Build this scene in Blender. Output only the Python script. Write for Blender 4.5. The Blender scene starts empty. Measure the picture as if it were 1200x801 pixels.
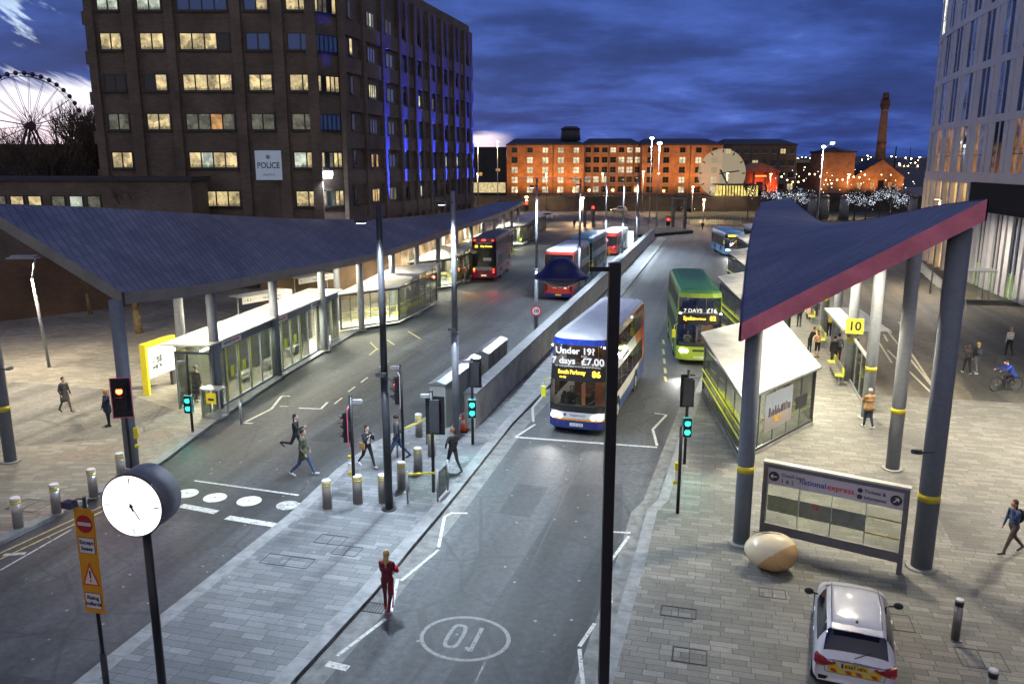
import bpy, math, random
from mathutils import Vector, Matrix
random.seed(7)
R = math.radians
sc = bpy.context.scene
# ------------------------------------------------------------------ camera
cam_d = bpy.data.cameras.new('camera'); cam = bpy.data.objects.new('camera', cam_d)
sc.collection.objects.link(cam); sc.camera = cam
cam.location = (0, 0, 11.2); cam.rotation_euler = (R(90-12.3), 0, 0)
cam_d.sensor_width = 36; cam_d.lens = 28.5; cam_d.clip_end = 9000; cam_d.clip_start = 0.1
# ------------------------------------------------------------------ world
w = bpy.data.worlds.new('World'); sc.world = w; w.use_nodes = True
nt = w.node_tree; nt.nodes.clear()
def N(tree, kind, **kw):
    n = tree.nodes.new(kind)
    for k, v in kw.items():
        if k.startswith('i_'):
            key = k[2:]
            key = int(key) if key.isdigit() else key.replace('_', ' ')
            n.inputs[key].default_value = v
        else: setattr(n, k, v)
    return n
def ramp(tree, stops, interp='LINEAR'):
    n = tree.nodes.new('ShaderNodeValToRGB'); cr = n.color_ramp; cr.interpolation = interp
    while len(cr.elements) < len(stops): cr.elements.new(0.5)
    for e, (p, c) in zip(cr.elements, stops):
        e.position = p; e.color = (*c, 1) if len(c) == 3 else c
    return n
def mth(tree, op, a, b=None, clamp=False):
    n = tree.nodes.new('ShaderNodeMath'); n.operation = op; n.use_clamp = clamp
    for i, v in enumerate((a, b)):
        if v is None: continue
        if isinstance(v, (int, float)): n.inputs[i].default_value = v
        else: tree.links.new(v, n.inputs[i])
    return n.outputs[0]
def mixc(tree, f, a, b, mode='MIX'):
    n = tree.nodes.new('ShaderNodeMix'); n.data_type = 'RGBA'; n.blend_type = mode
    for i, v in ((0, f), (6, a), (7, b)):
        if isinstance(v, (int, float)): n.inputs[i].default_value = v
        elif isinstance(v, tuple): n.inputs[i].default_value = (*v, 1) if len(v) == 3 else v
        else: tree.links.new(v, n.inputs[i])
    return n.outputs[2]
def smooth(tree, v, lo, hi):
    n = tree.nodes.new('ShaderNodeMapRange'); n.interpolation_type = 'SMOOTHSTEP'
    tree.links.new(v, n.inputs[0]); n.inputs[1].default_value = lo; n.inputs[2].default_value = hi
    return n.outputs[0]
def build_world():
    L = nt.links.new
    tc = N(nt, 'ShaderNodeTexCoord'); sep = N(nt, 'ShaderNodeSeparateXYZ'); L(tc.outputs['Generated'], sep.inputs[0])
    x, y, z = sep.outputs
    zz = mth(nt, 'MAXIMUM', z, 0.0)
    den = mth(nt, 'ADD', zz, 0.14)
    cb = N(nt, 'ShaderNodeCombineXYZ'); L(mth(nt, 'DIVIDE', x, den), cb.inputs[0]); L(mth(nt, 'DIVIDE', y, den), cb.inputs[1])
    n1 = N(nt, 'ShaderNodeTexNoise', i_Scale=0.75, i_Detail=7.0, i_Roughness=0.55, i_Distortion=0.35); L(cb.outputs[0], n1.inputs[0])
    n2 = N(nt, 'ShaderNodeTexNoise', i_Scale=2.4, i_Detail=6.0, i_Roughness=0.6); L(cb.outputs[0], n2.inputs[0])
    az = mth(nt, 'ARCTAN2', x, y)
    cloud = ramp(nt, [(0.32, (0.115, 0.21, 0.62)), (0.42, (0.046, 0.098, 0.38)), (0.53, (0.020, 0.047, 0.20)), (0.68, (0.011, 0.023, 0.095))])
    mixn = mth(nt, 'ADD', mth(nt, 'MULTIPLY', n1.outputs[0], 0.7), mth(nt, 'MULTIPLY', n2.outputs[0], 0.3))
    L(mixn, cloud.inputs[0])
    # long torn gaps towards the sunset (left), where the bright sky shows through
    cb2 = N(nt, 'ShaderNodeCombineXYZ'); L(mth(nt, 'MULTIPLY', az, 3.2), cb2.inputs[0])
    L(mth(nt, 'ADD', mth(nt, 'MULTIPLY', z, 11.0), mth(nt, 'MULTIPLY', az, 4.4)), cb2.inputs[1])
    n3 = N(nt, 'ShaderNodeTexNoise', i_Scale=1.25, i_Detail=8.0, i_Roughness=0.6, i_Distortion=0.7); L(cb2.outputs[0], n3.inputs[0])
    gap = smooth(nt, n3.outputs[0], 0.485, 0.55)
    side = mth(nt, 'SUBTRACT', 1.0, smooth(nt, az, R(-27.5), R(-21)))
    low = mth(nt, 'SUBTRACT', 1.0, smooth(nt, z, 0.13, 0.20))
    gap = mth(nt, 'MULTIPLY', mth(nt, 'MULTIPLY', gap, side), low)
    base = mth(nt, 'MULTIPLY', side, mth(nt, 'SUBTRACT', 1.0, smooth(nt, mth(nt, 'ADD', z, mth(nt, 'MULTIPLY', mth(nt, 'SUBTRACT', n3.outputs[0], 0.5), 0.10)), 0.070, 0.086)))
    gap = mth(nt, 'MAXIMUM', gap, base)
    # a second small pink gap low over the dock
    d2 = mth(nt, 'ABSOLUTE', mth(nt, 'SUBTRACT', az, R(-2.6)))
    g2 = mth(nt, 'MULTIPLY', mth(nt, 'SUBTRACT', 1.0, smooth(nt, d2, R(0.8), R(3.0))), mth(nt, 'SUBTRACT', 1.0, smooth(nt, mth(nt, 'ADD', z, mth(nt, 'MULTIPLY', n2.outputs[0], 0.012)), 0.038, 0.047)))
    gap = mth(nt, 'MAXIMUM', gap, g2)
    bright = ramp(nt, [(0.0, (0.85, 0.60, 0.66)), (0.055, (0.90, 0.82, 0.92)), (0.15, (0.60, 0.78, 1.0))]); L(zz, bright.inputs[0])
    col = mixc(nt, gap, cloud.outputs[0], bright.outputs[0])
    dk = mth(nt, 'SUBTRACT', 1.0, mth(nt, 'MULTIPLY', smooth(nt, z, 0.06, 0.34), 0.30)); cbk = N(nt, 'ShaderNodeCombineColor'); [L(dk, cbk.inputs[q]) for q in range(3)]; col = mixc(nt, 1.0, col, cbk.outputs[0], 'MULTIPLY')
    # the clouds over the lit city (behind and above the camera) carry its grey glow
    back = mth(nt, 'SUBTRACT', 1.0, smooth(nt, y, -0.75, 0.25))
    glow = ramp(nt, [(0.3, (0.44, 0.43, 0.48)), (0.7, (0.27, 0.265, 0.31))]); L(mixn, glow.inputs[0])
    col = mixc(nt, back, col, glow.outputs[0])
    sky = N(nt, 'ShaderNodeTexSky'); sky.sky_type = 'NISHITA'; sky.sun_disc = False
    sky.sun_elevation = R(-2.5); sky.sun_rotation = R(-42)
    bg1 = N(nt, 'ShaderNodeBackground'); L(col, bg1.inputs[0]); bg1.inputs[1].default_value = 1.0
    bg2 = N(nt, 'ShaderNodeBackground'); L(sky.outputs[0], bg2.inputs[0]); bg2.inputs[1].default_value = 0.05
    add = N(nt, 'ShaderNodeAddShader'); out = N(nt, 'ShaderNodeOutputWorld')
    L(bg1.outputs[0], add.inputs[0]); L(bg2.outputs[0], add.inputs[1]); L(add.outputs[0], out.inputs[0])
build_world()
sun_d = bpy.data.lights.new('sun', 'SUN'); sun_d.energy = 0.10; sun_d.angle = R(40); sun_d.color = (1.0, .86, .80)
sun = bpy.data.objects.new('sun', sun_d); sc.collection.objects.link(sun); sun.rotation_euler = (R(72), 0, R(-42+180))
sc.view_settings.view_transform = 'Standard'; sc.view_settings.look = 'None'
sc.view_settings.exposure = 0.38; sc.view_settings.gamma = 1.0
sc.cycles.use_denoising = True
sc.cycles.max_bounces = 6; sc.cycles.diffuse_bounces = 2; sc.cycles.glossy_bounces = 3
sc.cycles.transmission_bounces = 4; sc.cycles.transparent_max_bounces = 14
sc.cycles.sample_clamp_indirect = 4.0; sc.cycles.caustics_reflective = False; sc.cycles.caustics_refractive = False
LAMP = 2.25     # overall level of the street lighting
# ------------------------------------------------------------------ geometry of the place
F_, CX_, CY_, H_, PT = 950.0, 600.0, 400.5, 11.2, R(12.3)
AN = R(14.3)
def gp(px, py, z=0.0):
    """surveyed ground point seen in the photograph at (px, py)"""
    u = (px-CX_)/F_; v = (CY_-py)/F_
    dy = math.cos(PT)+v*math.sin(PT); dz = -math.sin(PT)+v*math.cos(PT)
    k = (z-H_)/dz
    return (u*k, dy*k)
def at_y(px, py, Y):
    u = (px-CX_)/F_; v = (CY_-py)/F_
    dy = math.cos(PT)+v*math.sin(PT); dz = -math.sin(PT)+v*math.cos(PT)
    k = Y/dy
    return (u*k, H_+dz*k)
def ts(x, y): return (x*math.cos(AN)-y*math.sin(AN), x*math.sin(AN)+y*math.cos(AN))
def xy(t, s): return (t*math.cos(AN)+s*math.sin(AN), -t*math.sin(AN)+s*math.cos(AN))
PV = 0.12   # pavement height
# ------------------------------------------------------------------ materials
MATS = {}
def pbsdf(name):
    m = bpy.data.materials.new(name); m.use_nodes = True
    return m, m.node_tree, m.node_tree.nodes['Principled BSDF']
def mat(name, col, rough=0.5, metal=0.0, var=0.12, scale=6.0, emit=None, es=1.0, bump=0.0, coat=0.0):
    if name in MATS: return MATS[name]
    m, t, b = pbsdf(name)
    b.inputs['Roughness'].default_value = rough; b.inputs['Metallic'].default_value = metal
    b.inputs['Base Color'].default_value = (*col, 1)
    if coat: b.inputs['Coat Weight'].default_value = coat
    if var:
        tc = N(t, 'ShaderNodeTexCoord'); n = N(t, 'ShaderNodeTexNoise', i_Scale=scale, i_Detail=5.0, i_Roughness=0.65)
        t.links.new(tc.outputs['Object'], n.inputs[0])
        lo = tuple(max(0, c*(1-var*1.6)) for c in col); hi = tuple(min(1, c*(1+var)) for c in col)
        r = ramp(t, [(0.3, lo), (0.65, hi)]); t.links.new(n.outputs[0], r.inputs[0])
        t.links.new(r.outputs[0], b.inputs['Base Color'])
        rr = N(t, 'ShaderNodeMapRange'); t.links.new(n.outputs[0], rr.inputs[0])
        rr.inputs[3].default_value = max(0.03, rough-0.12); rr.inputs[4].default_value = min(1, rough+0.12)
        t.links.new(rr.outputs[0], b.inputs['Roughness'])
        if bump:
            bp = N(t, 'ShaderNodeBump', i_Strength=bump, i_Distance=0.02); t.links.new(n.outputs[0], bp.inputs['Height'])
            t.links.new(bp.outputs[0], b.inputs['Normal'])
    if emit:
        b.inputs['Emission Color'].default_value = (*emit, 1); b.inputs['Emission Strength'].default_value = es
    MATS[name] = m; return m
def asphalt(name, col, seed=0.0, patch=0.35):
    m, t, b = pbsdf(name); L = t.links.new
    tc = N(t, 'ShaderNodeTexCoord'); mp = N(t, 'ShaderNodeMapping'); mp.inputs['Location'].default_value = (seed, seed*2, 0); L(tc.outputs['Object'], mp.inputs[0])
    big = N(t, 'ShaderNodeTexNoise', i_Scale=0.16, i_Detail=6.0, i_Roughness=0.6); L(mp.outputs[0], big.inputs[0])
    st = N(t, 'ShaderNodeMapping'); st.inputs['Scale'].default_value = (0.9, 0.06, 1); L(tc.outputs['Object'], st.inputs[0])
    trk = N(t, 'ShaderNodeTexNoise', i_Scale=1.0, i_Detail=4.0); L(st.outputs[0], trk.inputs[0])
    fine = N(t, 'ShaderNodeTexNoise', i_Scale=55.0, i_Detail=3.0, i_Roughness=0.8); L(mp.outputs[0], fine.inputs[0])
    r1 = ramp(t, [(0.3, tuple(c*(1-patch) for c in col)), (0.7, tuple(c*(1+patch) for c in col))]); L(big.outputs[0], r1.inputs[0])
    r2 = ramp(t, [(0.33, (0.60, 0.60, 0.60)), (0.66, (1.35, 1.35, 1.35))]); L(trk.outputs[0], r2.inputs[0])
    r3 = ramp(t, [(0.25, (0.6, 0.6, 0.6)), (0.75, (1.4, 1.4, 1.4))]); L(fine.outputs[0], r3.inputs[0])
    c = mixc(t, 1.0, r1.outputs[0], r2.outputs[0], 'MULTIPLY'); c = mixc(t, 1.0, c, r3.outputs[0], 'MULTIPLY')
    mid = N(t, 'ShaderNodeTexNoise', i_Scale=5.0, i_Detail=8.0, i_Roughness=0.75); L(mp.outputs[0], mid.inputs[0]); r4 = ramp(t, [(0.33, (0.62, 0.62, 0.62)), (0.66, (1.35, 1.35, 1.35))]); L(mid.outputs[0], r4.inputs[0]); c = mixc(t, 1.0, c, r4.outputs[0], 'MULTIPLY')
    wv = N(t, 'ShaderNodeTexVoronoi', i_Scale=0.28); wv.feature = 'DISTANCE_TO_EDGE'; dm = N(t, 'ShaderNodeMapping'); ds_ = mixc(t, 0.06, mp.outputs[0], mid.outputs['Color']); L(ds_, wv.inputs[0]); c = mixc(t, mth(t, 'MULTIPLY', mth(t, 'LESS_THAN', wv.outputs['Distance'], 0.012), 0.35), c, (0.02, 0.02, 0.02))
    # light spots: trodden gum and chips
    vo = N(t, 'ShaderNodeTexVoronoi', i_Scale=1.6); L(mp.outputs[0], vo.inputs[0])
    gum = mth(t, 'MULTIPLY', mth(t, 'LESS_THAN', vo.outputs['Distance'], 0.07), 0.6)
    c = mixc(t, gum, c, (0.32, 0.32, 0.31))
    # dark oil stains
    oil = N(t, 'ShaderNodeTexNoise', i_Scale=0.5, i_Detail=3.0); L(mp.outputs[0], oil.inputs[0])
    c = mixc(t, mth(t, 'MULTIPLY', smooth(t, oil.outputs[0], 0.60, 0.74), 0.55), c, (0.016, 0.016, 0.018))
    L(c, b.inputs['Base Color'])
    rr = N(t, 'ShaderNodeMapRange'); L(big.outputs[0], rr.inputs[0]); rr.inputs[1].default_value = .3; rr.inputs[2].default_value = .7
    rr.inputs[3].default_value = 0.55; rr.inputs[4].default_value = 0.8; L(rr.outputs[0], b.inputs['Roughness'])
    bp = N(t, 'ShaderNodeBump', i_Strength=0.35, i_Distance=0.01); L(fine.outputs[0], bp.inputs['Height']); L(bp.outputs[0], b.inputs['Normal'])
    MATS[name] = m; return m
def paving(name, c1, c2, mortar, bw=0.9, bh=0.3, rot=0.0, seed=0.0, contrast=0.5):
    m, t, b = pbsdf(name); L = t.links.new
    tc = N(t, 'ShaderNodeTexCoord'); mp = N(t, 'ShaderNodeMapping'); mp.inputs['Rotation'].default_value = (0, 0, rot); mp.inputs['Location'].default_value = (seed, 0, 0)
    L(tc.outputs['Object'], mp.inputs[0])
    br = N(t, 'ShaderNodeTexBrick', i_Scale=1.0, i_Mortar_Size=0.009, i_Mortar_Smooth=0.3, i_Bias=0.0)
    br.inputs['Brick Width'].default_value = bw; br.inputs['Row Height'].default_value = bh
    br.inputs['Color1'].default_value = (0, 0, 0, 1); br.inputs['Color2'].default_value = (1, 1, 1, 1); br.inputs['Mortar'].default_value = (0.5, 0.5, 0.5, 1)
    br.offset = 0.37; br.offset_frequency = 3; br.squash = 0.72; br.squash_frequency = 2
    L(mp.outputs[0], br.inputs[0])
    md = tuple((a+b2)/2 for a, b2 in zip(c1, c2)); k = contrast
    lo = tuple(mm*(1-k*0.55) for mm in md); hi = tuple(mm*(1+k) for mm in md)
    r = ramp(t, [(0.0, lo), (0.35, c1), (0.75, c2), (1.0, hi)]); L(br.outputs['Color'], r.inputs[0])
    big = N(t, 'ShaderNodeTexNoise', i_Scale=0.22, i_Detail=6.0, i_Roughness=0.65); L(tc.outputs['Object'], big.inputs[0])
    r2 = ramp(t, [(0.3, (0.66, 0.66, 0.68)), (0.68, (1.18, 1.17, 1.14))]); L(big.outputs[0], r2.inputs[0])
    c = mixc(t, 1.0, r.outputs[0], r2.outputs[0], 'MULTIPLY')
    fn = N(t, 'ShaderNodeTexNoise', i_Scale=30.0, i_Detail=3.0); L(tc.outputs['Object'], fn.inputs[0])
    r3 = ramp(t, [(0.3, (0.82, 0.82, 0.82)), (0.7, (1.15, 1.15, 1.15))]); L(fn.outputs[0], r3.inputs[0])
    c = mixc(t, 1.0, c, r3.outputs[0], 'MULTIPLY')
    c = mixc(t, br.outputs['Fac'], c, mortar)
    sn = N(t, 'ShaderNodeTexNoise', i_Scale=0.9, i_Detail=4.0, i_Distortion=0.5); L(tc.outputs['Object'], sn.inputs[0])
    c = mixc(t, mth(t, 'MULTIPLY', smooth(t, sn.outputs[0], 0.60, 0.72), 0.35), c, tuple(q*0.35 for q in c1))
    vo = N(t, 'ShaderNodeTexVoronoi', i_Scale=1.1); L(tc.outputs['Object'], vo.inputs[0])
    c = mixc(t, mth(t, 'MULTIPLY', mth(t, 'LESS_THAN', vo.outputs['Distance'], 0.035), 0.5), c, (0.5, 0.5, 0.48))
    L(c, b.inputs['Base Color'])
    rr = N(t, 'ShaderNodeMapRange'); L(big.outputs[0], rr.inputs[0]); rr.inputs[3].default_value = 0.4; rr.inputs[4].default_value = 0.85; L(rr.outputs[0], b.inputs['Roughness'])
    bp = N(t, 'ShaderNodeBump', i_Strength=0.5, i_Distance=0.006, invert=True); L(br.outputs['Fac'], bp.inputs['Height']); L(bp.outputs[0], b.inputs['Normal'])
    MATS[name] = m; return m
def brick(name, c1, c2, mortar, sc_=1.0):
    m, t, b = pbsdf(name); L = t.links.new
    tc = N(t, 'ShaderNodeTexCoord'); g = N(t, 'ShaderNodeNewGeometry'); sp = N(t, 'ShaderNodeSeparateXYZ'); L(tc.outputs['Object'], sp.inputs[0])
    cb = N(t, 'ShaderNodeCombineXYZ'); L(mth(t, 'ADD', sp.outputs[0], sp.outputs[1]), cb.inputs[0]); L(sp.outputs[2], cb.inputs[1])
    br = N(t, 'ShaderNodeTexBrick', i_Scale=sc_, i_Mortar_Size=0.012); br.inputs['Brick Width'].default_value = 0.45; br.inputs['Row Height'].default_value = 0.15
    br.inputs['Color1'].default_value = (*c1, 1); br.inputs['Color2'].default_value = (*c2, 1); br.inputs['Mortar'].default_value = (*mortar, 1)
    L(cb.outputs[0], br.inputs[0])
    n = N(t, 'ShaderNodeTexNoise', i_Scale=0.35, i_Detail=6.0); L(tc.outputs['Object'], n.inputs[0])
    r = ramp(t, [(0.3, (0.65, 0.65, 0.65)), (0.7, (1.3, 1.3, 1.3))]); L(n.outputs[0], r.inputs[0])
    L(mixc(t, 1.0, br.outputs[0], r.outputs[0], 'MULTIPLY'), b.inputs['Base Color']); b.inputs['Roughness'].default_value = 0.85
    MATS[name] = m; return m
def glass(name, tint=(0.75, 0.85, 0.8), solid=0.15, scol=(0.05, 0.07, 0.07), rough=0.03):
    m = bpy.data.materials.new(name); m.use_nodes = True; t = m.node_tree; t.nodes.clear(); L = t.links.new
    tr = N(t, 'ShaderNodeBsdfTransparent'); tr.inputs[0].default_value = (*tint, 1)
    gl = N(t, 'ShaderNodeBsdfGlossy'); gl.inputs['Roughness'].default_value = rough
    df = N(t, 'ShaderNodeBsdfDiffuse'); df.inputs[0].default_value = (*scol, 1)
    lw = N(t, 'ShaderNodeLayerWeight', i_Blend=0.25)
    f = mth(t, 'ADD', mth(t, 'MULTIPLY', lw.outputs['Fresnel'], 0.8), 0.04, True)
    m1 = N(t, 'ShaderNodeMixShader'); m1.inputs[0].default_value = solid; L(tr.outputs[0], m1.inputs[1]); L(df.outputs[0], m1.inputs[2])
    m2 = N(t, 'ShaderNodeMixShader'); L(f, m2.inputs[0]); L(m1.outputs[0], m2.inputs[1]); L(gl.outputs[0], m2.inputs[2])
    o = N(t, 'ShaderNodeOutputMaterial'); L(m2.outputs[0], o.inputs[0]); MATS[name] = m; return m
def litwin(name, col, strength, sc_=1.3, dark=0.25, room=False):
    """a lit room behind a pane: lamps, blinds and furniture give an uneven glow"""
    m, t, b = pbsdf(name); L = t.links.new
    tc = N(t, 'ShaderNodeTexCoord'); n = N(t, 'ShaderNodeTexNoise', i_Scale=sc_, i_Detail=4.0, i_Roughness=0.7); L(tc.outputs['Object'], n.inputs[0])
    n2 = N(t, 'ShaderNodeTexVoronoi', i_Scale=sc_*1.3); L(tc.outputs['Object'], n2.inputs[0])
    oi = N(t, 'ShaderNodeObjectInfo'); mp = N(t, 'ShaderNodeMapping'); off = mth(t, 'MULTIPLY', oi.outputs['Random'], 60.0); cc = N(t, 'ShaderNodeCombineXYZ'); L(off, cc.inputs[0]); L(off, cc.inputs[2])
    L(tc.outputs['Object'], mp.inputs[0]); L(cc.outputs[0], mp.inputs['Location']); L(mp.outputs[0], n.inputs[0]); L(mp.outputs[0], n2.inputs[0])
    r = ramp(t, [(0.34, tuple(c*dark for c in col)), (0.5, col), (0.68, tuple(min(1.5, c*1.5) for c in col))]); L(n.outputs[0], r.inputs[0])
    r2 = ramp(t, [(0.0, (0.45, 0.45, 0.45)), (1.0, (1.35, 1.3, 1.2))]); L(n2.outputs['Color'], r2.inputs[0])
    ec = mixc(t, 1.0, r.outputs[0], r2.outputs[0], 'MULTIPLY')
    if room:
        # desks, monitors and people stand dark along the sill; the ceiling lamps show near the head; some blinds hang half down
        sp = N(t, 'ShaderNodeSeparateXYZ'); L(tc.outputs['Object'], sp.inputs[0]); sx = N(t, 'ShaderNodeCombineXYZ'); L(mth(t, 'ADD', mth(t, 'MULTIPLY', sp.outputs[0], 2.6), off), sx.inputs[0])
        nn = N(t, 'ShaderNodeTexNoise', i_Scale=1.6, i_Detail=3.0); L(sx.outputs[0], nn.inputs[0]); sill = mth(t, 'ADD', -1.02, mth(t, 'MULTIPLY', nn.outputs[0], 1.15))
        f = mth(t, 'MULTIPLY', mth(t, 'LESS_THAN', sp.outputs[2], sill), 0.72); ec = mixc(t, f, ec, tuple(c*.12 for c in col))
        bl = mth(t, 'MULTIPLY', mth(t, 'GREATER_THAN', sp.outputs[2], mth(t, 'MULTIPLY', oi.outputs['Random'], 1.3)), 0.45); ec = mixc(t, bl, ec, tuple(c*.9 for c in col))
    L(ec, b.inputs['Emission Color'])
    b.inputs['Emission Strength'].default_value = strength; b.inputs['Base Color'].default_value = (0.03, 0.03, 0.03, 1); b.inputs['Roughness'].default_value = 0.1
    MATS[name] = m; return m
M_asph = asphalt('asphalt_left', (0.052, 0.055, 0.060)); M_asph2 = asphalt('asphalt_right', (0.056, 0.059, 0.064), 31.0)
M_asphb = asphalt('asphalt_buff', (0.135, 0.118, 0.090), 11.0, 0.2)
M_asphd = asphalt('asphalt_dark', (0.038, 0.040, 0.044), 21.0, 0.2)
M_far = asphalt('asphalt_far', (0.07, 0.065, 0.06), 5.0)
M_pavI = paving('granite_setts', (0.13, 0.14, 0.15), (0.195, 0.20, 0.21), (0.05, 0.05, 0.055), 0.78, 0.24, 0.0, 0.0, 0.30)
M_pavL = paving('warm_paving', (0.205, 0.19, 0.16), (0.27, 0.25, 0.215), (0.09, 0.08, 0.065), 0.66, 0.24, R(-14), 3.0, 0.30)
M_pavR = paving('grey_paving', (0.15, 0.145, 0.132), (0.20, 0.195, 0.18), (0.05, 0.05, 0.045), 0.68, 0.22, 0.0, 9.0, 0.30)
M_pavD = paving('dark_paving', (0.115, 0.11, 0.105), (0.15, 0.145, 0.14), (0.05, 0.05, 0.05), 0.68, 0.22, 0.0, 2.0, 0.25)
M_kerb = mat('kerb_granite', (0.22, 0.225, 0.23), 0.7, var=0.2, scale=3)
M_gut = mat('gutter_concrete', (0.17, 0.17, 0.165), 0.85, var=0.3, scale=2.5)
M_conc = mat('concrete', (0.26, 0.255, 0.24), 0.75, var=0.22, scale=1.6, bump=0.2)
M_concd = mat('concrete_weathered', (0.17, 0.16, 0.145), 0.85, var=0.35, scale=1.2, bump=0.2)
def worn(name, col):
    m, t, b = pbsdf(name); L = t.links.new
    tc = N(t, 'ShaderNodeTexCoord'); n = N(t, 'ShaderNodeTexNoise', i_Scale=9.0, i_Detail=6.0, i_Roughness=0.75); L(tc.outputs['Object'], n.inputs[0])
    r = ramp(t, [(0.36, (0.09, 0.09, 0.09)), (0.47, tuple(c*0.8 for c in col)), (0.7, col)]); L(n.outputs[0], r.inputs[0])
    L(r.outputs[0], b.inputs['Base Color']); b.inputs['Roughness'].default_value = 0.7; MATS[name] = m; return m
M_wpaint = worn('road_paint_white', (0.60, 0.60, 0.57)); M_ypaint = worn('road_paint_yellow', (0.55, 0.42, 0.10)); M_fpaint = worn('road_paint_faded', (0.26, 0.265, 0.27))
M_steel = mat('steel_column', (0.30, 0.32, 0.35), 0.5, 0.0, var=0.08)
M_bluecol = mat('column_blue_grey', (0.155, 0.175, 0.215), 0.55, 0.0, var=0.08)
M_galv = mat('galvanised', (0.42, 0.44, 0.46), 0.4, 0.6, var=0.15)
M_black = mat('black_paint', (0.012, 0.012, 0.014), 0.4, 0.0, var=0.1)
M_dark = mat('dark_metal', (0.05, 0.052, 0.06), 0.45, 0.3, var=0.1)
M_ss = mat('stainless', (0.42, 0.40, 0.37), 0.34, 0.8, var=0.05, scale=2)
M_yel = mat('yellow_band', (0.62, 0.50, 0.03), 0.45, var=0.1)
M_yelG = mat('yellow_green', (0.60, 0.62, 0.04), 0.4, var=0.08, emit=(0.6, 0.65, 0.05), es=0.06)
M_white = mat('white_panel', (0.78, 0.78, 0.75), 0.35, var=0.05)
M_offw = mat('white_lit_roof', (0.48, 0.48, 0.45), 0.45, var=0.22, scale=0.9)
M_roofb = mat('slate_dark', (0.03, 0.033, 0.045), 0.7)
M_glassS = glass('shelter_glass', (0.95, 0.97, 0.93), 0.04, (0.45, 0.48, 0.40))
M_glassD = glass('tinted_glass', (0.42, 0.47, 0.50), 0.10, (0.02, 0.02, 0.025))
M_glassC = glass('clear_glass', (0.88, 0.90, 0.86), 0.03, (0.4, 0.4, 0.35))
M_rubber = mat('rubber', (0.015, 0.015, 0.015), 0.8)
M_redE = mat('signal_red', (0.3, 0.01, 0.01), 0.3, var=0, emit=(1.0, 0.03, 0.015), es=6.0)
M_redO = mat('signal_red_flare', (0.3, 0.03, 0.01), 0.3, var=0, emit=(1.0, 0.10, 0.03), es=9.0)
M_grnE = mat('signal_green', (0.02, 0.3, 0.2), 0.3, var=0, emit=(0.02, 1.0, 0.72), es=5.0)
M_off = mat('lens_unlit', (0.03, 0.02, 0.02), 0.2, var=0)
M_lamp = mat('lamp_white', (1, 1, 1), 0.3, var=0, emit=(0.85, 0.95, 1.0), es=12.0)
M_lampW = mat('lamp_warm', (1, 1, 1), 0.3, var=0, emit=(1.0, 0.70, 0.30), es=9.0)
M_amber = mat('led_amber', (0.2, 0.1, 0), 0.3, var=0, emit=(1.0, 0.62, 0.06), es=2.6)
M_text = mat('lettering_dark', (0.03, 0.03, 0.035), 0.5, var=0)
M_textW = mat('lettering_white', (0.85, 0.85, 0.85), 0.5, var=0, emit=(1, 1, 1), es=0.35)
M_textR = mat('lettering_red', (0.6, 0.03, 0.04), 0.5, var=0)
M_textB = mat('lettering_navy', (0.03, 0.05, 0.22), 0.5, var=0)
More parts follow.
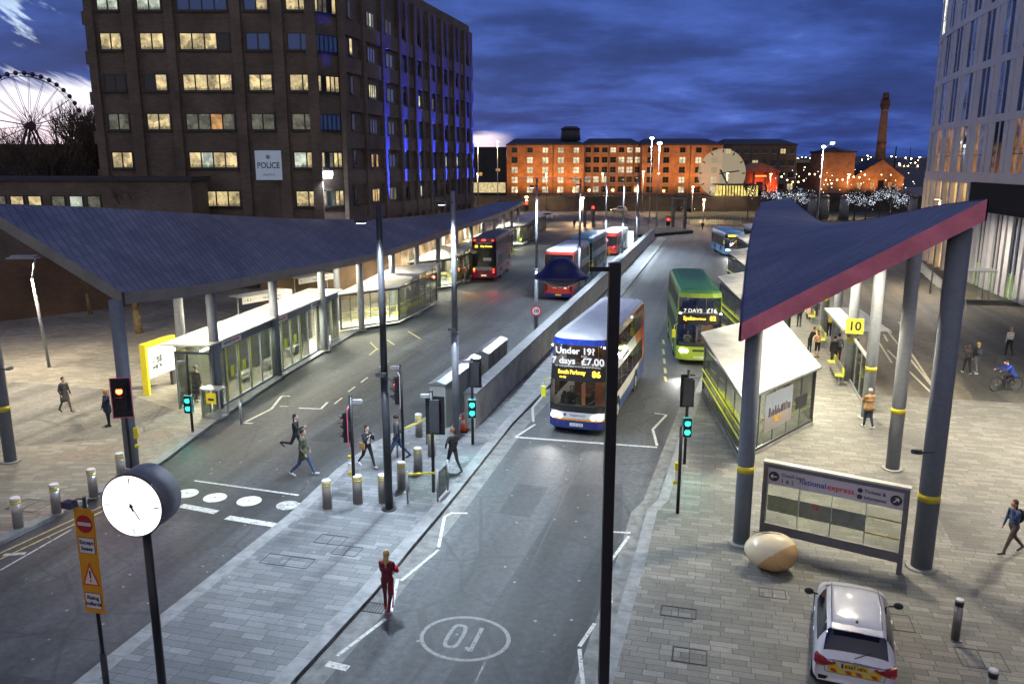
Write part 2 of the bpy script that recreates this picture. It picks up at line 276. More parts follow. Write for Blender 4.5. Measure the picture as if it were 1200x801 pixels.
# ------------------------------------------------------------------ mesh builder
COL = sc.collection
ORD = 'nearest second third fourth fifth sixth seventh eighth ninth tenth eleventh farthest'.split()
class MB:
    def __init__(s): s.v = []; s.f = []; s.m = []; s.mats = []; s.cur = 0; s.sm = []; s.smooth = False
    def use(s, m):
        if m not in s.mats: s.mats.append(m)
        s.cur = s.mats.index(m); return s
    def face(s, idx): s.f.append(idx); s.m.append(s.cur); s.sm.append(s.smooth)
    def poly(s, pts):
        b = len(s.v); s.v += [tuple(p) for p in pts]; s.face(list(range(b, b+len(pts)))); return s
    def box(s, x0, x1, y0, y1, z0, z1, M=None, bev=0.0):
        if bev > 0:
            return s.rbox(x0, x1, y0, y1, z0, z1, bev, M)
        P = [(x0,y0,z0),(x1,y0,z0),(x1,y1,z0),(x0,y1,z0),(x0,y0,z1),(x1,y0,z1),(x1,y1,z1),(x0,y1,z1)]
        if M: P = [tuple(M @ Vector(p)) for p in P]
        b = len(s.v); s.v += P
        for q in ((3,2,1,0),(4,5,6,7),(0,1,5,4),(1,2,6,5),(2,3,7,6),(3,0,4,7)): s.face([b+i for i in q])
        return s
    def rbox(s, x0, x1, y0, y1, z0, z1, r, M=None):
        """box with rounded vertical edges and chamfered top"""
        pts = []
        for cx, cy, a0 in ((x1-r, y1-r, 0), (x0+r, y1-r, 90), (x0+r, y0+r, 180), (x1-r, y0+r, 270)):
            for k in range(4):
                a = R(a0+k*30); pts.append((cx+r*math.cos(a), cy+r*math.sin(a)))
        xc, yc = (x0+x1)/2, (y0+y1)/2
        ins = [(xc+(p[0]-xc)*(1-2*r*0.5/max(1e-6, x1-x0)), yc+(p[1]-yc)*(1-2*r*0.5/max(1e-6, y1-y0))) for p in pts]
        rings = [(pts, z0), (pts, z1-r*0.5), (ins, z1)]
        b = len(s.v); n = len(pts)
        for ring, z in rings:
            for p in ring:
                q = Vector((p[0], p[1], z)); s.v.append(tuple(M @ q) if M else tuple(q))
        for k in range(2):
            for i in range(n): s.face([b+k*n+i, b+k*n+(i+1) % n, b+(k+1)*n+(i+1) % n, b+(k+1)*n+i])
        s.face([b+2*n+i for i in range(n)]); s.face([b+i for i in range(n-1, -1, -1)])
        return s
    def cyl(s, p0, p1, r0, r1=None, n=16, caps=True):
        r1 = r0 if r1 is None else r1
        p0 = Vector(p0); p1 = Vector(p1); d = (p1-p0).normalized()
        a = Vector((0,0,1)) if abs(d.z) < 0.9 else Vector((1,0,0)); e1 = d.cross(a).normalized(); e2 = d.cross(e1)
        b = len(s.v)
        for p, r in ((p0, r0), (p1, r1)):
            for i in range(n):
                an = 2*math.pi*i/n; s.v.append(tuple(p+e1*(r*math.cos(an))+e2*(r*math.sin(an))))
        sv = s.smooth; s.smooth = n > 7
        for i in range(n): s.face([b+i, b+n+i, b+n+(i+1) % n, b+(i+1) % n])
        s.smooth = sv
        if caps: s.face([b+i for i in range(n)]); s.face([b+n+i for i in range(n-1, -1, -1)])
        return s
    def tube(s, pts, r, n=8):
        for a, b in zip(pts[:-1], pts[1:]): s.cyl(a, b, r, r, n)
        return s
    def ell(s, c, rx, ry, rz, nu=16, nv=10, M=None):
        b = len(s.v); sv = s.smooth; s.smooth = True
        for j in range(nv+1):
            ph = math.pi*j/nv
            for i in range(nu):
                th = 2*math.pi*i/nu
                q = Vector((rx*math.sin(ph)*math.cos(th), ry*math.sin(ph)*math.sin(th), rz*math.cos(ph)))
                if M: q = M @ q
                s.v.append((c[0]+q.x, c[1]+q.y, c[2]+q.z))
        for j in range(nv):
            for i in range(nu): s.face([b+j*nu+i, b+(j+1)*nu+i, b+(j+1)*nu+(i+1) % nu, b+j*nu+(i+1) % nu])
        s.smooth = sv; return s
    def prism(s, pts, z0, z1):
        n = len(pts); b = len(s.v)
        ar = sum(pts[i][0]*pts[(i+1) % n][1]-pts[(i+1) % n][0]*pts[i][1] for i in range(n))
        if ar < 0: pts = pts[::-1]
        s.v += [(p[0], p[1], z0) for p in pts]+[(p[0], p[1], z1) for p in pts]
        for i in range(n): s.face([b+i, b+(i+1) % n, b+n+(i+1) % n, b+n+i])
        s.face([b+n+i for i in range(n)]); s.face([b+i for i in range(n-1, -1, -1)]); return s
    def build(s, name, m=None, parent=None, loc=None, rot=None):
        me = bpy.data.meshes.new(name); me.from_pydata(s.v, [], s.f)
        if m is not None and not s.mats: me.materials.append(m)
        else:
            for q in s.mats: me.materials.append(q)
            me.polygons.foreach_set('material_index', s.m)
        me.polygons.foreach_set('use_smooth', s.sm); me.update()
        o = bpy.data.objects.new(name, me); COL.objects.link(o)
        if parent: o.parent = parent
        if loc: o.location = loc
        if rot: o.rotation_euler = rot
        return o
def tag(o, label=None, cat=None, group=None, kind=None):
    if label: o['label'] = label
    if cat: o['category'] = cat
    if group: o['group'] = group
    if kind: o['kind'] = kind
    return o
def thing(name, label, cat, loc=(0,0,0), rz=0.0, group=None):
    o = bpy.data.objects.new(name, None); COL.objects.link(o); o.empty_display_size = 0.3
    o.location = loc; o.rotation_euler = (0, 0, rz)
    return tag(o, label, cat, group)
def structure(name, mb, m=None, frame=True):
    o = mb.build(name, m); o['kind'] = 'structure'
    if frame: o.rotation_euler = (0, 0, -AN)
    return o
def copy_tree(o, parent=None):
    c = o.copy(); COL.objects.link(c)
    if parent: c.parent = parent
    for ch in list(o.children): copy_tree(ch, c)
    return c
def strip(mb, pts, wd, z=None, th=None):
    """a flat painted line along points (2-D)"""
    for a, b in zip(pts[:-1], pts[1:]):
        a = Vector(a); b = Vector(b); d = (b-a).normalized(); n = Vector((-d.y, d.x))*wd/2
        mb.poly([(*(a-n), z), (*(b-n), z), (*(b+n), z), (*(a+n), z)])
def text(s, size, m, parent, loc, rot=(0,0,0), name='lettering', align='CENTER', bold=0.0, xs=1.0, ext=0.003):
    cu = bpy.data.curves.new(name, 'FONT'); cu.body = s; cu.size = size; cu.align_x = align; cu.align_y = 'CENTER'
    cu.extrude = ext; cu.offset = bold; cu.resolution_u = 3
    tmp = bpy.data.objects.new('tmp', cu); COL.objects.link(tmp)
    dg = bpy.context.evaluated_depsgraph_get(); me = bpy.data.meshes.new_from_object(tmp.evaluated_get(dg))
    bpy.data.objects.remove(tmp); bpy.data.curves.remove(cu)
    me.name = name; me.materials.clear(); me.materials.append(m)
    o = bpy.data.objects.new(name, me); COL.objects.link(o); o.parent = parent; o.location = loc; o.rotation_euler = rot; o.scale = (xs, 1, 1)
    return o
def spot(name, loc, energy, col, size=R(120), blend=0.8, target=None, radius=0.15):
    l = bpy.data.lights.new(name, 'SPOT'); l.energy = energy*LAMP; l.color = col; l.spot_size = size; l.spot_blend = blend; l.shadow_soft_size = radius
    o = bpy.data.objects.new(name, l); COL.objects.link(o); o.location = loc
    if target is not None:
        d = Vector(target)-Vector(loc); o.rotation_euler = d.to_track_quat('-Z', 'Y').to_euler()
    return o
def area(name, loc, energy, col, sx, sy, rot=(0,0,0)):
    l = bpy.data.lights.new(name, 'AREA'); l.energy = energy*LAMP; l.color = col; l.shape = 'RECTANGLE'; l.size = sx; l.size_y = sy
    o = bpy.data.objects.new(name, l); COL.objects.link(o); o.location = loc; o.rotation_euler = rot; return o
# ================================================================== THE SETTING
# ground plate out to the horizon
g = MB(); g.prism([(9000*math.cos(R(a)), 9000*math.sin(R(a))) for a in range(0, 360, 6)], -0.6, -0.05); structure('ground', g, mat('far_ground', (.018,.018,.022), .95, var=.3, scale=.02), False)
g = MB(); g.prism([(-24.9,-12),(-11,-12),(-11,160),(-34,160),(-27.5,110),(-24.9,60)], -0.04, 0.0); structure('left_road', g, M_asph)
g = MB(); g.prism([(-11,-12),(6,-12),(6,160),(-11,160)], -0.04, 0.0); structure('right_road', g, M_asph2)
g = MB(); g.poly([(-3.4,-5,.002),(-2.5,24,.002),(-2.9,27.5,.002),(-4.7,27,.002),(-6.6,-5,.002)]); structure('road_patch', g, M_asphd)
g = MB(); g.poly([(-260,150,-.01),(260,150,-.01),(260,228,-.01),(-260,228,-.01)]); structure('far_road', g, M_asph, False)
def kerb_band(name, pts, wd, z0, z1, m, side):
    """stone strip following the edge, outer face on the line itself"""
    mb = MB()
    P = [Vector(p) for p in pts]; Q = []
    for i, p in enumerate(P):
        a = P[max(0, i-1)]; b = P[min(len(P)-1, i+1)]; d = (b-a).normalized(); n = Vector((-d.y, d.x))*side
        Q.append(p+n*wd)
    for i in range(len(P)-1):
        L_ = (P[i+1]-P[i]).length; k = max(1, int(L_/1.0))
        for j in range(k):
            u0 = j/k+0.004/ L_; u1 = (j+1)/k-0.004/L_
            a, b = P[i].lerp(P[i+1], u0), P[i].lerp(P[i+1], u1); c, d = Q[i].lerp(Q[i+1], u1), Q[i].lerp(Q[i+1], u0)
            mb.prism([a, b, c, d], z0, z1)
    return structure(name, mb, m)
KL = [(-20.8,-12),(-20.5,18),(-20.2,25),(-21.2,30),(-22.4,38.4),(-23.2,46),(-23.9,52),(-23.9,53.6),(-21.9,57.1),(-24.4,67.3),(-26.0,71.5),(-23.4,75.2),(-26.4,88),(-27.8,91),(-25.2,95),(-27.6,108),(-29,111),(-26.9,114.5),(-30,128),(-31,130),(-29.3,133),(-33,155)]
g = MB(); g.prism([(a-.0, b) for a, b in KL]+[(-95,155),(-95,-12)], -0.02, PV); structure('left_pavement', g, M_pavL)
kerb_band('left_kerb', KL, 0.38, -0.01, PV+.006, M_kerb, 1)
IS_L = [(-13.3,-12),(-13.2,14),(-13.1,22),(-13.4,26),(-13.3,29),(-12.3,33.5),(-12.1,41.5),(-11.4,46),(-11.15,53),(-11.2,68),(-11.9,86),(-12.4,108),(-11.5,127),(-11.0,129.5)]
IS_R = [(-8.7,-12),(-8.6,14),(-8.4,18),(-8.35,25),(-8.4,33),(-8.0,42),(-7.9,127),(-8.8,129.5)]
g = MB(); g.prism(IS_L+IS_R[::-1], -0.02, PV); structure('island_pavement', g, M_pavI)
kerb_band('island_kerb', IS_L, 0.42, -0.01, PV+.006, M_kerb, -1); kerb_band('island_kerb', IS_R, 0.42, -0.01, PV+.006, M_kerb, 1)
KR = [(-2.1,-12),(-2.1,15.7),(-1.9,22),(-1.85,25.2),(-1.55,26.2),(-1.3,31),(-1.1,34.3),(-0.8,40),(-0.5,44),(1.0,47.5),(-0.1,59),(0.5,63),(2,66),(0.9,78),(1.4,82),(2.9,85),(1.9,98),(2.6,103),(3.9,106),(2.6,122),(4,146),(-2,156)]
g = MB(); g.prism(KR+[(3.0,156),(45,156),(45,-12)], -0.02, PV); structure('right_pavement', g, M_pavR)
kerb_band('right_kerb', KR, 0.34, -0.01, PV+.006, M_kerb, -1)
g = MB()
for pts, sgn, wd in ((IS_R, -1, .62), (KR[:8], 1, .5)):
    for (a, b), (c, d) in zip(pts[:-1], pts[1:]):
        if b > 60: break
        g.poly([(a, b, .005), (c, d, .005), (c-sgn*wd, d, .005), (a-sgn*wd, b, .005)])
structure('gutter', g, M_gut)
# right-hand plaza: buff asphalt lanes and darker bands in the paving
g = MB(); g.poly([(8.1,41.9,PV+.004),(60,41.9,PV+.004),(60,150,PV+.004),(17.5,150,PV+.004),(10.4,75,PV+.004)]); structure('plaza_lane', g, M_asphb)
g = MB(); g.poly([(7.2,24.6,PV+.004),(45,24.6,PV+.004),(45,28.3,PV+.004),(7.4,28.3,PV+.004)]); structure('plaza_band', g, M_pavD)
g = MB(); g.poly([(12.3,41.95,PV+.008),(15.6,41.95,PV+.008),(22.5,64,PV+.008),(20.5,72,PV+.008),(16.4,72,PV+.008)]); structure('plaza_band', g, asphalt('asphalt_grey', (0.085,0.083,0.075), 3.0, .15))
g = MB(); g.poly([(-60,27.8,PV+.004),(-27.6,24.8,PV+.004),(-23.6,27.2,PV+.004),(-22.2,30.2,PV+.004),(-29,33.3,PV+.004),(-60,33,PV+.004)]); structure('plaza_band', g, asphalt('path_grey', (0.15,0.145,0.135), 8.0, .2))
g = MB(); g.poly([(-24.7,24.3,PV+.008),(-20.8,24.6,PV+.008),(-20.9,27.2,PV+.008),(-22.6,28.6,PV+.008)]); structure('plaza_band', g, mat('pink_setts', (0.23,0.19,0.16), .8, var=.2, scale=4))
# ---- painted markings
g = MB(); z = .008
c0 = [ts(*gp(*p)) for p in ((604,512),(770,524))]; strip(g, c0, .16, z)
for pl in (((604,512),(627,497)), ((625,494),(624,478),(641,458),(640,440)), ((770,522),(765,503),(781,486),(767,484))): strip(g, [ts(*gp(*p)) for p in pl], .11, z)
for pl in (((514,641),(521,605),(531,600)), ((531,601),(548,601)), ((514,644),(470,680)), ((466,678),(458,716)), ((452,725),(395,768)), ((739,624),(718,623)), ((737,628),(712,662)), ((713,668),(716,706)), ((697,730),(679,757)), ((679,760),(683,801))):
    strip(g, [ts(*gp(*p)) for p in pl], .10, z)
strip(g, [ts(*gp(383,777)), ts(*gp(408,783))], .22, z)
for pl in (((281,495),(296,496)), ((288,494),(318,479)), ((318,479),(330,464),(340,464)), ((350,478),(376,479),(384,471))): strip(g, [ts(*gp(*p)) for p in pl], .12, z)
for pl in (((392,473),(401,466)), ((408,459),(416,453)), ((423,448),(431,442)), ((445,430),(455,423)), ((477,516),(486,505)), ((484,505),(520,480))): strip(g, [ts(*gp(*p)) for p in pl], .09, z)
for pl in (((228,563),(350,580)),): strip(g, [ts(*gp(*p)) for p in pl], .10, z)
for pl in (((212,592),(254,600)), ((266,606),(334,617)), ((346,590),(357,599))): strip(g, [ts(*gp(*p)) for p in pl], .30, z)
strip(g, [ts(*gp(0,668)), ts(*gp(84,620))], .07, z); strip(g, [ts(*gp(4,650)), ts(*gp(30,648))], .16, z)
for pl in (((463,349),(468,356)),): pass
structure('white_markings', g, M_wpaint)
g = MB()
for pl in (((0,648),(126,590)), ((0,655),(126,596))): strip(g, [ts(*gp(*p)) for p in pl], .07, z)
for pl in (((434,401),(443,410)), ((448,394),(462,404)), ((478,388),(493,397)), ((433,416),(441,409)), ((338,476),(328,476))): strip(g, [ts(*gp(*p)) for p in pl], .10, z)
for a, b in (((777,398),(778,403)),((777,409),(778,415)),((778,420),(779,426)),((779,431),(780,437)),((779,441),(781,447))): strip(g, [ts(*gp(*a)), ts(*gp(*b))], .14, z)
structure('yellow_markings', g, mat('pale_yellow_paint', (0.45,0.40,0.16), .7, var=.3))
g = MB()
cx, cy = ts(*gp(545,747)); ra, rb = 1.12, 0.95
for k in range(40):
    a0, a1 = 2*math.pi*k/40, 2*math.pi*(k+1)/40
    g.poly([(cx+ra*math.cos(a0), cy+rb*math.sin(a0), z), (cx+ra*math.cos(a1), cy+rb*math.sin(a1), z), (cx+(ra-.1)*math.cos(a1), cy+(rb-.1)*math.sin(a1), z), (cx+(ra-.1)*math.cos(a0), cy+(rb-.1)*math.sin(a0), z)])
# the numerals face oncoming buses, so they read upside-down from the camera
o_ = (cx-.25, cy+.02)
for k in range(24):
    a0, a1 = 2*math.pi*k/24, 2*math.pi*(k+1)/24
    f = lambda a, r1, r2: (o_[0]+r1*(abs(math.cos(a))**.6)*(1 if math.cos(a) > 0 else -1), o_[1]+r2*(abs(math.sin(a))**.6)*(1 if math.sin(a) > 0 else -1), z)
    g.poly([f(a0,.22,.52), f(a1,.22,.52), f(a1,.12,.42), f(a0,.12,.42)])
strip(g, [(cx+.28, cy-.5), (cx+.28, cy+.52)], .11, z)
strip(g, [(cx+.28, cy-.5), (cx+.13, cy-.36)], .09, z+.001)
structure('speed_roundel', g, M_fpaint)
g = MB(); zz = .0035
for pts in ([(-4.7,-5),(-4.75,27),(-4.6,50),(-4.75,90)], [(-8.2,27.2),(-2.0,27.6)], [(-7.9,48.5),(-1.2,48.9)], [(-7.9,71),(0,71.6)], [(-16.8,-5),(-16.9,20)], [(-17.3,24.2),(-18.1,60),(-19.5,100)], [(-20,40.3),(-12.5,40.9)], [(-23,62.4),(-12,63)], [(-20.3,14.0),(-13.3,14.6)], [(-8.2,12.2),(-2.2,12.6)]): strip(g, pts, .05, zz)
structure('sealed_joint', g, mat('bitumen_joint', (.016,.016,.018), .45, var=.2))
pr = random.Random(21)
for (t_, s_, w_, l_, m_) in ((-6.6,24,1.1,2.6,0),(-3.6,52,1.5,7,0),(-16.2,29,1.2,3.4,0),(-18.9,46,1.6,6,1),(-6.9,60,1.2,3,1),(-15.8,9,2.0,4,0),(-18.4,16.5,1.0,2.2,1),(-3.0,36.5,1.0,2.4,1)):
    g = MB(); g.poly([(t_,s_,.0028),(t_+w_,s_+pr.uniform(-.1,.1),.0028),(t_+w_+pr.uniform(-.1,.1),s_+l_,.0028),(t_,s_+l_+pr.uniform(-.1,.1),.0028)]); structure('road_patch', g, M_asphd if m_ == 0 else MATS.get('asphalt_pale') or asphalt('asphalt_pale', (0.075,0.077,0.08), 14.0, .25))
g = MB()
for pl in (((1040,410),(1093,462)), ((1036,392),(1040,400)), ((1053,377),(1060,385)), ((1060,402),(1095,455))): strip(g, [ts(*gp(*p, PV)) for p in pl], .12, PV+.012)
strip(g, [ts(*gp(1018,382,PV)), ts(*gp(1045,425,PV))], .12, PV+.012); strip(g, [ts(*gp(1040,388,PV)), ts(*gp(1095,456,PV))], .12, PV+.016)
structure('lane_lines', g, mat('lane_line_cream', (0.55,0.52,0.40), .7, var=.25))
# crossing table and its white studs
g = MB(); g.poly([(-18.9,20.6,.004),(-13.1,21.2,.004),(-13.2,23.9,.004),(-19.6,23.9,.004)]); structure('crossing_table', g, M_asphd)
for i, (px, py, rr) in enumerate(((219,578,.40),(252,583,.40),(292,587,.42),(337,592,.38))):
    x, y = gp(px, py); r_ = thing('rising_bollard_cap', ['round white bollard cap sunk in the road, farthest left of the row','round white bollard cap in the road, second from the left kerb','round white bollard cap in the road, with a worn patch on its left','grey worn bollard cap in the road, nearest the stone island'][i], 'bollard cap', (x, y, 0), -AN, 'bollard caps across the left road')
    m = MB(); m.cyl((0,0,-.02), (0,0,.02), rr, rr*.97, 28); m.build('disc', mat('cap_white', (.62,.61,.55), .5, var=.2, scale=5) if i < 3 else mat('cap_grey', (.36,.36,.34), .6, var=.4, scale=6), r_)
    m = MB(); m.cyl((0,0,.02), (0,0,.026), .03, .03, 8); m.cyl((rr*.55,0,.02), (rr*.55,0,.025), .02, .02, 8); m.cyl((-rr*.55,0,.02), (-rr*.55,0,.025), .02, .02, 8); m.build('bolt', M_dark, r_)
# covers and drains
def cover(px, py, sx, sy, label, m=None, nx=2):
    x, y = gp(px, py, PV); r_ = thing('access_cover', label, 'manhole cover', (x, y, PV+.006), -AN, 'access covers in the paving')
    b = MB(); e = .03
    b.box(-sx/2,sx/2,-sy/2,-sy/2+e,0,.006); b.box(-sx/2,sx/2,sy/2-e,sy/2,0,.006)
    for k in range(nx+1): xx = -sx/2+(sx-e)*k/nx; b.box(xx,xx+e,-sy/2+e,sy/2-e,0,.0065)
    b.build('frame', M_dark, r_)
cover(1045,728,.95,.8,'square access cover beside the white car, nearest the car'); cover(1150,772,1.0,.8,'access cover between the two steel bollards right of the car'); cover(795,717,.9,.5,'access cover in the grey paving beside the right kerb, upper one'); cover(808,768,.8,.6,'access cover in the grey paving beside the right kerb, lower one')
cover(905,695,.7,.5,'small access cover in front of the cream egg-shaped seat'); cover(337,657,1.5,.6,'long access cover in the island paving, beside the left kerb'); cover(388,632,.9,.6,'access cover in the island paving, nearer the crossing'); cover(407,645,.8,.6,'access cover in the island paving, next to the woman in red')
cover(35,592,1.1,.9,'access cover in the left pavement between the steel bollards')
x, y = gp(440,712); d_ = thing('road_drain', 'black iron drain grating beside the island kerb next to the woman in red', 'drain', (x, y, .006), -AN)
b = MB()
for k in range(7): b.box(-.26+k*.08,-.23+k*.08,-.2,.2,0,.014)
b.box(-.3,.3,-.24,-.2,0,.014); b.box(-.3,.3,.2,.24,0,.014); b.build('grating', M_black, d_)
g = MB()
for (px, py, sx, sy) in ((205,424,2.6,.5),(188,440,.01,.01),(160,455,2.4,.5)):
    if sx < .1: continue
    t_, s_ = ts(*gp(px,py,PV)); g.poly([(t_-sx/4,s_-sy*1.6,PV+.012),(t_+sx/4,s_+sy*.2,PV+.012),(t_+sx/4,s_+sy*1.8,PV+.012),(t_-sx/4,s_+.0,PV+.012)])
structure('paving_slot', g, M_asphd)
# ---- hills across the river, with their scattered lights
rr = random.Random(3)
b = MB(); n = 90; prev = None
for i in range(n+1):
    x = -2600+5200*i/n; h = 26+9*math.sin(x*.0021+1)+5*math.sin(x*.007)+rr.uniform(-1.5,1.5)+(6 if x > 600 else 0)
    cur = [(x,1900,-1),(x,2100,h*.45),(x,2500,h),(x,3100,h*.7)]
    if prev:
        for k in range(3): b.poly([prev[k],cur[k],cur[k+1],prev[k+1]])
    prev = cur
structure('hills', b, mat('far_hill', (0.02,0.025,0.03), 1.0, var=.4, scale=.01), False)
b = MB(); cols = [mat('town_light_warm', (0,0,0), .5, var=0, emit=(1,.62,.25), es=45), mat('town_light_white', (0,0,0), .5, var=0, emit=(.9,.95,1), es=45)]
for i in range(150):
    x = rr.uniform(150, 1250) if i < 120 else rr.uniform(-1300,-800); y = 1920+620*rr.random()**1.3; hh = 26+9*math.sin(x*.0021+1)+5*math.sin(x*.007)+(6 if x > 600 else 0); z = (hh*.45*(y-1900)/200 if y < 2100 else hh*(.45+.55*(y-2100)/400) if y < 2500 else hh)
    b.use(cols[0 if rr.random() < .7 else 1]); s_ = rr.uniform(.5,1.1); b.box(x-s_,x+s_,y-s_,y+s_,z+1.5,z+1.5+1.8*s_)
tag(b.build('town_lights', None), 'tiny warm and white lights of the town on the far shore', 'lights', kind='stuff')
# ---- dock wall and the quay behind the road
g = MB(); g.box(-240,240,204,206,-.1,3.7); o = g.build('dock_wall', mat('dock_granite', (.05,.045,.042), .9, var=.35, scale=.5)); tag(o, 'long dark stone dock wall beyond the wide road', 'wall')
g = MB(); g.poly([(-400,206.1,-.01),(500,206.1,-.01),(500,430,-.01),(-400,430,-.01)]); o = g.build('quay', M_far); o['kind'] = 'structure'
g = MB(); g.poly([(34,150,.01),(120,150,.01),(120,204,.01),(34,204,.01)]); o = g.build('verge', mat('dark_verge', (.035,.045,.03), 1.0, var=.5, scale=.6)); o['kind'] = 'structure'
# ================================================================== BUILDINGS
M_brkP = brick('brick_brown', (0.095,0.070,0.058), (0.13,0.095,0.080), (0.11,0.095,0.085))
M_brkD = mat('brick_recess', (0.05,0.037,0.032), .9, var=.2, scale=.8)
M_wl = litwin('window_lit', (1.0,.80,.42), .58, 1.1, .35, True); M_wp = litwin('window_pale', (.80,.92,.78), .5, 1.1, .35, True); M_wo = litwin('window_orange', (1.0,.52,.18), .45)
M_wd = litwin('window_dim', (.55,.55,.42), .16); M_wk = mat('window_dark', (.012,.014,.02), .08, var=0); M_wb = mat('window_blue_blind', (.03,.05,.12), .15, var=0, emit=(.06,.13,.42), es=.12)
WM = {'l': M_wl, 'p': M_wp, 'o': M_wo, 'd': M_wd, 'k': M_wk, 'b': M_wb}
M_fr = mat('window_frame_dark', (.02,.02,.022), .4, var=0)
def win(parent, M, wd, ht, code, name='window', dep=.06, sill=True):
    """one window on the local XZ plane facing -Y; code gives each pane's look"""
    b = MB(); n = len(code); f = .12; pw = (wd-f)/n
    b.use(M_fr)
    b.box(-wd/2,wd/2,-dep,.0,-ht/2,-ht/2+.09); b.box(-wd/2,wd/2,-dep,.0,ht/2-.09,ht/2)
    for k in range(n+1): x0 = -wd/2+k*pw; b.box(x0,x0+f,-dep+.002,.0,-ht/2+.09,ht/2-.09)
    if sill: b.box(-wd/2-.05,wd/2+.05,-dep-.09,.0,-ht/2-.12,-ht/2-.002)
    for k, c in enumerate(code):
        x0 = -wd/2+k*pw+f; x1 = -wd/2+(k+1)*pw; b.use(WM[c]); b.box(x0,x1,-.025,-.001,-ht/2+.09,ht/2-.09)
    o = b.build(name, None, parent); o.matrix_local = M; return o
def police():
    r = thing('office_block', 'tall dark brown brick police office block with rows of lit windows and blue uplights', 'building', (0,74,0))
    b = MB(); pl = [(-36.5,0),(-17.7,0),(-15.4,2.4),(-5.4,42),(-12,60),(-40,60)]
    b.prism(pl, 0, 28.6); b.prism([(-36.3,.3),(-17.9,.3),(-15.7,2.6),(-5.8,41.9),(-12,59),(-39.5,59)], 28.6, 29.5); b.build('wall', M_brkP, r)
    zs = [8.23,11.63,14.93,18.23,21.63,24.85]
    X = lambda px: at_y(px, 97, 74)[0]
    bays = [(122,148),(168,197),(214,273),(291,320),(339,371)]
    rows = [['pd',None,'llll',None,'ll'],['ll',None,'lpll',None,'pl'],['dd','ll','ddod','dd','dd'],['kk','kl','llll','ll','ll'],['ll','ll','lllk','bb','bb'],['pp','pp','bbbb','bl','ll']]
    p = MB()
    for a, c in zip([105]+[q[1] for q in bays], [q[0] for q in bays]+[385]):
        x0, x1 = X(a)+.25, X(c)-.25
        if c == 385: x0, x1 = X(371)+.2, -17.75
        if a == 105: x0 = -36.6
        p.box(x0, x1, -.38, -.002, 0, 28.6)
    # projecting spandrels stepping down the near left edge
    for z in zs: p.box(-36.9,-36.5,-.2,1.5,z-1.9,z-.8)
    p.build('pier', M_brkP, r)
    for zi, z in enumerate(zs):
        for (a, c), code in zip(bays, rows[zi]):
            if code: x0, x1 = X(a), X(c); win(r, Matrix.Translation(((x0+x1)/2, -.003, z)), x1-x0, 1.45, code)
    win(r, Matrix.Translation((-38.4,-.003,8.23)), 0.01, .01, 'k') if False else None
    # chamfered corner
    ang = math.atan2(2.4, 2.3)
    for z, code in zip(zs, ['dlkdll','llkdll','bbbbbb','llklll','bbbbbb','llddkl']):
        win(r, Matrix.Translation((-16.55+.003,1.2-.003,z)) @ Matrix.Rotation(ang, 4, 'Z'), 2.9, 1.45, code)
    # long side: deep brick fins with narrow windows between
    C0 = Vector((-15.4,2.4)); C1 = Vector((-5.4,42)); dr = (C1-C0).normalized(); an = math.atan2(dr.y, dr.x); Ln = (C1-C0).length
    S = Matrix.Translation((C0.x, C0.y, 0)) @ Matrix.Rotation(an, 4, 'Z')
    codes = {1:{0:'kk',1:'oo',2:'bb',3:'lpl',4:'bb',5:'dp'},2:{0:'kk'},}
    nb = 9; bw = Ln/nb; rr = random.Random(5)
    for k in range(nb):
        f = MB(); f.box(k*bw-.32,k*bw+.32,-.42,-.002,0,28.2,S); f.box(k*bw+bw*.5-.2,k*bw+bw*.5+.2,-.3,-.002,0,28.2,S) if k > 2 else None
        f.build('fin', M_brkP, r)
        for z in zs+[27.3]:
            if k == 0 and z < 27: code = rr.choice(['k','l','k','k']); win(r, S @ Matrix.Translation((2.2,-.003,z+.2)), .8, 1.5, code)
            elif z < 27:
                code = rr.choice(['kk','bb','kk','dd','bb','kk','lp' if z < 19 else 'kk'])
                if k == 1: code = {8.23:'lol',11.63:'oko',14.93:'kbk',18.23:'lplp',21.63:'bbb',24.85:'dpd'}[z]
                win(r, S @ Matrix.Translation((k*bw+bw*(.5 if k < 3 else .3),-.003,z)), 1.9 if k < 3 else 1.3, 1.35, code)
        for z in zs:
            f = MB(); f.box(k*bw+.47,k*bw+bw*.98-.47,-.28,-.002,z-2.2,z-.85,S); f.build('spandrel', M_brkP, r)
    # low terrace and lit ground floor frontage
    f = MB(); f.box(2,Ln,-3.2,-1.0,3.6,3.9,S); f.build('podium_roof', M_conc, r)
    f = MB(); f.box(4,Ln,-1.6,-1.0,.3,3.5,S); f.build('shopfront', litwin('front_warm', (1,.68,.35), .5, .5), r)
    # blue uplights
    for k, u in enumerate((2.2+bw*1.6, bw*3.2, bw*4.15, bw*5.2, bw*6.2, bw*7.2, bw*8.2, bw*8.9)):
        pos = S @ Vector((u,-.85,4.2)); pw = pos+Vector((0,74,0)); tg = S @ Vector((u,-.1,30)); tg = tg+Vector((0,74,0))
        f = MB(); f.cyl((u-.0,-1.2,3.95),(u,-1.2,4.15),.16,.16,10); o = f.build('uplight', M_dark, r); o.matrix_local = S
        spot('blue_uplight', pw, 130000, (.03,.06,1.0), R(12), .8, tg, .05)
    pos = Vector((-16.9,72.9,12.3)); spot('blue_uplight', Vector((-15.0,74.6,2.5)), 60000, (.03,.05,1.0), R(6), .8, Vector((-16.35,75.0,28)), .05)
    # white floodlight fixed to the corner
    f = MB(); f.box(-17.25,-16.1,.0,.35,10.25,10.65); f.use(M_lamp); f.box(-17.2,-16.15,-.03,.33,10.05,10.24); f2 = MB(); f2.box(-16.8,-16.6,.3,1.1,10.4,10.5)
    o = f.build('floodlight', None, r); f2.build('bracket', M_dark, r)
    o.data.materials.clear(); o.data.materials.append(M_lamp)
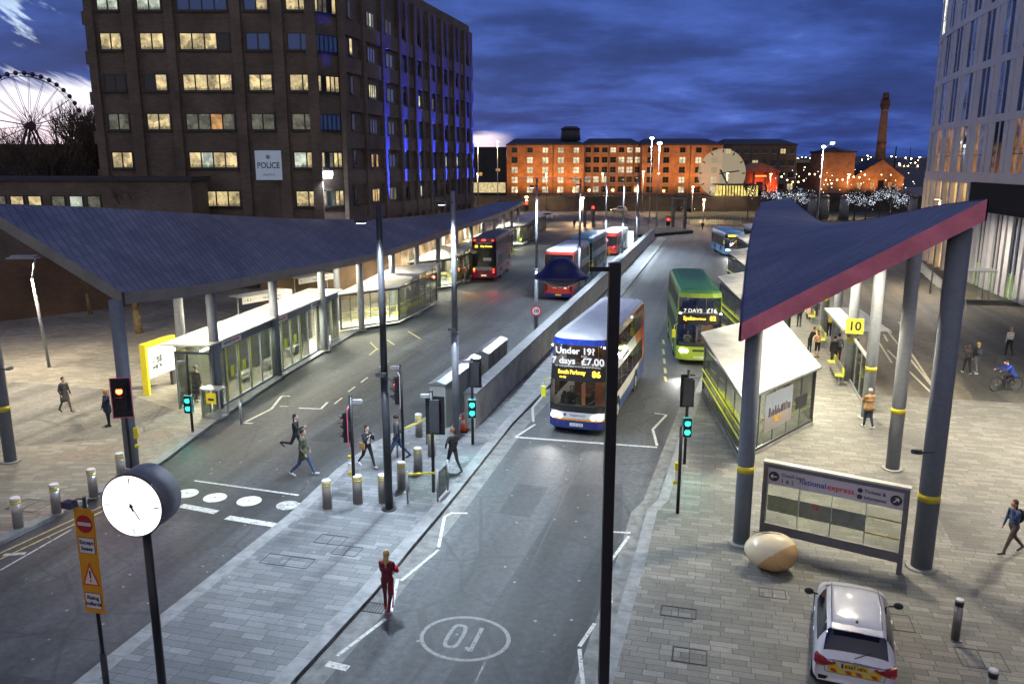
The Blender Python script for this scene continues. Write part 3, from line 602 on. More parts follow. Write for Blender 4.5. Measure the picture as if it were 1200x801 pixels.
    spot('corner_flood', (-16.6,73.6,9.9), 500, (.85,.93,1), R(130), .9, (-16.6,74.2,0))
    # POLICE board
    x0, x1 = X(295), X(326); f = MB(); f.box((x0),(x1),-.50,-.39,9.9,12.45); sg = f.build('sign', mat('sign_pale_blue', (.35,.42,.52), .5, var=.1, emit=(.5,.6,.8), es=.16), r)
    text('POLICE', .72, M_text, sg, ((x0+x1)/2, -.505, 11.15), (R(90),0,0), bold=.012, xs=.85)
    text('MERSEYSIDE', .2, M_text, sg, ((x0+x1)/2, -.505, 10.35), (R(90),0,0)); c = MB(); c.cyl(((x0+x1)/2,-.505,11.9),((x0+x1)/2,-.512,11.9),.2,.2,12); c.build('crest', M_steel, sg)
police()
# ---- hotel with curved white facade
def hotel():
    r = thing('hotel_building', 'curved white panelled hotel with tall narrow windows beside the plaza', 'building', (0,0,0))
    P = [(33,36),(36.5,47),(39.3,56),(41.3,64.4),(42.7,71.1),(44.5,79.1),(46.7,88.5),(49.5,98),(53,106),(58,113),(66,119),(80,123)]
    # resample the curve evenly
    V = [Vector(p) for p in P]; sm = []
    for i in range(len(V)-1):
        p0, p1, p2, p3 = V[max(0,i-1)], V[i], V[i+1], V[min(len(V)-1,i+2)]
        for k in range(12):
            u = k/12; sm.append(.5*((2*p1)+(-p0+p2)*u+(2*p0-5*p1+4*p2-p3)*u*u+(-p0+3*p1-3*p2+p3)*u**3))
    sm.append(V[-1]); ds = [0]
    for a, b in zip(sm[:-1], sm[1:]): ds.append(ds[-1]+(b-a).length)
    def at(d):
        d = max(0, min(ds[-1]-1e-4, d)); i = max(j for j in range(len(ds)) if ds[j] <= d); i = min(i, len(sm)-2)
        f = (d-ds[i])/(ds[i+1]-ds[i]); p = sm[i].lerp(sm[i+1], f); t = (sm[i+1]-sm[i]).normalized(); return p, Vector((-t.y, t.x))   # outward (towards the plaza)
    def pan(b, d0, d1, o0, o1, z0, z1, n=1):
        for k in range(n):
            a, na = at(d0+(d1-d0)*k/n); c, nc = at(d0+(d1-d0)*(k+1)/n)
            b.prism([a+na*o0, c+nc*o0, c+nc*o1, a+na*o1], z0, z1)
    LN = ds[-1]; n = int(LN/1.5)
    body = MB(); core = [at(LN*i/n)[0]-at(LN*i/n)[1]*.35 for i in range(n+1)]+[Vector((120,123)),Vector((120,36))]
    M_hot = mat('white_composite', (.74,.73,.74), .45, var=.06, scale=.4)
    body.prism(core, 9.9, 38); body.build('core', mat('hotel_interior_dark', (.02,.022,.03), .6, var=0), r)
    lv = [10.2,15.35,20.5,25.65,30.8,36.0]
    for z in lv: fl = MB(); pan(fl, 0, LN, -.4, .06, z-.35-(.35 if z < 11 else 0), z+.3, 60); fl.build('floor_band', M_hot, r)
    gw = {k: litwin('hotel_room_%s' % 'abc'[k], c, s, .5, .08) for k, (c, s) in enumerate((((.85,.42,.15), .20), ((.10,.17,.45), .25), ((.9,.95,.8), 1.2)))}
    M_hg = mat('hotel_glass', (.015,.025,.05), .05, var=0)
    bw = 5.1; nb = int(LN/bw); rr = random.Random(9)
    for li in range(5):
        z0, z1 = lv[li]+.3, lv[li+1]-.35; sh = (li*1.9) % bw*0.35
        for k in range(nb):
            d = 1+k*bw+sh*.5
            if d > 96: break
            pn = MB(); w_ = [(0,1.05),(1.05+.0,1.05)]
            # panels: [wide][slit][thin][slit][wide] then the window pair with a slim mullion
            pan(pn, d, d+1.0, -.3, .0, z0, z1, 1); pan(pn, d+1.13, d+1.35, -.3, -.03, z0, z1, 1); pan(pn, d+1.5, d+2.45, -.3, .0, z0, z1, 1)
            pan(pn, d+3.45, d+3.75, -.3, -.02, z0, z1, 1); pan(pn, d+4.75, d+5.1, -.3, 0, z0, z1, 1)
            pn.build('panel', M_hot, r)
            for q, (a, c) in enumerate(((2.45,3.45),(3.75,4.75))):
                m = MB(); c_ = M_hg
                if li == 4-1 and d > 62: c_ = gw[2]
                elif li == 0 and rr.random() < .55: c_ = gw[0]
                elif rr.random() < .25: c_ = gw[1]
                m.use(c_); pan(m, d+a, d+c, -.12, -.05, z0, z1, 1)
                m.use(M_fr); pan(m, d+a, d+c, -.048, -.03, z0+1.6, z0+1.68, 1); pan(m, d+a, d+c, -.048, -.03, z0+2.0, z0+2.06, 1)
                m.build('window', None, r)
    # street level: tall fins and lit glazing; dark lettering band over the near part
    core2 = [at(LN*i/n)[0]-at(LN*i/n)[1]*1.6 for i in range(n+1)]+[Vector((120,123)),Vector((120,36))]
    b = MB(); b.prism(core2, 0, 9.9); b.build('ground_core', mat('lobby_dark', (.03,.028,.025), .5, var=.2), r)
    b = MB(); pan(b, 8, 45.5, -.4, .25, 7.0, 9.6, 30); b.build('fascia_band', mat('fascia_black', (.010,.010,.012), .95, var=.1), r)
    gl = litwin('lobby_glow', (1.0,.62,.22), .55, .35, .05)
    d = 9
    while d < 45:
        pn = MB(); pan(pn, d, d+.9, -.5, .1, PV, 6.98, 1); pan(pn, d+1.1, d+1.3, -.5, .0, PV, 6.98, 1); pan(pn, d+1.5, d+2.3, -.5, .1, PV, 6.98, 1); pan(pn, d+3.1, d+3.3, -.5, .05, PV, 6.98, 1); pn.build('fin', M_hot, r)
        for a, c in ((2.35,3.05),(3.35,4.05)):
            m = MB(); m.use(M_hg); pan(m, d+a, d+c, -.15, -.05, 2.2, 6.9, 1); m.use(litwin('lobby_green', (.55,.75,.3), .4, .8, .1) if 'lobby_green' not in MATS else MATS['lobby_green']); pan(m, d+a, d+c, -.15, -.05, .2, 2.15, 1); m.build('window', None, r)
        d += 4.15
    while d < 88:
        pn = MB(); pan(pn, d, d+.8, -.5, .1, PV, 9.6, 1); pn.build('fin', M_hot, r)
        m = MB(); m.use(gl); pan(m, d+.85, d+3.05, -.4, -.3, .2, 9.4, 1); m.build('window', None, r); d += 3.1
    # low entrance canopy
    p, nn = at(32); e = thing('glass_entrance_screen', 'small glass draught screen with a flat roof outside the hotel wall', 'screen', (p.x+nn.x*3.3, p.y+nn.y*3.3, PV), -AN)
    m = MB(); m.box(-1.5,1.5,-1,1,2.5,2.58); m.build('roof', M_galv, e); m = MB(); m.box(-1.1,-1.07,-.9,.9,.1,2.5); m.box(-1.1,.2,-.9,-.87,.1,2.5); m.build('pane', M_glassS, e)
    for xx, yy in ((-1.1,-.9),(1.1,-.9),(-1.1,.9),(1.1,.9)): m = MB(); m.cyl((xx,yy,0),(xx,yy,2.49),.04,.04,8); m.build('post', M_galv, e)
hotel()
# ---- dock warehouses
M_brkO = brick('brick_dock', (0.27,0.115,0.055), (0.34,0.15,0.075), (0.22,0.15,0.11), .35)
def warehouse(x0, x1, y0, dep, ht, nx, ny, label, codes, off=0, roof=2.4, seed=1, z0=0.0, col=None):
    r = thing('dock_warehouse', label, 'building', ((x0+x1)/2, y0, z0)); L_ = x1-x0; rr = random.Random(seed)
    b = MB(); b.box(-L_/2, L_/2, 0, dep, 0, ht); b.build('wall', col or M_brkO, r)
    b = MB(); b.box(-L_/2-.3, L_/2+.3, -.3, dep+.3, ht, ht+.5); q = ht+.5
    P = [(-L_/2,-.1,q),(L_/2,-.1,q),(L_/2,dep,q),(-L_/2,dep,q),(-L_/2+3,dep/2,q+roof),(L_/2-3,dep/2,q+roof)]
    k = len(b.v); b.v += P
    for f in ((0,1,5,4),(1,2,5),(2,3,4,5),(3,0,4)): b.face([k+i for i in f])
    b.build('roof', M_roofb, r)
    pit = L_/nx; fh = ht/ny
    for i in range(nx):
        if i % 3 == 2: m = MB(); m.box(-L_/2+(i+1)*pit-.12, -L_/2+(i+1)*pit+.12, -.2, -.002, 0, ht); m.build('downpipe', M_dark, r)
        for j in range(ny):
            c = rr.choice(codes); x = -L_/2+(i+.5)*pit; z = (j+.5)*fh
            wd, hh = (2.2, 2.2) if j < ny-1 else (2.0, 1.8)
            m = MB(); m.use(WM[c]); m.box(x-wd/2, x+wd/2, -.12, -.003, z-hh/2, z+hh/2)
            m.use(M_fr); m.box(x-.07, x+.07, -.16, -.121, z-hh/2, z+hh/2); m.box(x-wd/2, x+wd/2, -.16, -.1215, z-.06, z+.06)
            m.use(M_kerb); m.box(x-wd/2-.2, x+wd/2+.2, -.3, -.003, z-hh/2-.3, z-hh/2-.002)
            m.build('window', None, r)
    return r
X = lambda px, Y: at_y(px, 200, Y)[0]
WB = litwin('ware_window', (1.0,.86,.6), .7, .25); WM['w'] = WB
r = warehouse(X(594,320), X(684,320), 320, 30, 18.6, 5, 5, 'floodlit orange brick dock warehouse at the left end of the quay', 'wwwk', seed=4)
r = warehouse(X(684,326), X(752,326), 326, 24, 18.8, 7, 5, 'recessed middle brick dock warehouse with small windows', 'wkwk', seed=8)
r = warehouse(X(752,320), X(846,320), 320, 30, 18.6, 5, 5, 'floodlit orange brick dock warehouse behind the tall street lamps', 'kkkw', seed=2)
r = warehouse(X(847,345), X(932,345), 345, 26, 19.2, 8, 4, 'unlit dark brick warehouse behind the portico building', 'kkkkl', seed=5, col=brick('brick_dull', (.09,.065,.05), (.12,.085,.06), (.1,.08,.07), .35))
b = MB(); x = X(668,330); t_ = thing('roof_turret', 'dark squat turret on the dock warehouse roof', 'turret', (x,330,20.6)); b.cyl((0,0,0),(0,0,4.4),4.0,3.6,8); b.build('drum', M_roofb, t_); b = MB(); b.cyl((0,0,4.4),(0,0,5.4),4.2,2.4,8); b.build('cap', M_roofb, t_)
for k, px in enumerate((607,632,657,676,760,775,790,806,822,838,700,730)):
    x = X(px,312); f = thing('floodlight', 'small warm floodlight on the quay below the brick warehouses, %s of its row' % (ORD+['last'])[k], 'floodlight', (x,308,0.05), 0, 'floodlights washing the dock warehouses')
    b = MB(); b.box(-.3,.3,-.2,.2,0,.6); b.build('housing', M_dark, f)
    if px in (607,632,657,676,760,790,822,838): spot('ware_flood', (x,308.2,1.0), 3600, (1.0,.46,.12), R(110), 1.0, (x,320,13), .4)
    else: spot('ware_flood', (x,310,1.0), 2400, (1.0,.5,.2), R(100), 1.0, (x,326,12), .4) if px in (700,730) else None
# portico building, glowing red
x = X(893,300); p = thing('portico_building', 'small pedimented building with columns lit red orange', 'building', (x,300,0.02)); M_port = brick('brick_portico', (.30,.12,.07), (.34,.14,.08), (.25,.15,.1), .4)
b = MB(); b.box(-6.3,6.3,2,14,0,8.6); b.build('wall', M_port, p)
b = MB(); k = 0; b.poly([(-6.8,0,9.1),(6.8,0,9.1),(0,0,12)]); b.box(-6.8,6.8,.02,14,8.6,9.08); b.poly([(-6.8,0,9.1),(0,0,12),(0,14,12),(-6.8,14,9.1)]); b.poly([(6.8,0,9.1),(6.8,14,9.1),(0,14,12),(0,0,12)]); b.build('pediment', M_port, p)
for xx in (-6,-2.6,2.6,6): b = MB(); b.cyl((xx,.7,0),(xx,.7,8.6),.5,.42,12); b.build('column', M_port, p)
b = MB(); b.box(-1.2,1.2,1.9,1.99,0,5); b.build('door', M_wk, p)
b = MB(); b.box(-2.3,2.3,1.88,1.95,7.0,7.5); b.build('sign', mat('neon_orange', (.3,.05,0), .4, var=0, emit=(1,.16,.03), es=3), p)
spot('portico_light', (x-2,301,2), 1500, (1,.13,.03), R(150), .8, (x,302,10), .3); spot('portico_light', (x+3,299,1.2), 1800, (1,.16,.04), R(150), .8, (x+3,302,9), .3)
# pump house and chimney
def pump():
    p = thing('pump_house', 'orange floodlit brick pump house with square tower and steep gable', 'building', (X(1000,340),340,0.02))
    M = M_brkO; b = MB(); x0 = X(965,340)-X(1000,340); x1 = X(1001,340)-X(1000,340); b.box(x0-1,x1,0,13,0,16.2); b.build('tower', M, p)
    b = MB(); b.box(x0-1.5,x1+.5,-.5,13.5,16.2,16.8); b.cyl(((x0+x1)/2-.5,6,16.8),((x0+x1)/2-.5,6,18.4),8,1,4); b.build('tower_roof', M_roofb, p)
    a, c = x1+.1, X(1060,340)-X(1000,340); b = MB(); b.box(a,c,0,16,0,6.5); m_ = (a+c)/2+1; b.poly([(a,0,6.5),(c,0,6.5),(m_,0,13.4)]); b.build('wall', M, p)
    b = MB(); b.poly([(a-.4,-.4,6.3),(m_,-.4,13.6),(m_,16,13.6),(a-.4,16,6.3)]); b.poly([(c+.4,-.4,6.3),(c+.4,16,6.3),(m_,16,13.6),(m_,-.4,13.6)]); b.build('roof', M_roofb, p)
    b = MB(); b.box(m_-1.2,m_+1.2,-.1,-.01,0,5); b.build('door', M_wk, p)
    for xx in (a+2.5,m_-3.5,m_+3.8): b = MB(); b.box(xx-.8,xx+.8,-.08,-.01,1.8,4.3); b.build('window', M_wo, p)
    x = X(1030,352); ch = thing('brick_chimney', 'tall tapering red brick chimney beside the pump house', 'chimney', (x,352,0.02))
    # its axis leans as little as a real stack; outline follows the photograph's taper
    b = MB(); b.cyl((0,0,0),(0,0,6),3.0,3.0,8); b.cyl((0,0,6),(0,0,37),2.35,1.25,20); b.build('stack', M, ch)
    b = MB(); b.cyl((0,0,34),(0,0,35.4),1.4,1.95,16); b.cyl((0,0,35.4),(0,0,37.6),1.95,1.75,16); b.cyl((0,0,37.6),(0,0,40.6),1.3,1.2,16); b.build('cap', brick('brick_sooty', (.10,.05,.035), (.12,.06,.04), (.1,.07,.05), .4), ch)
    b = MB(); b.cyl((0,0,20),(0,0,20.5),1.98,1.96,16); b.build('band', M_dark, ch)
    for dx in (-7, 6): spot('chimney_flood', (x+dx,343.5,1), 42000, (1,.46,.12), R(60), .9, (x,352,24), .4)
    for dx in (-30,-18,-8,6): spot('pump_flood', (x+dx,333,1), 2000, (1,.46,.11), R(110), 1, (x+dx,341,9), .4)
pump()
# dark blocks near and far
def block(x0, x1, y0, y1, z0, z1, label, m, wins=(), cat='building', name='low_building'):
    r = thing(name, label, cat, ((x0+x1)/2, y0, z0)); h = z1-z0; w_ = x1-x0
    b = MB(); b.box(-w_/2,w_/2,0,y1-y0,0,h); b.build('wall', m, r); b = MB(); b.box(-w_/2-.2,w_/2+.2,-.2,y1-y0+.2,h,h+.35); b.build('roof', M_roofb, r)
    for (u, v, ww, hh, c) in wins: b = MB(); b.box(-w_/2+u*w_-ww/2,-w_/2+u*w_+ww/2,-.06,-.003,v-hh/2,v+hh/2); b.build('window', WM[c], r)
    return r
M_dkB = mat('building_dark', (.028,.026,.03), .9, var=.25, scale=.3)
block(X(555,300), X(593,300), 300, 330, 0, 17.2, 'dark low building left of the dock warehouses with lit ground floor windows', M_dkB, [(.1+.13*k,3.2,2.4,3.6,'l') for k in range(7)]+[(.2,8,1.6,1.2,'o'),(.75,9.5,1.5,1,'o')])
block(X(905,420), X(948,420), 420, 440, 0, 14, 'cream rendered far house front with small lit windows', mat('cream_render', (.3,.25,.13), .8, var=.1), [(.1+.2*k,7.6,1.6,1.4,'l') for k in range(5)]+[(.1+.2*k,3.6,1.6,1.4,'l') for k in range(5)])
block(X(950,400), X(966,400), 400, 420, 0, 12, 'dark red terrace beside the pump house tower', mat('dull_red', (.10,.04,.03), .8, var=.2), [(.3,6,1.5,1.2,'l'),(.7,6,1.5,1.2,'l')])
block(-82, -37.5, 112, 150, 0, 13.6, 'dark flat roofed building left of the police block', M_dkB, [(.9,8.2,1.4,1,'d'),(.8,8.2,1.4,1,'k')])
block(-120, -72, 96, 135, 0, 12.6, 'dark low building in front of the big wheel', mat('building_dark_red', (.05,.022,.022), .9, var=.2, scale=.3), [(.35,9,2.0,1.3,'d')])
r_ = block(-47, -27, 73.9-4.6, 73.2, 0, 9.9, 'low brown brick wing of the police block behind the blue canopy', M_brkP, [])
for k, c in enumerate('dlldpd'): win(r_, Matrix.Translation((-6.2+k*1.5-.8*(k>2)*-.6,-.003,8.0)), 1.25, 1.4, c)
lw = [xy(*q) for q in ((-47.5,49.5),(-44.5,58))]
b = MB(); b.prism([xy(-52,44),xy(-45.5,55),xy(-46.5,56),xy(-53,45)], 0, 4.4); tag(b.build('boundary_wall', brick('brick_wall_old', (.10,.055,.035), (.13,.07,.045), (.12,.09,.07))), 'old brown brick boundary wall behind the left plaza', 'wall')
b = MB(); b.prism([xy(-33,53.5),xy(-31.5,53.5),xy(-29.2,72),xy(-30.5,72)], 0, 5.4); tag(b.build('plaza_wall', mat('warm_stone', (.20,.13,.08), .85, var=.2, scale=.6)), 'curved warm brown wall behind the left bus shelters', 'wall')
# ================================================================== BUS STATION
def catm(P, n):
    V = [Vector(p) for p in P]; out = []
    for i in range(len(V)-1):
        p0, p1, p2, p3 = V[max(0,i-1)], V[i], V[i+1], V[min(len(V)-1,i+2)]
        for k in range(n):
            u = k/n; out.append(.5*((2*p1)+(-p0+p2)*u+(2*p0-5*p1+4*p2-p3)*u*u+(-p0+3*p1-3*p2+p3)*u**3))
    out.append(V[-1]); return out
def canopy_material(name, rot):
    m, t, b = pbsdf(name); L = t.links.new
    tc = N(t, 'ShaderNodeTexCoord'); mp = N(t, 'ShaderNodeMapping'); mp.inputs['Rotation'].default_value = (0,0,rot); L(tc.outputs['Object'], mp.inputs[0])
    br = N(t, 'ShaderNodeTexBrick', i_Scale=1.0, i_Mortar_Size=0.035, i_Mortar_Smooth=0.6); br.inputs['Brick Width'].default_value = 0.8; br.inputs['Row Height'].default_value = 0.36
    br.inputs['Color1'].default_value = (.20,.205,.235,1); br.inputs['Color2'].default_value = (.27,.275,.31,1); br.inputs['Mortar'].default_value = (.11,.115,.14,1)
    L(mp.outputs[0], br.inputs[0]); n = N(t, 'ShaderNodeTexNoise', i_Scale=.3, i_Detail=5.0); L(tc.outputs['Object'], n.inputs[0])
    r = ramp(t, [(.3,(.75,.75,.78)),(.7,(1.2,1.2,1.15))]); L(n.outputs[0], r.inputs[0]); L(mixc(t, 1.0, br.outputs[0], r.outputs[0], 'MULTIPLY'), b.inputs['Base Color'])
    b.inputs['Roughness'].default_value = .42; b.inputs['Metallic'].default_value = .25
    wv = N(t, 'ShaderNodeTexWave', i_Scale=1.37); wv.wave_type = 'BANDS'; wv.bands_direction = 'Y'; wv.wave_profile = 'SAW'; L(mp.outputs[0], wv.inputs[0])
    bp = N(t, 'ShaderNodeBump', i_Strength=.6, i_Distance=.04); L(wv.outputs[0], bp.inputs['Height']); L(bp.outputs[0], b.inputs['Normal'])
    return m
M_can = canopy_material('canopy_scales', R(32)); M_can2 = canopy_material('canopy_scales_fine', R(-20))
M_soff = mat('soffit_pale', (.36,.34,.30), .7, var=.1); M_fasG = mat('fascia_grey', (.22,.215,.20), .5, var=.15, scale=1); M_fasP = mat('fascia_red_light', (.78,.22,.30), .55, var=.15, scale=1.2)  # right canopy's end fascia: red light falling on it put into the colour
def canopy(label, EL, ER, fas_mat, top_mat, fh, nfas, cols, colmat):
    """ruled roof between two eave curves given as (t, s, z of the fascia's lower edge)"""
    r = thing('bus_station_canopy', label, 'canopy', (0,0,0), -AN)
    A_, B_ = catm(EL, 10), catm(ER, 10); n = min(len(A_), len(B_)); nx = 14
    def P(i, j, dz):
        u = j/nx; p = A_[i].lerp(B_[i], u); return (p.x, p.y, p.z+dz)
    top = MB(); top.smooth = True
    top.v = [P(i, j, fh) for i in range(n) for j in range(nx+1)]
    for i in range(n-1):
        for j in range(nx): a = i*(nx+1)+j; top.face([a, a+1, a+nx+2, a+nx+1])
    top.build('roof', top_mat, r)
    bot = MB(); bot.smooth = True; bot.v = [P(i, j, .02) for i in range(n) for j in range(nx+1)]
    for i in range(n-1):
        for j in range(nx): a = i*(nx+1)+j; bot.face([a, a+nx+1, a+nx+2, a+1])
    bot.build('soffit', M_soff, r)
    f = MB(); o_ = .06
    def edge(pa, pb, out):
        a, b = Vector(pa), Vector(pb); n_ = Vector((out[0], out[1], 0))*o_
        up = Vector((0,0,fh+.03)); f.poly([a+n_, b+n_, b+n_+up, a+n_+up]); f.poly([a, b, b+up, a+up][::-1]); f.poly([a+n_+up, b+n_+up, b+up, a+up]); f.poly([a, b, b+n_, a+n_])
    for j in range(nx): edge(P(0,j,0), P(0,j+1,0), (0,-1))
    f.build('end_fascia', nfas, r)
    f = MB()
    for i in range(n-1): edge(P(i,0,0), P(i+1,0,0), (-1,0))
    f.build('eave_trim', fas_mat, r)
    f = MB()
    for i in range(n-1): edge(P(i,nx,0), P(i+1,nx,0), (1,0))
    for j in range(nx): edge(P(n-1,j,0), P(n-1,j+1,0), (0,1))
    f.build('eave_trim', fas_mat, r)
    def under(t_, s_):
        best = min(range(n), key=lambda i: abs(A_[i].lerp(B_[i], max(0,min(1,(t_-A_[i].x)/(B_[i].x-A_[i].x)))).y-s_)); u = max(0,min(1,(t_-A_[best].x)/(B_[best].x-A_[best].x)))
        return A_[best].lerp(B_[best], u).z
    for (t_, s_, rad, cm, band) in cols:
        zt = under(t_, s_)+.05; b = MB(); b.use(cm); b.cyl((t_,s_,PV),(t_,s_,zt),rad,rad,20); b.use(M_conc); b.cyl((t_,s_,PV),(t_,s_,PV+.05),rad+.14,rad+.12,20)
        if band: b.use(M_yel); b.cyl((t_,s_,band),(t_,s_,band+.2),rad+.008,rad+.008,20)
        b.build('column', None, r)
    return r, under
LF = [(-20.7,24.5,6.3),(-21.6,30.6,5.7),(-22.2,38.1,5.35),(-22.8,46.3,4.95),(-23.3,54.5,4.75),(-24.2,65.5,4.75),(-24.8,75.5,4.9),(-26.2,94.5,4.95),(-28.5,119.6,5.5)]
LB = [(-26.2,24.2,9.4),(-26.6,30.3,8.95),(-26.9,37.0,8.35),(-27.2,44.1,7.7),(-28,54.4,6.9),(-29,67.7,6.1),(-29.5,82.6,5.65),(-30.5,94.6,5.4),(-32.6,121,5.3)]
colL = [(-20.9,24.35,.24,M_bluecol,2.15),(-25.85,23.7,.22,M_bluecol,2.15)]
def tL(s): 
    for (a, b, c), (d, e, f) in zip(LF[:-1], LF[1:]):
        if b <= s <= e: return a+(d-a)*(s-b)/(e-b)
    return LF[-1][0]
for s in (31.7,37.8,44.1,50.4,57.2,63.8,70.4,77,83.6,90.2,96.8,103.4,110,116): colL.append((tL(s)-.45,s,.22,M_bluecol if s < 40 else M_steel,0))
for s in (33.4,43.2,53,62.8,72.6,82.4,92.2,102,111.8): colL.append((tL(s)-3.3,s,.22,M_steel,2.25))
left_can, uL = canopy('long wavy blue roof canopy over the left bus stands with grey edge', LB, LF, M_fasG, M_can, .42, M_fasG, colL, M_steel)
RL = [(.72,23.0,6.4),(.95,30,6.2),(1.26,38,6.35),(1.69,48,6.6),(2.32,60,6.9),(3.11,75,6.75),(3.9,90,6.15),(5.0,112,5.9)]
RR = [(6.35,22.6,9.85),(6.5,28.0,9.45),(6.8,37.3,8.6),(7.0,46,7.85),(7.0,60.8,6.8),(7.1,73,6.75),(7.2,86,6.95),(8.5,112,6.6)]
colR = [(1.1,23.5,.24,M_bluecol,2.4),(6.0,23.2,.28,M_bluecol,2.15)]
for s in (31.2,37.7,44.2,50.7,57.2,63.7,70.2,76.7,83.2,89.7,96.2,102.7): colR.append((6.7+.016*(s-31),s,.24,M_steel,2.3))
right_can, uR = canopy('wavy blue roof canopy over the right bus stands with red light painted into end fascia', RL, RR, mat('fascia_blue_dark', (.07,.07,.12), .5), M_can2, .5, M_fasP, colR, M_steel)
# downlights under the canopies: they light the stands and the white shelter roofs
M_dl = mat('downlight_glow', (1,1,1), .3, var=0, emit=(1.0,.95,.72), es=10)
def downlights(pts, und, label, en, col):
    for k, (t_, s_) in enumerate(pts):
        z_ = und(t_, s_)-.12; x, y = xy(t_, s_); r = thing('canopy_downlight', label+', %s along the row' % ORD[k], 'light', (x, y, z_), -AN, label)
        b = MB(); b.cyl((0,0,.03),(0,0,.22),.16,.14,12); b.build('housing', M_dark, r); b = MB(); b.cyl((0,0,.0),(0,0,.03),.13,.13,12); b.build('lens', M_dl, r)
        spot('downlight', (x, y, z_-.06), en, col, R(150), .7, (x, y, 0), .12)
downlights([(tL(s)-dt, s) for s, dt in ((28,3),(35,1.2),(36,3.8),(43,2.5),(50,2.6),(57,1.8),(64,3.0),(72,2.0),(82,2.4),(92,2.4),(102,2.4),(112,2.4))], uL, 'round downlight under the left canopy', 800, (1.0,.90,.66))
downlights([(4.2,25.5),(3.4,32.4),(6.0,35),(3.4,43.5),(5.6,42),(4.4,49.5),(4.6,57),(5,65),(5.2,74),(5.4,84),(6,95),(6.4,106)], uR, 'round downlight under the right canopy', 900, (1.0,.91,.68))
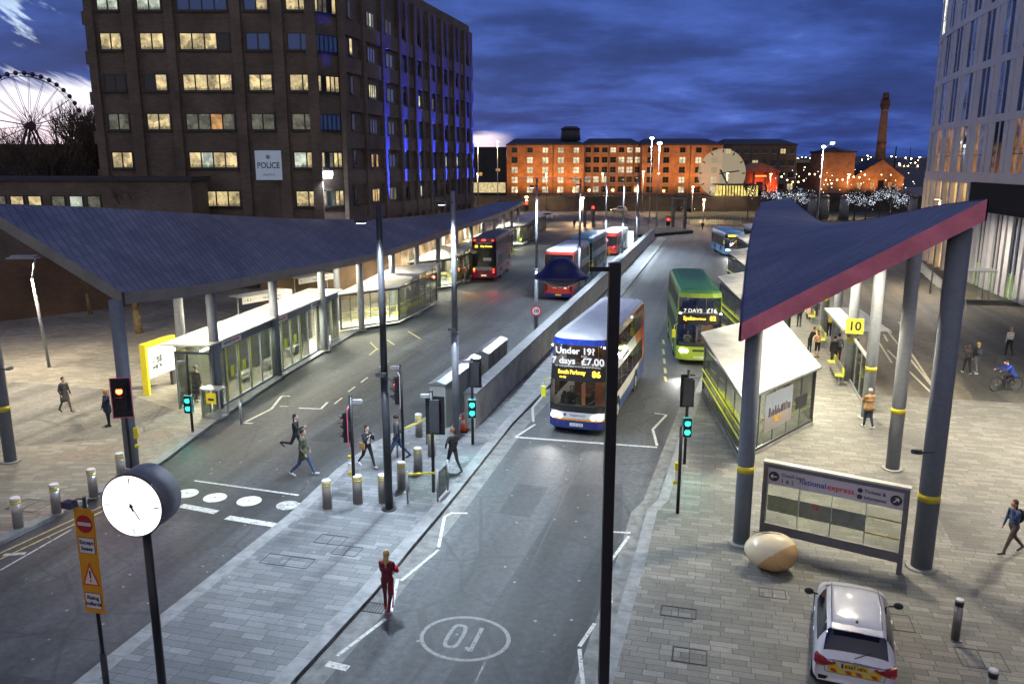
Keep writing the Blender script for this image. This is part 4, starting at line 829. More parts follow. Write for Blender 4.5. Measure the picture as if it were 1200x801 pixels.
# ---- sawtooth shelters (local x = across, y = along the station)
def shelter(label, org, group, near=False, mirror=False, seats=True):
    r = thing('bus_shelter', label, 'bus shelter', (*xy(*org), PV), -AN, group)
    sx = -1 if mirror else 1
    # plan: near corner A, outer corner B, far C, inner D
    if not mirror: A, B, C, D = (0,0), (3.05,5.5), (1.9,14.5), (-1.65,9.4)
    else: A, B, C, D = (2.3,4.6), (-.3,.6), (-.4,10.5), (2.0,13.5)
    H = 2.45
    if not mirror: walls = ((A,B,5,1),(A,D,5,1),(B,C,0,0))
    else: walls = ((B,A,6,1),(A,D,6,1))
    rf = MB(); c0 = Vector(((A[0]+B[0]+C[0]+D[0])/4, (A[1]+B[1]+C[1]+D[1])/4))
    def out(p, k=1.10): return c0+(Vector(p)-c0)*k
    pts = [out(p) for p in (A,B,C,D)]; hz = [H+.1,H+.12,H+.62,H+.5] if not mirror else [H+.1,H+.1,H+.7,H+.7]
    rf.use(M_offw); rf.poly([(p.x,p.y,h+.09) for p, h in zip(pts, hz)] if not mirror else [(p.x,p.y,h+.09) for p, h in zip(pts, hz)])
    area_ = sum(pts[i].x*pts[(i+1)%4].y-pts[(i+1)%4].x*pts[i].y for i in range(4))
    rf.use(M_galv)
    for i in range(4):
        a, b = pts[i], pts[(i+1)%4]; rf.poly([(a.x,a.y,hz[i]),(b.x,b.y,hz[(i+1)%4]),(b.x,b.y,hz[(i+1)%4]+.09),(a.x,a.y,hz[i]+.09)])
    rf.poly([(p.x,p.y,h) for p, h in zip(pts, hz)]); rf.build('roof', None, r)
    # seams on the roof sheet
    sm = MB()
    for k in range(1, 5):
        u = k/5; a = pts[0].lerp(pts[3], u); b = pts[1].lerp(pts[2], u); ha = hz[0]+(hz[3]-hz[0])*u+.094; hb = hz[1]+(hz[2]-hz[1])*u+.094
        d = (b-a).normalized()*.0; q = Vector((0,.02)); sm.poly([(a.x,a.y-.015,ha),(b.x,b.y-.015,hb),(b.x,b.y+.015,hb),(a.x,a.y+.015,ha)])
    a = pts[0].lerp(pts[1],.4); b = pts[3].lerp(pts[2],.4); ha = hz[0]+.098; hb = hz[3]+.098
    sm.poly([(a.x-.015,a.y,ha),(a.x+.015,a.y,ha),(b.x+.015,b.y,hb),(b.x-.015,b.y,hb)]); sm.build('roof_seam', M_galv, r)
    base = MB(); base.prism([out(p,1.03) for p in (A,B,C,D)], -.0, .14) if not mirror else base.prism([out(p,1.02) for p in (A,B,C,D)], 0, .06); base.build('plinth', M_conc, r)
    fr = MB(); rail = MB()
    for (p, q, n, g_) in walls:
        p, q = Vector(p), Vector(q); d = q-p; L_ = d.length; an = math.atan2(d.y, d.x); M = Matrix.Translation((p.x,p.y,0)) @ Matrix.Rotation(an, 4, 'Z')
        if not n: n = 4; top_only = True
        else: top_only = False
        for k in range(n+1):
            x = L_*k/n; rd = .05 if k in (0, n) else .015; fr.box(x-rd,x+rd,-rd,rd,.14,H+.1,M)
        fr.box(0,L_,-.05,.05,.141,.24,M); fr.box(0,L_,-.045,.045,H-.02,H+.08,M)
        if top_only: continue
        gm = MB()
        for k in range(n):
            x0, x1 = L_*k/n+.03, L_*(k+1)/n-.03; gm.box(x0,x1,-.008,.008,.26,H-.03,M)
        gm.build('glass_wall', M_glassS, r)
        rail.box(.05,L_-.05,.06,.11,.78,.84,M); rail.box(.05,L_-.05,.06,.11,1.22,1.28,M)
    fr.build('frame', M_dark, r); rail.build('grab_rail', M_yelG, r)
    st = MB(); st.use(M_yelG)
    a, b = Vector(A).lerp(Vector(D), .12), Vector(A).lerp(Vector(D), .85); dn = (b-a).normalized(); nn = Vector((dn.y, -dn.x))*(.55 if not mirror else -.55)
    a += nn; b += nn; an = math.atan2(dn.y, dn.x); M = Matrix.Translation((a.x,a.y,0)) @ Matrix.Rotation(an, 4, 'Z'); L_ = (b-a).length
    k = 0
    while k < L_: st.box(k,k+.42,-.18,.18,.46,.52,M); st.box(k,k+.42,.14,.20,.52,.78,M) if not mirror else st.box(k,k+.42,-.20,-.14,.52,.78,M); k += .5
    st.use(M_galv)
    for k in (.3, L_/2, L_-.3): st.cyl(M @ Vector((k,0,.14)), M @ Vector((k,0,.46)), .04, .04, 8)
    st.build('bench', None, r)
    lt = MB(); c = Vector(c0); lt.box(c.x-.06,c.x+.06,c.y-3,c.y+3,H+.02,H+.07); lt.build('light_strip', M_dl, r)
    return r
poster = None
sr = [((1.25,30.6),'nearest right bus shelter, pale roof and poster of a skyline on its glass'),((1.9,52.0),'second bus shelter along the right kerb, beside the green bus'),((2.6,70.9),'third bus shelter along the right kerb, beyond the green bus'),((3.7,89),'fourth right shelter, at the blue bus'),((4.9,108),'farthest right bus shelter, beyond the blue bus')]
for k, (o_, lb) in enumerate(sr):
    s_ = shelter(lb, o_, 'bus shelters along the right kerb')
    if k == 0:
        d = Vector((3.05,5.5)); an = math.atan2(d.y, d.x); M = Matrix.Rotation(an, 4, 'Z')
        m_, t, b_ = pbsdf('poster_skyline'); L = t.links.new
        tc = N(t, 'ShaderNodeTexCoord'); sp = N(t, 'ShaderNodeSeparateXYZ'); L(tc.outputs['Generated'], sp.inputs[0]); n = N(t, 'ShaderNodeTexNoise', i_Scale=6.0, i_Detail=6.0); L(tc.outputs['Generated'], n.inputs[0])
        rr_ = ramp(t, [(0,(.30,.27,.30)),(.3,(.42,.36,.34)),(.45,(.45,.45,.5)),(.6,(.45,.52,.62)),(1,(.62,.68,.75))]); L(mth(t,'ADD',sp.outputs[2],mth(t,'MULTIPLY',mth(t,'SUBTRACT',n.outputs[0],.5),.25)), rr_.inputs[0]); L(rr_.outputs[0], b_.inputs['Base Color'])
        b = MB(); b.box(1.7,4.1,-.035,-.012,.75,2.25,M); po = b.build('poster', m_, s_)
        b = MB(); rr = random.Random(2); x = 2.0
        while x < 3.9: w_ = rr.uniform(.03,.12); b.box(x,x+w_,-.040,-.036,1.3,1.42+rr.uniform(0,.28),M); x += w_+rr.uniform(0,.06)
        b.build('skyline', mat('poster_dark', (.10,.07,.09), .6, var=.2), po)
        b = MB(); b.box(2.5,3.1,-.040,-.036,1.0,1.25,M); b.build('poster_highlight', mat('poster_gold', (.65,.40,.08), .6, var=.4, scale=9), po)
        b = MB(); b.box(4.55,5.6,-.03,-.012,1.05,1.6,M); b.build('notice_board', M_dark, s_)
for k, (o_, lb) in enumerate([((-24.3,48.9),'nearest left bus shelter with glass front and yellow seats'),((-26.3,67.2),'second left bus shelter, before the rear of the double decker'),((-27.4,86.5),'third left bus shelter, beside the double decker'),((-29.6,108.5),'fourth left bus shelter, under the far end of the canopy'),((-31.6,126.5),'farthest left bus shelter, beyond the canopy end')]):
    shelter(lb, o_, 'bus shelters along the left kerb', mirror=True)
# ---- glazed waiting room on the left with the coach operator's name boards
def kiosk():
    P0, P1 = Vector((-22.15,31.4)), Vector((-23.75,47.4)); d = P1-P0; L_ = d.length
    r = thing('waiting_room', 'long glazed waiting room with white roof and blue grey fascia at the left kerb', 'waiting room', (*xy(*P0), PV), -AN+math.atan2(d.y, d.x))
    H = 2.75; W_ = 2.2
    b = MB(); b.box(-.7,L_+.2,-.35,W_-.2,H+.42,H+.5); b.build('roof', M_offw, r)
    b = MB(); b.box(-.0,L_,-.06,.06,H-.02,H+.40); b.box(0,L_,W_-.5,W_-.4,H+.2,H+.4); b.build('fascia', mat('fascia_blue_grey', (.14,.16,.20), .5, var=.1), r)
    fr = MB(); gl = MB(); n = 13; yd = MB()
    for k in range(n+1):
        x = L_*k/n; fr.box(x-.03,x+.03,-.03,.03,.1,H-.03); 
    fr.box(0,L_,-.05,.05,.0,.1)
    for k in range(n):
        x0, x1 = L_*k/n+.04, L_*(k+1)/n-.04
        if k == 9: continue
        g_ = MB(); g_.box(x0,x1,-.01,.01,.12,H-.04); g_.build('glass_panel', M_glassS, r)
        if k not in (4,): yd.box(x0+.02,x0+.10,-.03,-.012,.12,H-.06)
        if k in (0,1,2,5,6,7): yd.box((x0+x1)/2-.14,(x0+x1)/2+.14,-.022,-.012,1.2,1.7)
    fr.box(-.08,0,-.06,.05,.0,H); fr.box(.0,.06,W_-.48,W_-.4,0,H); fr.box(.0,.06,.05,W_-.48,H-.1,H); eg = MB(); eg.box(.02,.04,.05,W_-.48,.1,H-.1); eg.build('glass_panel', M_glassS, r)
    fr.build('frame', M_bluecol, r); yd.build('door_edge', M_yelG, r)
    b = MB(); b.box(.1,L_-.1,W_-.46,W_-.44,.1,H); b.build('glass_panel', M_glassS, r)
    for x in (.9, 6.3, 11.6):
        b = MB(); b.box(x,x+1.9,-.09,-.062,H+.02,H+.36); s_ = b.build('sign_board', M_white, r)
        text('national', .24, M_textB, s_, (x+.93,-.092,H+.19), (R(90),0,0), align='RIGHT', bold=.004); text('express', .24, M_textR, s_, (x+.95,-.092,H+.19), (R(90),0,0), align='LEFT', bold=.004)
    b = MB()
    for x in (1.2,4.5,7.5,10.5): b.box(x,x+1.6,.9,1.3,.42,.5); b.box(x+.1,x+.2,1,1.2,0,.42); b.box(x+1.4,x+1.5,1,1.2,0,.42)
    b.build('bench', M_galv, r)
    b = MB(); b.box(.5,L_-.5,.7,.8,H-.1,H-.04); b.build('light_strip', M_dl, r)
    x, y = xy(*(P0.lerp(P1,.5)+Vector((-1.0,0)))); area('waiting_room_light', (x, y, 2.75), 850, (1,1,.78), 14, .8, (0,0,-AN+math.atan2(d.y,d.x)))
kiosk()
for o_ in ((-23.6,53),(-25.4,71.5),(-26.8,91),(-29,113)):
    x, y = xy(*o_); area('shelter_light', (x,y,2.45), 400, (1,1,.76), 5, .6, (0,0,-AN+R(60)))
for o_ in ((1.9,37.5),(2.6,58.5),(3.3,77),(4.3,95)):
    x, y = xy(*o_); area('shelter_light', (x,y,2.5), 300, (1,1,.78), 1.2, 7, (0,0,-AN))
def stand_board(px, py, label, txt, w_=3.4, ang=70):
    x, y = gp(px, py, PV); r = thing('stand_canopy', label, 'small canopy', (x, y, PV), -AN+R(ang))
    b = MB(); b.box(-w_/2,w_/2,-.05,1.2,2.75,2.80); b.build('roof', M_offw, r)
    b = MB(); b.box(-w_/2,w_/2,-.09,-.05,2.35,2.78); s = b.build('sign_board', M_white, r)
    text(txt, .26, M_text, s, (-w_/2+.15,-.093,2.56), (R(90),0,0), align='LEFT'); text('national', .24, M_textB, s, (.35,-.093,2.56), (R(90),0,0), align='RIGHT'); text('express', .24, M_textR, s, (.37,-.093,2.56), (R(90),0,0), align='LEFT')
    b = MB(); b.cyl((-w_/2+.1,.5,0),(-w_/2+.1,.5,2.75),.05,.05,8); b.cyl((w_/2-.1,.5,0),(w_/2-.1,.5,2.75),.05,.05,8); b.build('post', M_galv, r)
stand_board(316, 392, 'white topped name board canopy behind the waiting room, with coach bay numbers', '1 & 2', 4.2, 72)
stand_board(372, 365, 'farther white name board canopy behind the waiting room', '3', 3.6, 72)
# ---- stand 10 canopy and wind screen on the right
def stand10():
    x, y = xy(7.35,46.2); r = thing('stand_canopy', 'slatted flat canopy carrying the yellow stand 10 sign', 'small canopy', (x, y, PV), -AN)
    b = MB(); P = [(-1.2,3.8),(-1.0,-2.9),(1.35,-2.5),(.75,4.6)]
    for k in range(22):
        u0, u1 = k/22, k/22+.026; a, c = Vector(P[0]).lerp(Vector(P[1]),u0), Vector(P[3]).lerp(Vector(P[2]),u0); a2, c2 = Vector(P[0]).lerp(Vector(P[1]),u1), Vector(P[3]).lerp(Vector(P[2]),u1)
        b.prism([a,a2,c2,c], 2.82, 2.88)
    for u in (0,.33,.66,.985):
        a, c = Vector(P[0]).lerp(Vector(P[3]),u), Vector(P[1]).lerp(Vector(P[2]),u); b.prism([a,c,c+Vector((.05,0)),a+Vector((.05,0))], 2.78, 2.815)
    b.build('roof', M_galv, r); b = MB(); b.prism([(-1.18,3.7),(-.98,-2.8),(-.1,-2.6),(-.3,3.9)], 2.895, 2.91); b.build('roof_sheet', mat('sheet_pale', (.55,.56,.52), .5), r)
    b = MB(); b.cyl((-.35,-1.7,0),(-.35,-1.7,2.8),.05,.05,8); b.cyl((-.3,2.6,0),(-.3,2.6,2.8),.05,.05,8); b.build('post', M_galv, r)
    b = MB(); b.box(-.92,-.08,-3.06,-3.0,2.75,3.52); s = b.build('stand_sign', mat('sign_yellow', (.75,.66,.06), .5, var=.05, emit=(.8,.75,.1), es=.25), r); text('10', .62, M_text, s, (-.5,-3.065,3.13), (R(90),0,0), bold=.015)
    p0, p1 = xy(6.95,39.4), xy(7.0,46); d = Vector(p1)-Vector(p0); w_ = thing('wind_screen', 'tall glass wind screen with white top rail beside the stand 10 canopy', 'glass screen', (*p0, PV), math.atan2(d.y,d.x)); L_ = d.length
    b = MB(); b.box(0,L_,-.06,.06,2.3,2.42); b.build('top_rail', M_offw, w_)
    b = MB()
    for k in range(5): b.box(L_*k/4-.03,L_*k/4+.03,-.03,.03,0,2.3)
    b.box(0,L_,-.04,.04,.1,.2); b.build('frame', M_galv, w_)
    for k in range(4): b = MB(); b.box(L_*k/4+.04,L_*(k+1)/4-.04,-.008,.008,.22,2.28); b.build('glass_panel', M_glassC, w_)
stand10()
def bench(t_, s_, n, label, grp='metal perch seats along the right stands'):
    r = thing('bench', label, 'bench', (*xy(t_,s_), PV), -AN, grp)
    for k in range(n):
        b = MB(); y = k*.62
        b.box(-.2,.2,y,y+.52,.46,.50); b.box(.16,.22,y,y+.52,.5,.85); b.build('seat', M_yelG if k in (0,n-1) else M_ss, r)
    b = MB(); b.box(-.03,.03,0,n*.62,.38,.455)
    for y in (.2, n*.62-.2): b.box(-.04,.04,y-.04,y+.04,0,.38)
    b.build('frame', M_galv, r)
bench(6.35,43.2,6,'steel seats with yellow ends before the glass screen, nearest the camera'); bench(6.5,52.3,5,'steel seats with yellow ends farther along the right stands'); bench(6.7,60.5,5,'steel and yellow seats at the far group of waiting people')
# ---- national express sign frame
def frame_sign():
    a, c = gp(890,632,PV), gp(1056,672,PV); a, c = Vector(a), Vector(c); d = c-a; L_ = d.length
    r = thing('sign_frame', 'large grey framed glass screen with white coach station header, in front of the egg seat', 'sign', (*a, PV), math.atan2(d.y,d.x)); H = 2.5
    b = MB(); b.box(0,.12,-.1,.1,0,H); b.box(L_-.12,L_,-.1,.1,0,H); b.box(.12,L_-.12,-.08,.08,.34,.62); b.box(.12,L_-.12,-.08,.08,H-.12,H); b.build('frame', mat('frame_grey', (.16,.15,.16), .45, .3), r)
    b = MB(); b.box(-.02,L_+.02,-.12,.12,H+.002,H+.06); b.build('top_cap', M_offw, r)
    b = MB(); b.box(.13,L_-.13,-.07,.03,H-.62,H-.125); s = b.build('header', mat('header_white', (.52,.47,.52), .5, var=.05), r); y = -.074; zc = H-.37
    text('national', .235, M_textB, s, (L_*.46-.02,y,zc), (R(90),0,0), align='RIGHT', bold=.003); text('express', .235, M_textR, s, (L_*.46,y,zc), (R(90),0,0), align='LEFT', bold=.003)
    text('Coach bays', .145, M_text, s, (.52,y,zc+.09), (R(90),0,0), align='LEFT', bold=.002); text('1 & 2', .17, M_text, s, (.52,y,zc-.10), (R(90),0,0), align='LEFT', bold=.002)
    text('Tickets &', .145, M_text, s, (L_-1.13,y,zc+.09), (R(90),0,0), align='LEFT', bold=.002); text('Information', .145, M_text, s, (L_-1.13,y,zc-.10), (R(90),0,0), align='LEFT', bold=.002, xs=.85)
    for x, arrow in ((.31,'l'),(L_-.31,'r')):
        b = MB(); b.cyl((x,y+.002,zc),(x,y-.006,zc),.15,.15,24); b.build('arrow_disc', M_text, s)
        b = MB(); rot = 0 if arrow == 'l' else R(135+0); M = Matrix.Translation((x,y-.007,zc)) @ Matrix.Rotation(rot, 4, 'Y')
        b.box(-.09,.09,-.003,0,-.014,.014,M); M2 = M @ Matrix.Translation((-.085,0,0)) @ Matrix.Rotation(R(45),4,'Y'); b.box(0,.085,-.003,0,-.014,.014,M2); M2 = M @ Matrix.Translation((-.085,0,0)) @ Matrix.Rotation(R(-45),4,'Y'); b.box(0,.085,-.003,0,-.014,.014,M2); b.build('arrow', M_white, s)
    for dz in (.09,-.1): b = MB(); b.cyl((L_-1.24,y+.002,zc+dz),(L_-1.24,y-.006,zc+dz),.07,.07,14); b.build('symbol_disc', M_text, s)
    q = MB()
    for k in range(4):
        x0, x1 = .13+(L_-.26)*k/4, .13+(L_-.26)*(k+1)/4; b = MB(); b.box(x0+.01,x1-.01,-.006,.006,.63,H-.625); b.build('glass_panel', M_glassC, r)
        if k: q.box(x0-.012,x0+.012,-.02,.02,.63,H-.625)
        if k < 3: b = MB(); b.box(x0+.02,x1-.02,.012,.025,1.0,1.5); b.build('notice_panel', mat('panel_olive', (.80,.77,.55), .6, var=.2, scale=3) if k == 0 else mat('panel_grey', (.62,.61,.62), .6, var=.15, scale=3), r)
        else:
            b = MB(); b.box(x0+.02,x1-.02,.01,.02,.96,1.0); b.box(x0+.02,x1-.02,.01,.02,1.46,1.5); b.build('warning_strip', mat('strip_orange', (.62,.36,.03), .5), r)
    q.build('mullion', M_galv, r)
    x = .13+(L_-.26)*.38; b = MB()
    for k in range(20):
        a0, a1 = 2*math.pi*k/20, 2*math.pi*(k+1)/20; b.poly([(x+.09*math.cos(a0),-.01,1.42+.09*math.sin(a0)),(x+.09*math.cos(a1),-.01,1.42+.09*math.sin(a1)),(x+.07*math.cos(a1),-.01,1.42+.07*math.sin(a1)),(x+.07*math.cos(a0),-.01,1.42+.07*math.sin(a0))])
    b.poly([(x-.06,-.011,1.47),(x-.045,-.011,1.485),(x+.06,-.011,1.37),(x+.045,-.011,1.355)]); b.build('no_smoking_ring', M_textR, r)
frame_sign()
# cream egg-shaped seat
x, y = gp(903,668,PV); e = thing('egg_seat', 'cream and tan egg shaped seat lying by the large sign frame', 'seat', (x, y+.1, PV), R(-18))
b = MB(); b.smooth = True; nu, nv = 96, 64
def eggp(th, ph):
    X_ = .72*math.cos(ph); rr_ = .55*math.sin(ph)*(1+.10*math.cos(ph)); return (X_, rr_*math.cos(th), .54+rr_*math.sin(th)*.98)
wh = mat('egg_cream', (.74,.62,.42), .25, var=.03, scale=1, coat=.4); tn = mat('egg_tan', (.62,.37,.15), .25, var=.03, scale=1, coat=.4)
b.v = [eggp(2*math.pi*i/nu, math.pi*j/nv) for j in range(nv+1) for i in range(nu)]
for j in range(nv):
    for i in range(nu):
        q = eggp(2*math.pi*(i+.5)/nu, math.pi*(j+.5)/nv); b.use(tn if (q[0]*.9-q[2]+.55+ (-q[1])*.7 > .28) else wh); b.face([j*nu+i, j*nu+(i+1)%nu, (j+1)*nu+(i+1)%nu, (j+1)*nu+i])
b.build('shell', None, e); b = MB(); b.box(-.5,.25,-.012,.012,1.04,1.078); b.box(-.2,.2,-.02,.02,1.05,1.085); b.build('seam', mat('egg_seam', (.30,.22,.12), .5), e)
# ================================================================== STREET FURNITURE
# island wall and equipment cabinets
b = MB(); b.box(-10.25,-9.75,31.9,127.5,PV-.05,1.62); iw = tag(b.build('island_wall', mat('wall_concrete', (.46,.455,.44), .75, var=.2, scale=1.2, bump=.2)), 'long low concrete wall running along the middle of the stone island', 'wall'); iw.rotation_euler = (0,0,-AN)
cp = MB(); s_ = 31.87
while s_ < 127.4: cp.box(-10.30,-9.70,s_,min(127.55,s_+1.49),1.622,1.69); s_ += 1.5
cp.build('coping', M_kerb, iw)
for (t0, s0, ln, lb) in ((-11.35,31.6,5.3,'long grey steel cabinet with a ridged lid, the nearer one beside the island wall'),(-11.15,37.6,3.7,'grey steel cabinet with a ridged lid, the farther one beside the island wall')):
    r = thing('equipment_cabinet', lb, 'cabinet', (*xy(t0,s0), PV), -AN, 'steel cabinets on the island')
    b = MB(); b.box(-.36,.36,0,ln,0,1.95); b.build('body', mat('cabinet_grey', (.40,.41,.40), .45, .4, var=.12, scale=1.5), r)
    b = MB(); b.poly([(-.40,-.04,1.952),(0,-.04,2.08),(0,ln+.04,2.08),(-.40,ln+.04,1.952)]); b.poly([(0,-.04,2.08),(.40,-.04,1.952),(.40,ln+.04,1.952),(0,ln+.04,2.08)]); b.poly([(-.40,-.04,1.952),(.40,-.04,1.952),(0,-.04,2.08)]); b.poly([(.40,ln+.04,1.952),(-.40,ln+.04,1.952),(0,ln+.04,2.08)]); b.build('lid', M_galv, r)
    k = .9
    while k < ln-.2: b = MB(); b.box(.362,.372,k,k+.02,.1,1.85); b.build('door_seam', M_dark, r); k += 1.1
# bollards
def bollard_proto():
    r = thing('bollard', 'x', 'bollard')
    b = MB(); b.cyl((0,0,.0),(0,0,.98),.15,.15,24); b.cyl((0,0,0),(0,0,.02),.18,.18,24); b.build('post', M_ss, r)
    b = MB(); b.cyl((0,0,.981),(0,0,1.02),.152,.13,24); b.build('cap', M_white, r)
    b = MB(); b.cyl((0,0,.82),(0,0,.87),.153,.153,24); b.cyl((0,0,.90),(0,0,.95),.153,.153,24); b.build('band', M_yel, r)
    return r
bp0 = bollard_proto(); first = True
BL = [((22,618),'steel bollard with yellow band at the left road edge, nearest the camera'),((67,601),'second steel bollard along the left kerb from the near end'),((110,582),'third steel bollard along the left kerb, behind the orange sign'),((143,562),'steel bollard at the foot of the blue canopy column, partly behind the clock'),
 ((384,596),'steel bollard at the left edge of the stone island by the crossing caps'),((420,590),'steel bollard just left of the dark lamp mast on the island'),((449,589),'steel bollard touching the left side of the dark lamp mast'),((471,573),'steel bollard just right of the dark lamp mast, behind the glass guard'),((490,555),'steel bollard in front of the walking man in dark jacket and blue jeans'),((506,535),'steel bollard behind the tall signal with the black backing board'),((491,512),'steel bollard beside the grey mast at the cabinet end')]
for (px, py), lb in BL:
    o = bp0 if first else copy_tree(bp0); first = False
    o.location = (*gp(px, py, PV), PV); o['label'] = lb; o['group'] = 'stainless steel bollards with yellow bands'
for px, py, lb in ((1119,749,'slim steel bollard right of the white car'),(1157,838,'slim steel bollard at the bottom edge, its pale cap just in view')):
    r = thing('bollard', lb, 'bollard', (*gp(px,py,PV), PV), 0, 'slim steel bollards right of the car')
    b = MB(); b.cyl((0,0,0),(0,0,.9),.095,.095,20); b.box(-.12,.12,-.12,.12,0,.015); b.build('post', mat('bollard_bronze', (.25,.22,.20), .35, .8, var=.15), r)
    b = MB(); b.cyl((0,0,1.03),(0,0,1.07),.10,.085,20); b.build('cap', M_white, r); b = MB(); b.cyl((0,0,.9),(0,0,1.03),.098,.098,20); b.build('band', M_black, r)
for px, py, h, lb in ((569,762-0,0,''),(283,497,1.1,'plain grey post at the foot of the waiting room, by the glass box'),(388,412,1.0,'plain grey post beside the end of the waiting room')):
    if h: r = thing('steel_post', lb, 'post', (*gp(px,py,PV), PV)); b = MB(); b.cyl((0,0,0),(0,0,h),.06,.06,12); b.build('post', M_galv, r); b = MB(); b.cyl((0,0,h),(0,0,h+.03),.065,.05,12); b.build('cap', M_galv, r)
# pedestrian guard of glass and yellow rail
a, m_, c = gp(436,588,PV), gp(513,586,PV), gp(526,574,PV); a2 = gp(480,588,PV)
r = thing('pedestrian_guard', 'low glass pedestrian guard with steel posts and yellow rail on the island', 'barrier', (*gp(479,590,PV), PV), 0)
o = Vector(gp(479,590,PV)); pts = [Vector(gp(478,590,PV))-o, Vector(gp(513,588,PV))-o, Vector(gp(525,575,PV))-o]
for p in pts: b = MB(); b.cyl((p.x,p.y,0),(p.x,p.y,1.15),.035,.035,12); b.build('post', M_galv, r)
for p, q in zip(pts[:-1], pts[1:]):
    d = q-p; M = Matrix.Translation((p.x,p.y,0)) @ Matrix.Rotation(math.atan2(d.y,d.x),4,'Z'); b = MB(); b.box(.05,d.length-.05,-.006,.006,.12,1.02,M); b.build('glass_panel', M_glassC, r)
d = pts[1]-pts[0]; M = Matrix.Translation((pts[0].x,pts[0].y,0)) @ Matrix.Rotation(math.atan2(d.y,d.x),4,'Z'); b = MB(); b.box(.03,d.length-.03,-.03,.03,1.03,1.08,M); b.build('rail', M_yel, r)
b = MB(); p = Vector(gp(466,536,PV)); r = thing('pedestrian_guard', 'yellow railed guard with steel posts behind the tall signal, near the cabinet', 'barrier', (*p, PV), 0); q = Vector(gp(500,520,PV))-p
b.cyl((0,0,0),(0,0,1.1),.035,.035,10); b.cyl((q.x,q.y,0),(q.x,q.y,1.1),.035,.035,10); b.build('post', M_galv, r); M = Matrix.Rotation(math.atan2(q.y,q.x),4,'Z'); b = MB(); b.box(.03,q.length-.03,-.03,.03,1.03,1.08,M); b.build('rail', M_yel, r)
# traffic cone beside the mast
r = thing('traffic_cone', 'orange and white traffic cone behind the grey mast', 'cone', (*gp(543,505,PV), PV)); b = MB(); b.box(-.2,.2,-.2,.2,0,.04); b.build('base', M_black, r); b = MB(); b.use(mat('cone_orange', (.75,.09,.02), .5)); b.cyl((0,0,.04),(0,0,.35),.15,.10,16); b.cyl((0,0,.52),(0,0,.75),.07,.03,16); b.use(M_white); b.cyl((0,0,.351),(0,0,.519),.10,.07,16); b.build('cone', None, r)
# masts with projector lamps and reflector plates
COOL = (.74,.88,1.0)
def mast(px, py, h, label, m, r0=.11, r1=.07, heads=1, en=3600, refl=True, cam_=False, pt=None):
    x, y = pt or gp(px, py, PV); r = thing('lamp_mast', label, 'lamp mast', (x, y, PV), -AN, 'tall lamp masts along the station')
    b = MB(); b.cyl((0,0,0),(0,0,h*.45),r0,r0*.95,16); b.cyl((0,0,h*.45),(0,0,h),r0*.82,r1,16); b.build('mast', m, r)
    b = MB(); b.cyl((0,0,0),(0,0,.03),r0+.12,r0+.12,16); b.cyl((0,0,h*.45-.04),(0,0,h*.45+.05),r0*1.05,r0*1.0,16); b.build('collar', m, r)
    if refl:
        for sx in (-1,1): b = MB(); b.box(.06*sx if sx > 0 else -1.15, 1.15 if sx > 0 else -.06, -.28,.28,h+.05,h+.10); b.build('reflector', M_galv, r)
        b = MB(); b.cyl((0,0,h),(0,0,h+.05),.05,.05,8); b.build('bracket', M_dark, r)
    b = MB(); b.box(-.14,.14,-1.45,-1.15,h-.46,h-.34); b.box(-.02,.02,-1.2,-.05,h-.42,h-.38); b.build('projector', M_dark, r)
    b = MB(); b.box(-.10,.10,-1.42,-1.18,h-.475,h-.462); b.build('lens', mat('mast_lens', (1,1,1), .3, var=0, emit=(.85,.95,1), es=4), r)
    spot('mast_lamp', (x-.2, y-1.3, PV+h-.55), en, COOL, R(145), .8, (x-.6, y-2.5, 0), .2)
    if cam_:
        b = MB(); b.box(-.2,.12,-.25,-.12,h*.45+.1,h*.45+.22); M = Matrix.Rotation(R(25),4,'Y'); b.build('camera', M_dark, r)
    return r
M_mastD = mat('mast_dark', (.045,.047,.055), .35, .5); M_mastG = mat('mast_grey', (.22,.23,.26), .35, .5)
mast(456,596,9.9,'dark lamp mast on the near end of the stone island among the bollards', M_mastD, .135,.10, cam_=True, refl=False, en=2300)
mast(535,516,10.1,'tall grey lamp mast beside the steel cabinet on the island', M_mastG, .15,.085, cam_=True, refl=False, en=2300)
mast(628,398,10.2,'grey lamp mast with a 10 speed sign, before the red single decker', M_mastG, .12,.07, en=3000)
mast(678,352,9.9,'grey lamp mast on the island beside the parked single deckers', M_mastG, .12,.07, en=3000)
mast(709,300,9.9,'slim lamp mast with a 10 speed sign near the far end of the island', M_mastG, .12,.07, en=3000)
mast(729,304,9.9,'slim lamp mast next to the white totem on the island', M_mastG, .12,.07, en=3600)
mast(745,293,9.9,'slim lamp mast nearest the far end of the island wall', M_mastG, .12,.07, en=3600)
def speed_sign(px, py, z_, label):
    x, y = gp(px, py, PV); r = thing('speed_limit_sign', label, 'sign', (x, y-.16, z_), 0, 'round 10 speed limit signs')
    b = MB(); b.cyl((0,0,0),(0,-.02,0),.33,.33,28); b.build('plate', mat('sign_red', (.65,.02,.05), .4, var=0, emit=(.9,.05,.1), es=.15), r); b = MB(); b.cyl((0,-.021,0),(0,-.026,0),.25,.25,28); b.build('face', M_white, r)
    text('10', .34, M_text, r, (0,-.03,0), (R(90),0,0), bold=.014)
speed_sign(628,398,2.05,'round 10 speed limit sign on the mast by the island wall'); speed_sign(709,300,2.1,'round 10 speed limit sign on the farther mast')
x, y = xy(-11.5,105); r = thing('totem', 'bright white information totem near the far end of the island', 'totem', (*gp(738,291,PV), PV)); b = MB(); b.box(-.45,.45,-.14,.14,.1,2.35); b.build('panel', mat('totem_lit', (.8,.85,.85), .4, var=0, emit=(.8,.95,1), es=.55), r); b = MB(); b.box(-.4,.4,-.12,.12,0,.1); b.build('base', M_dark, r)
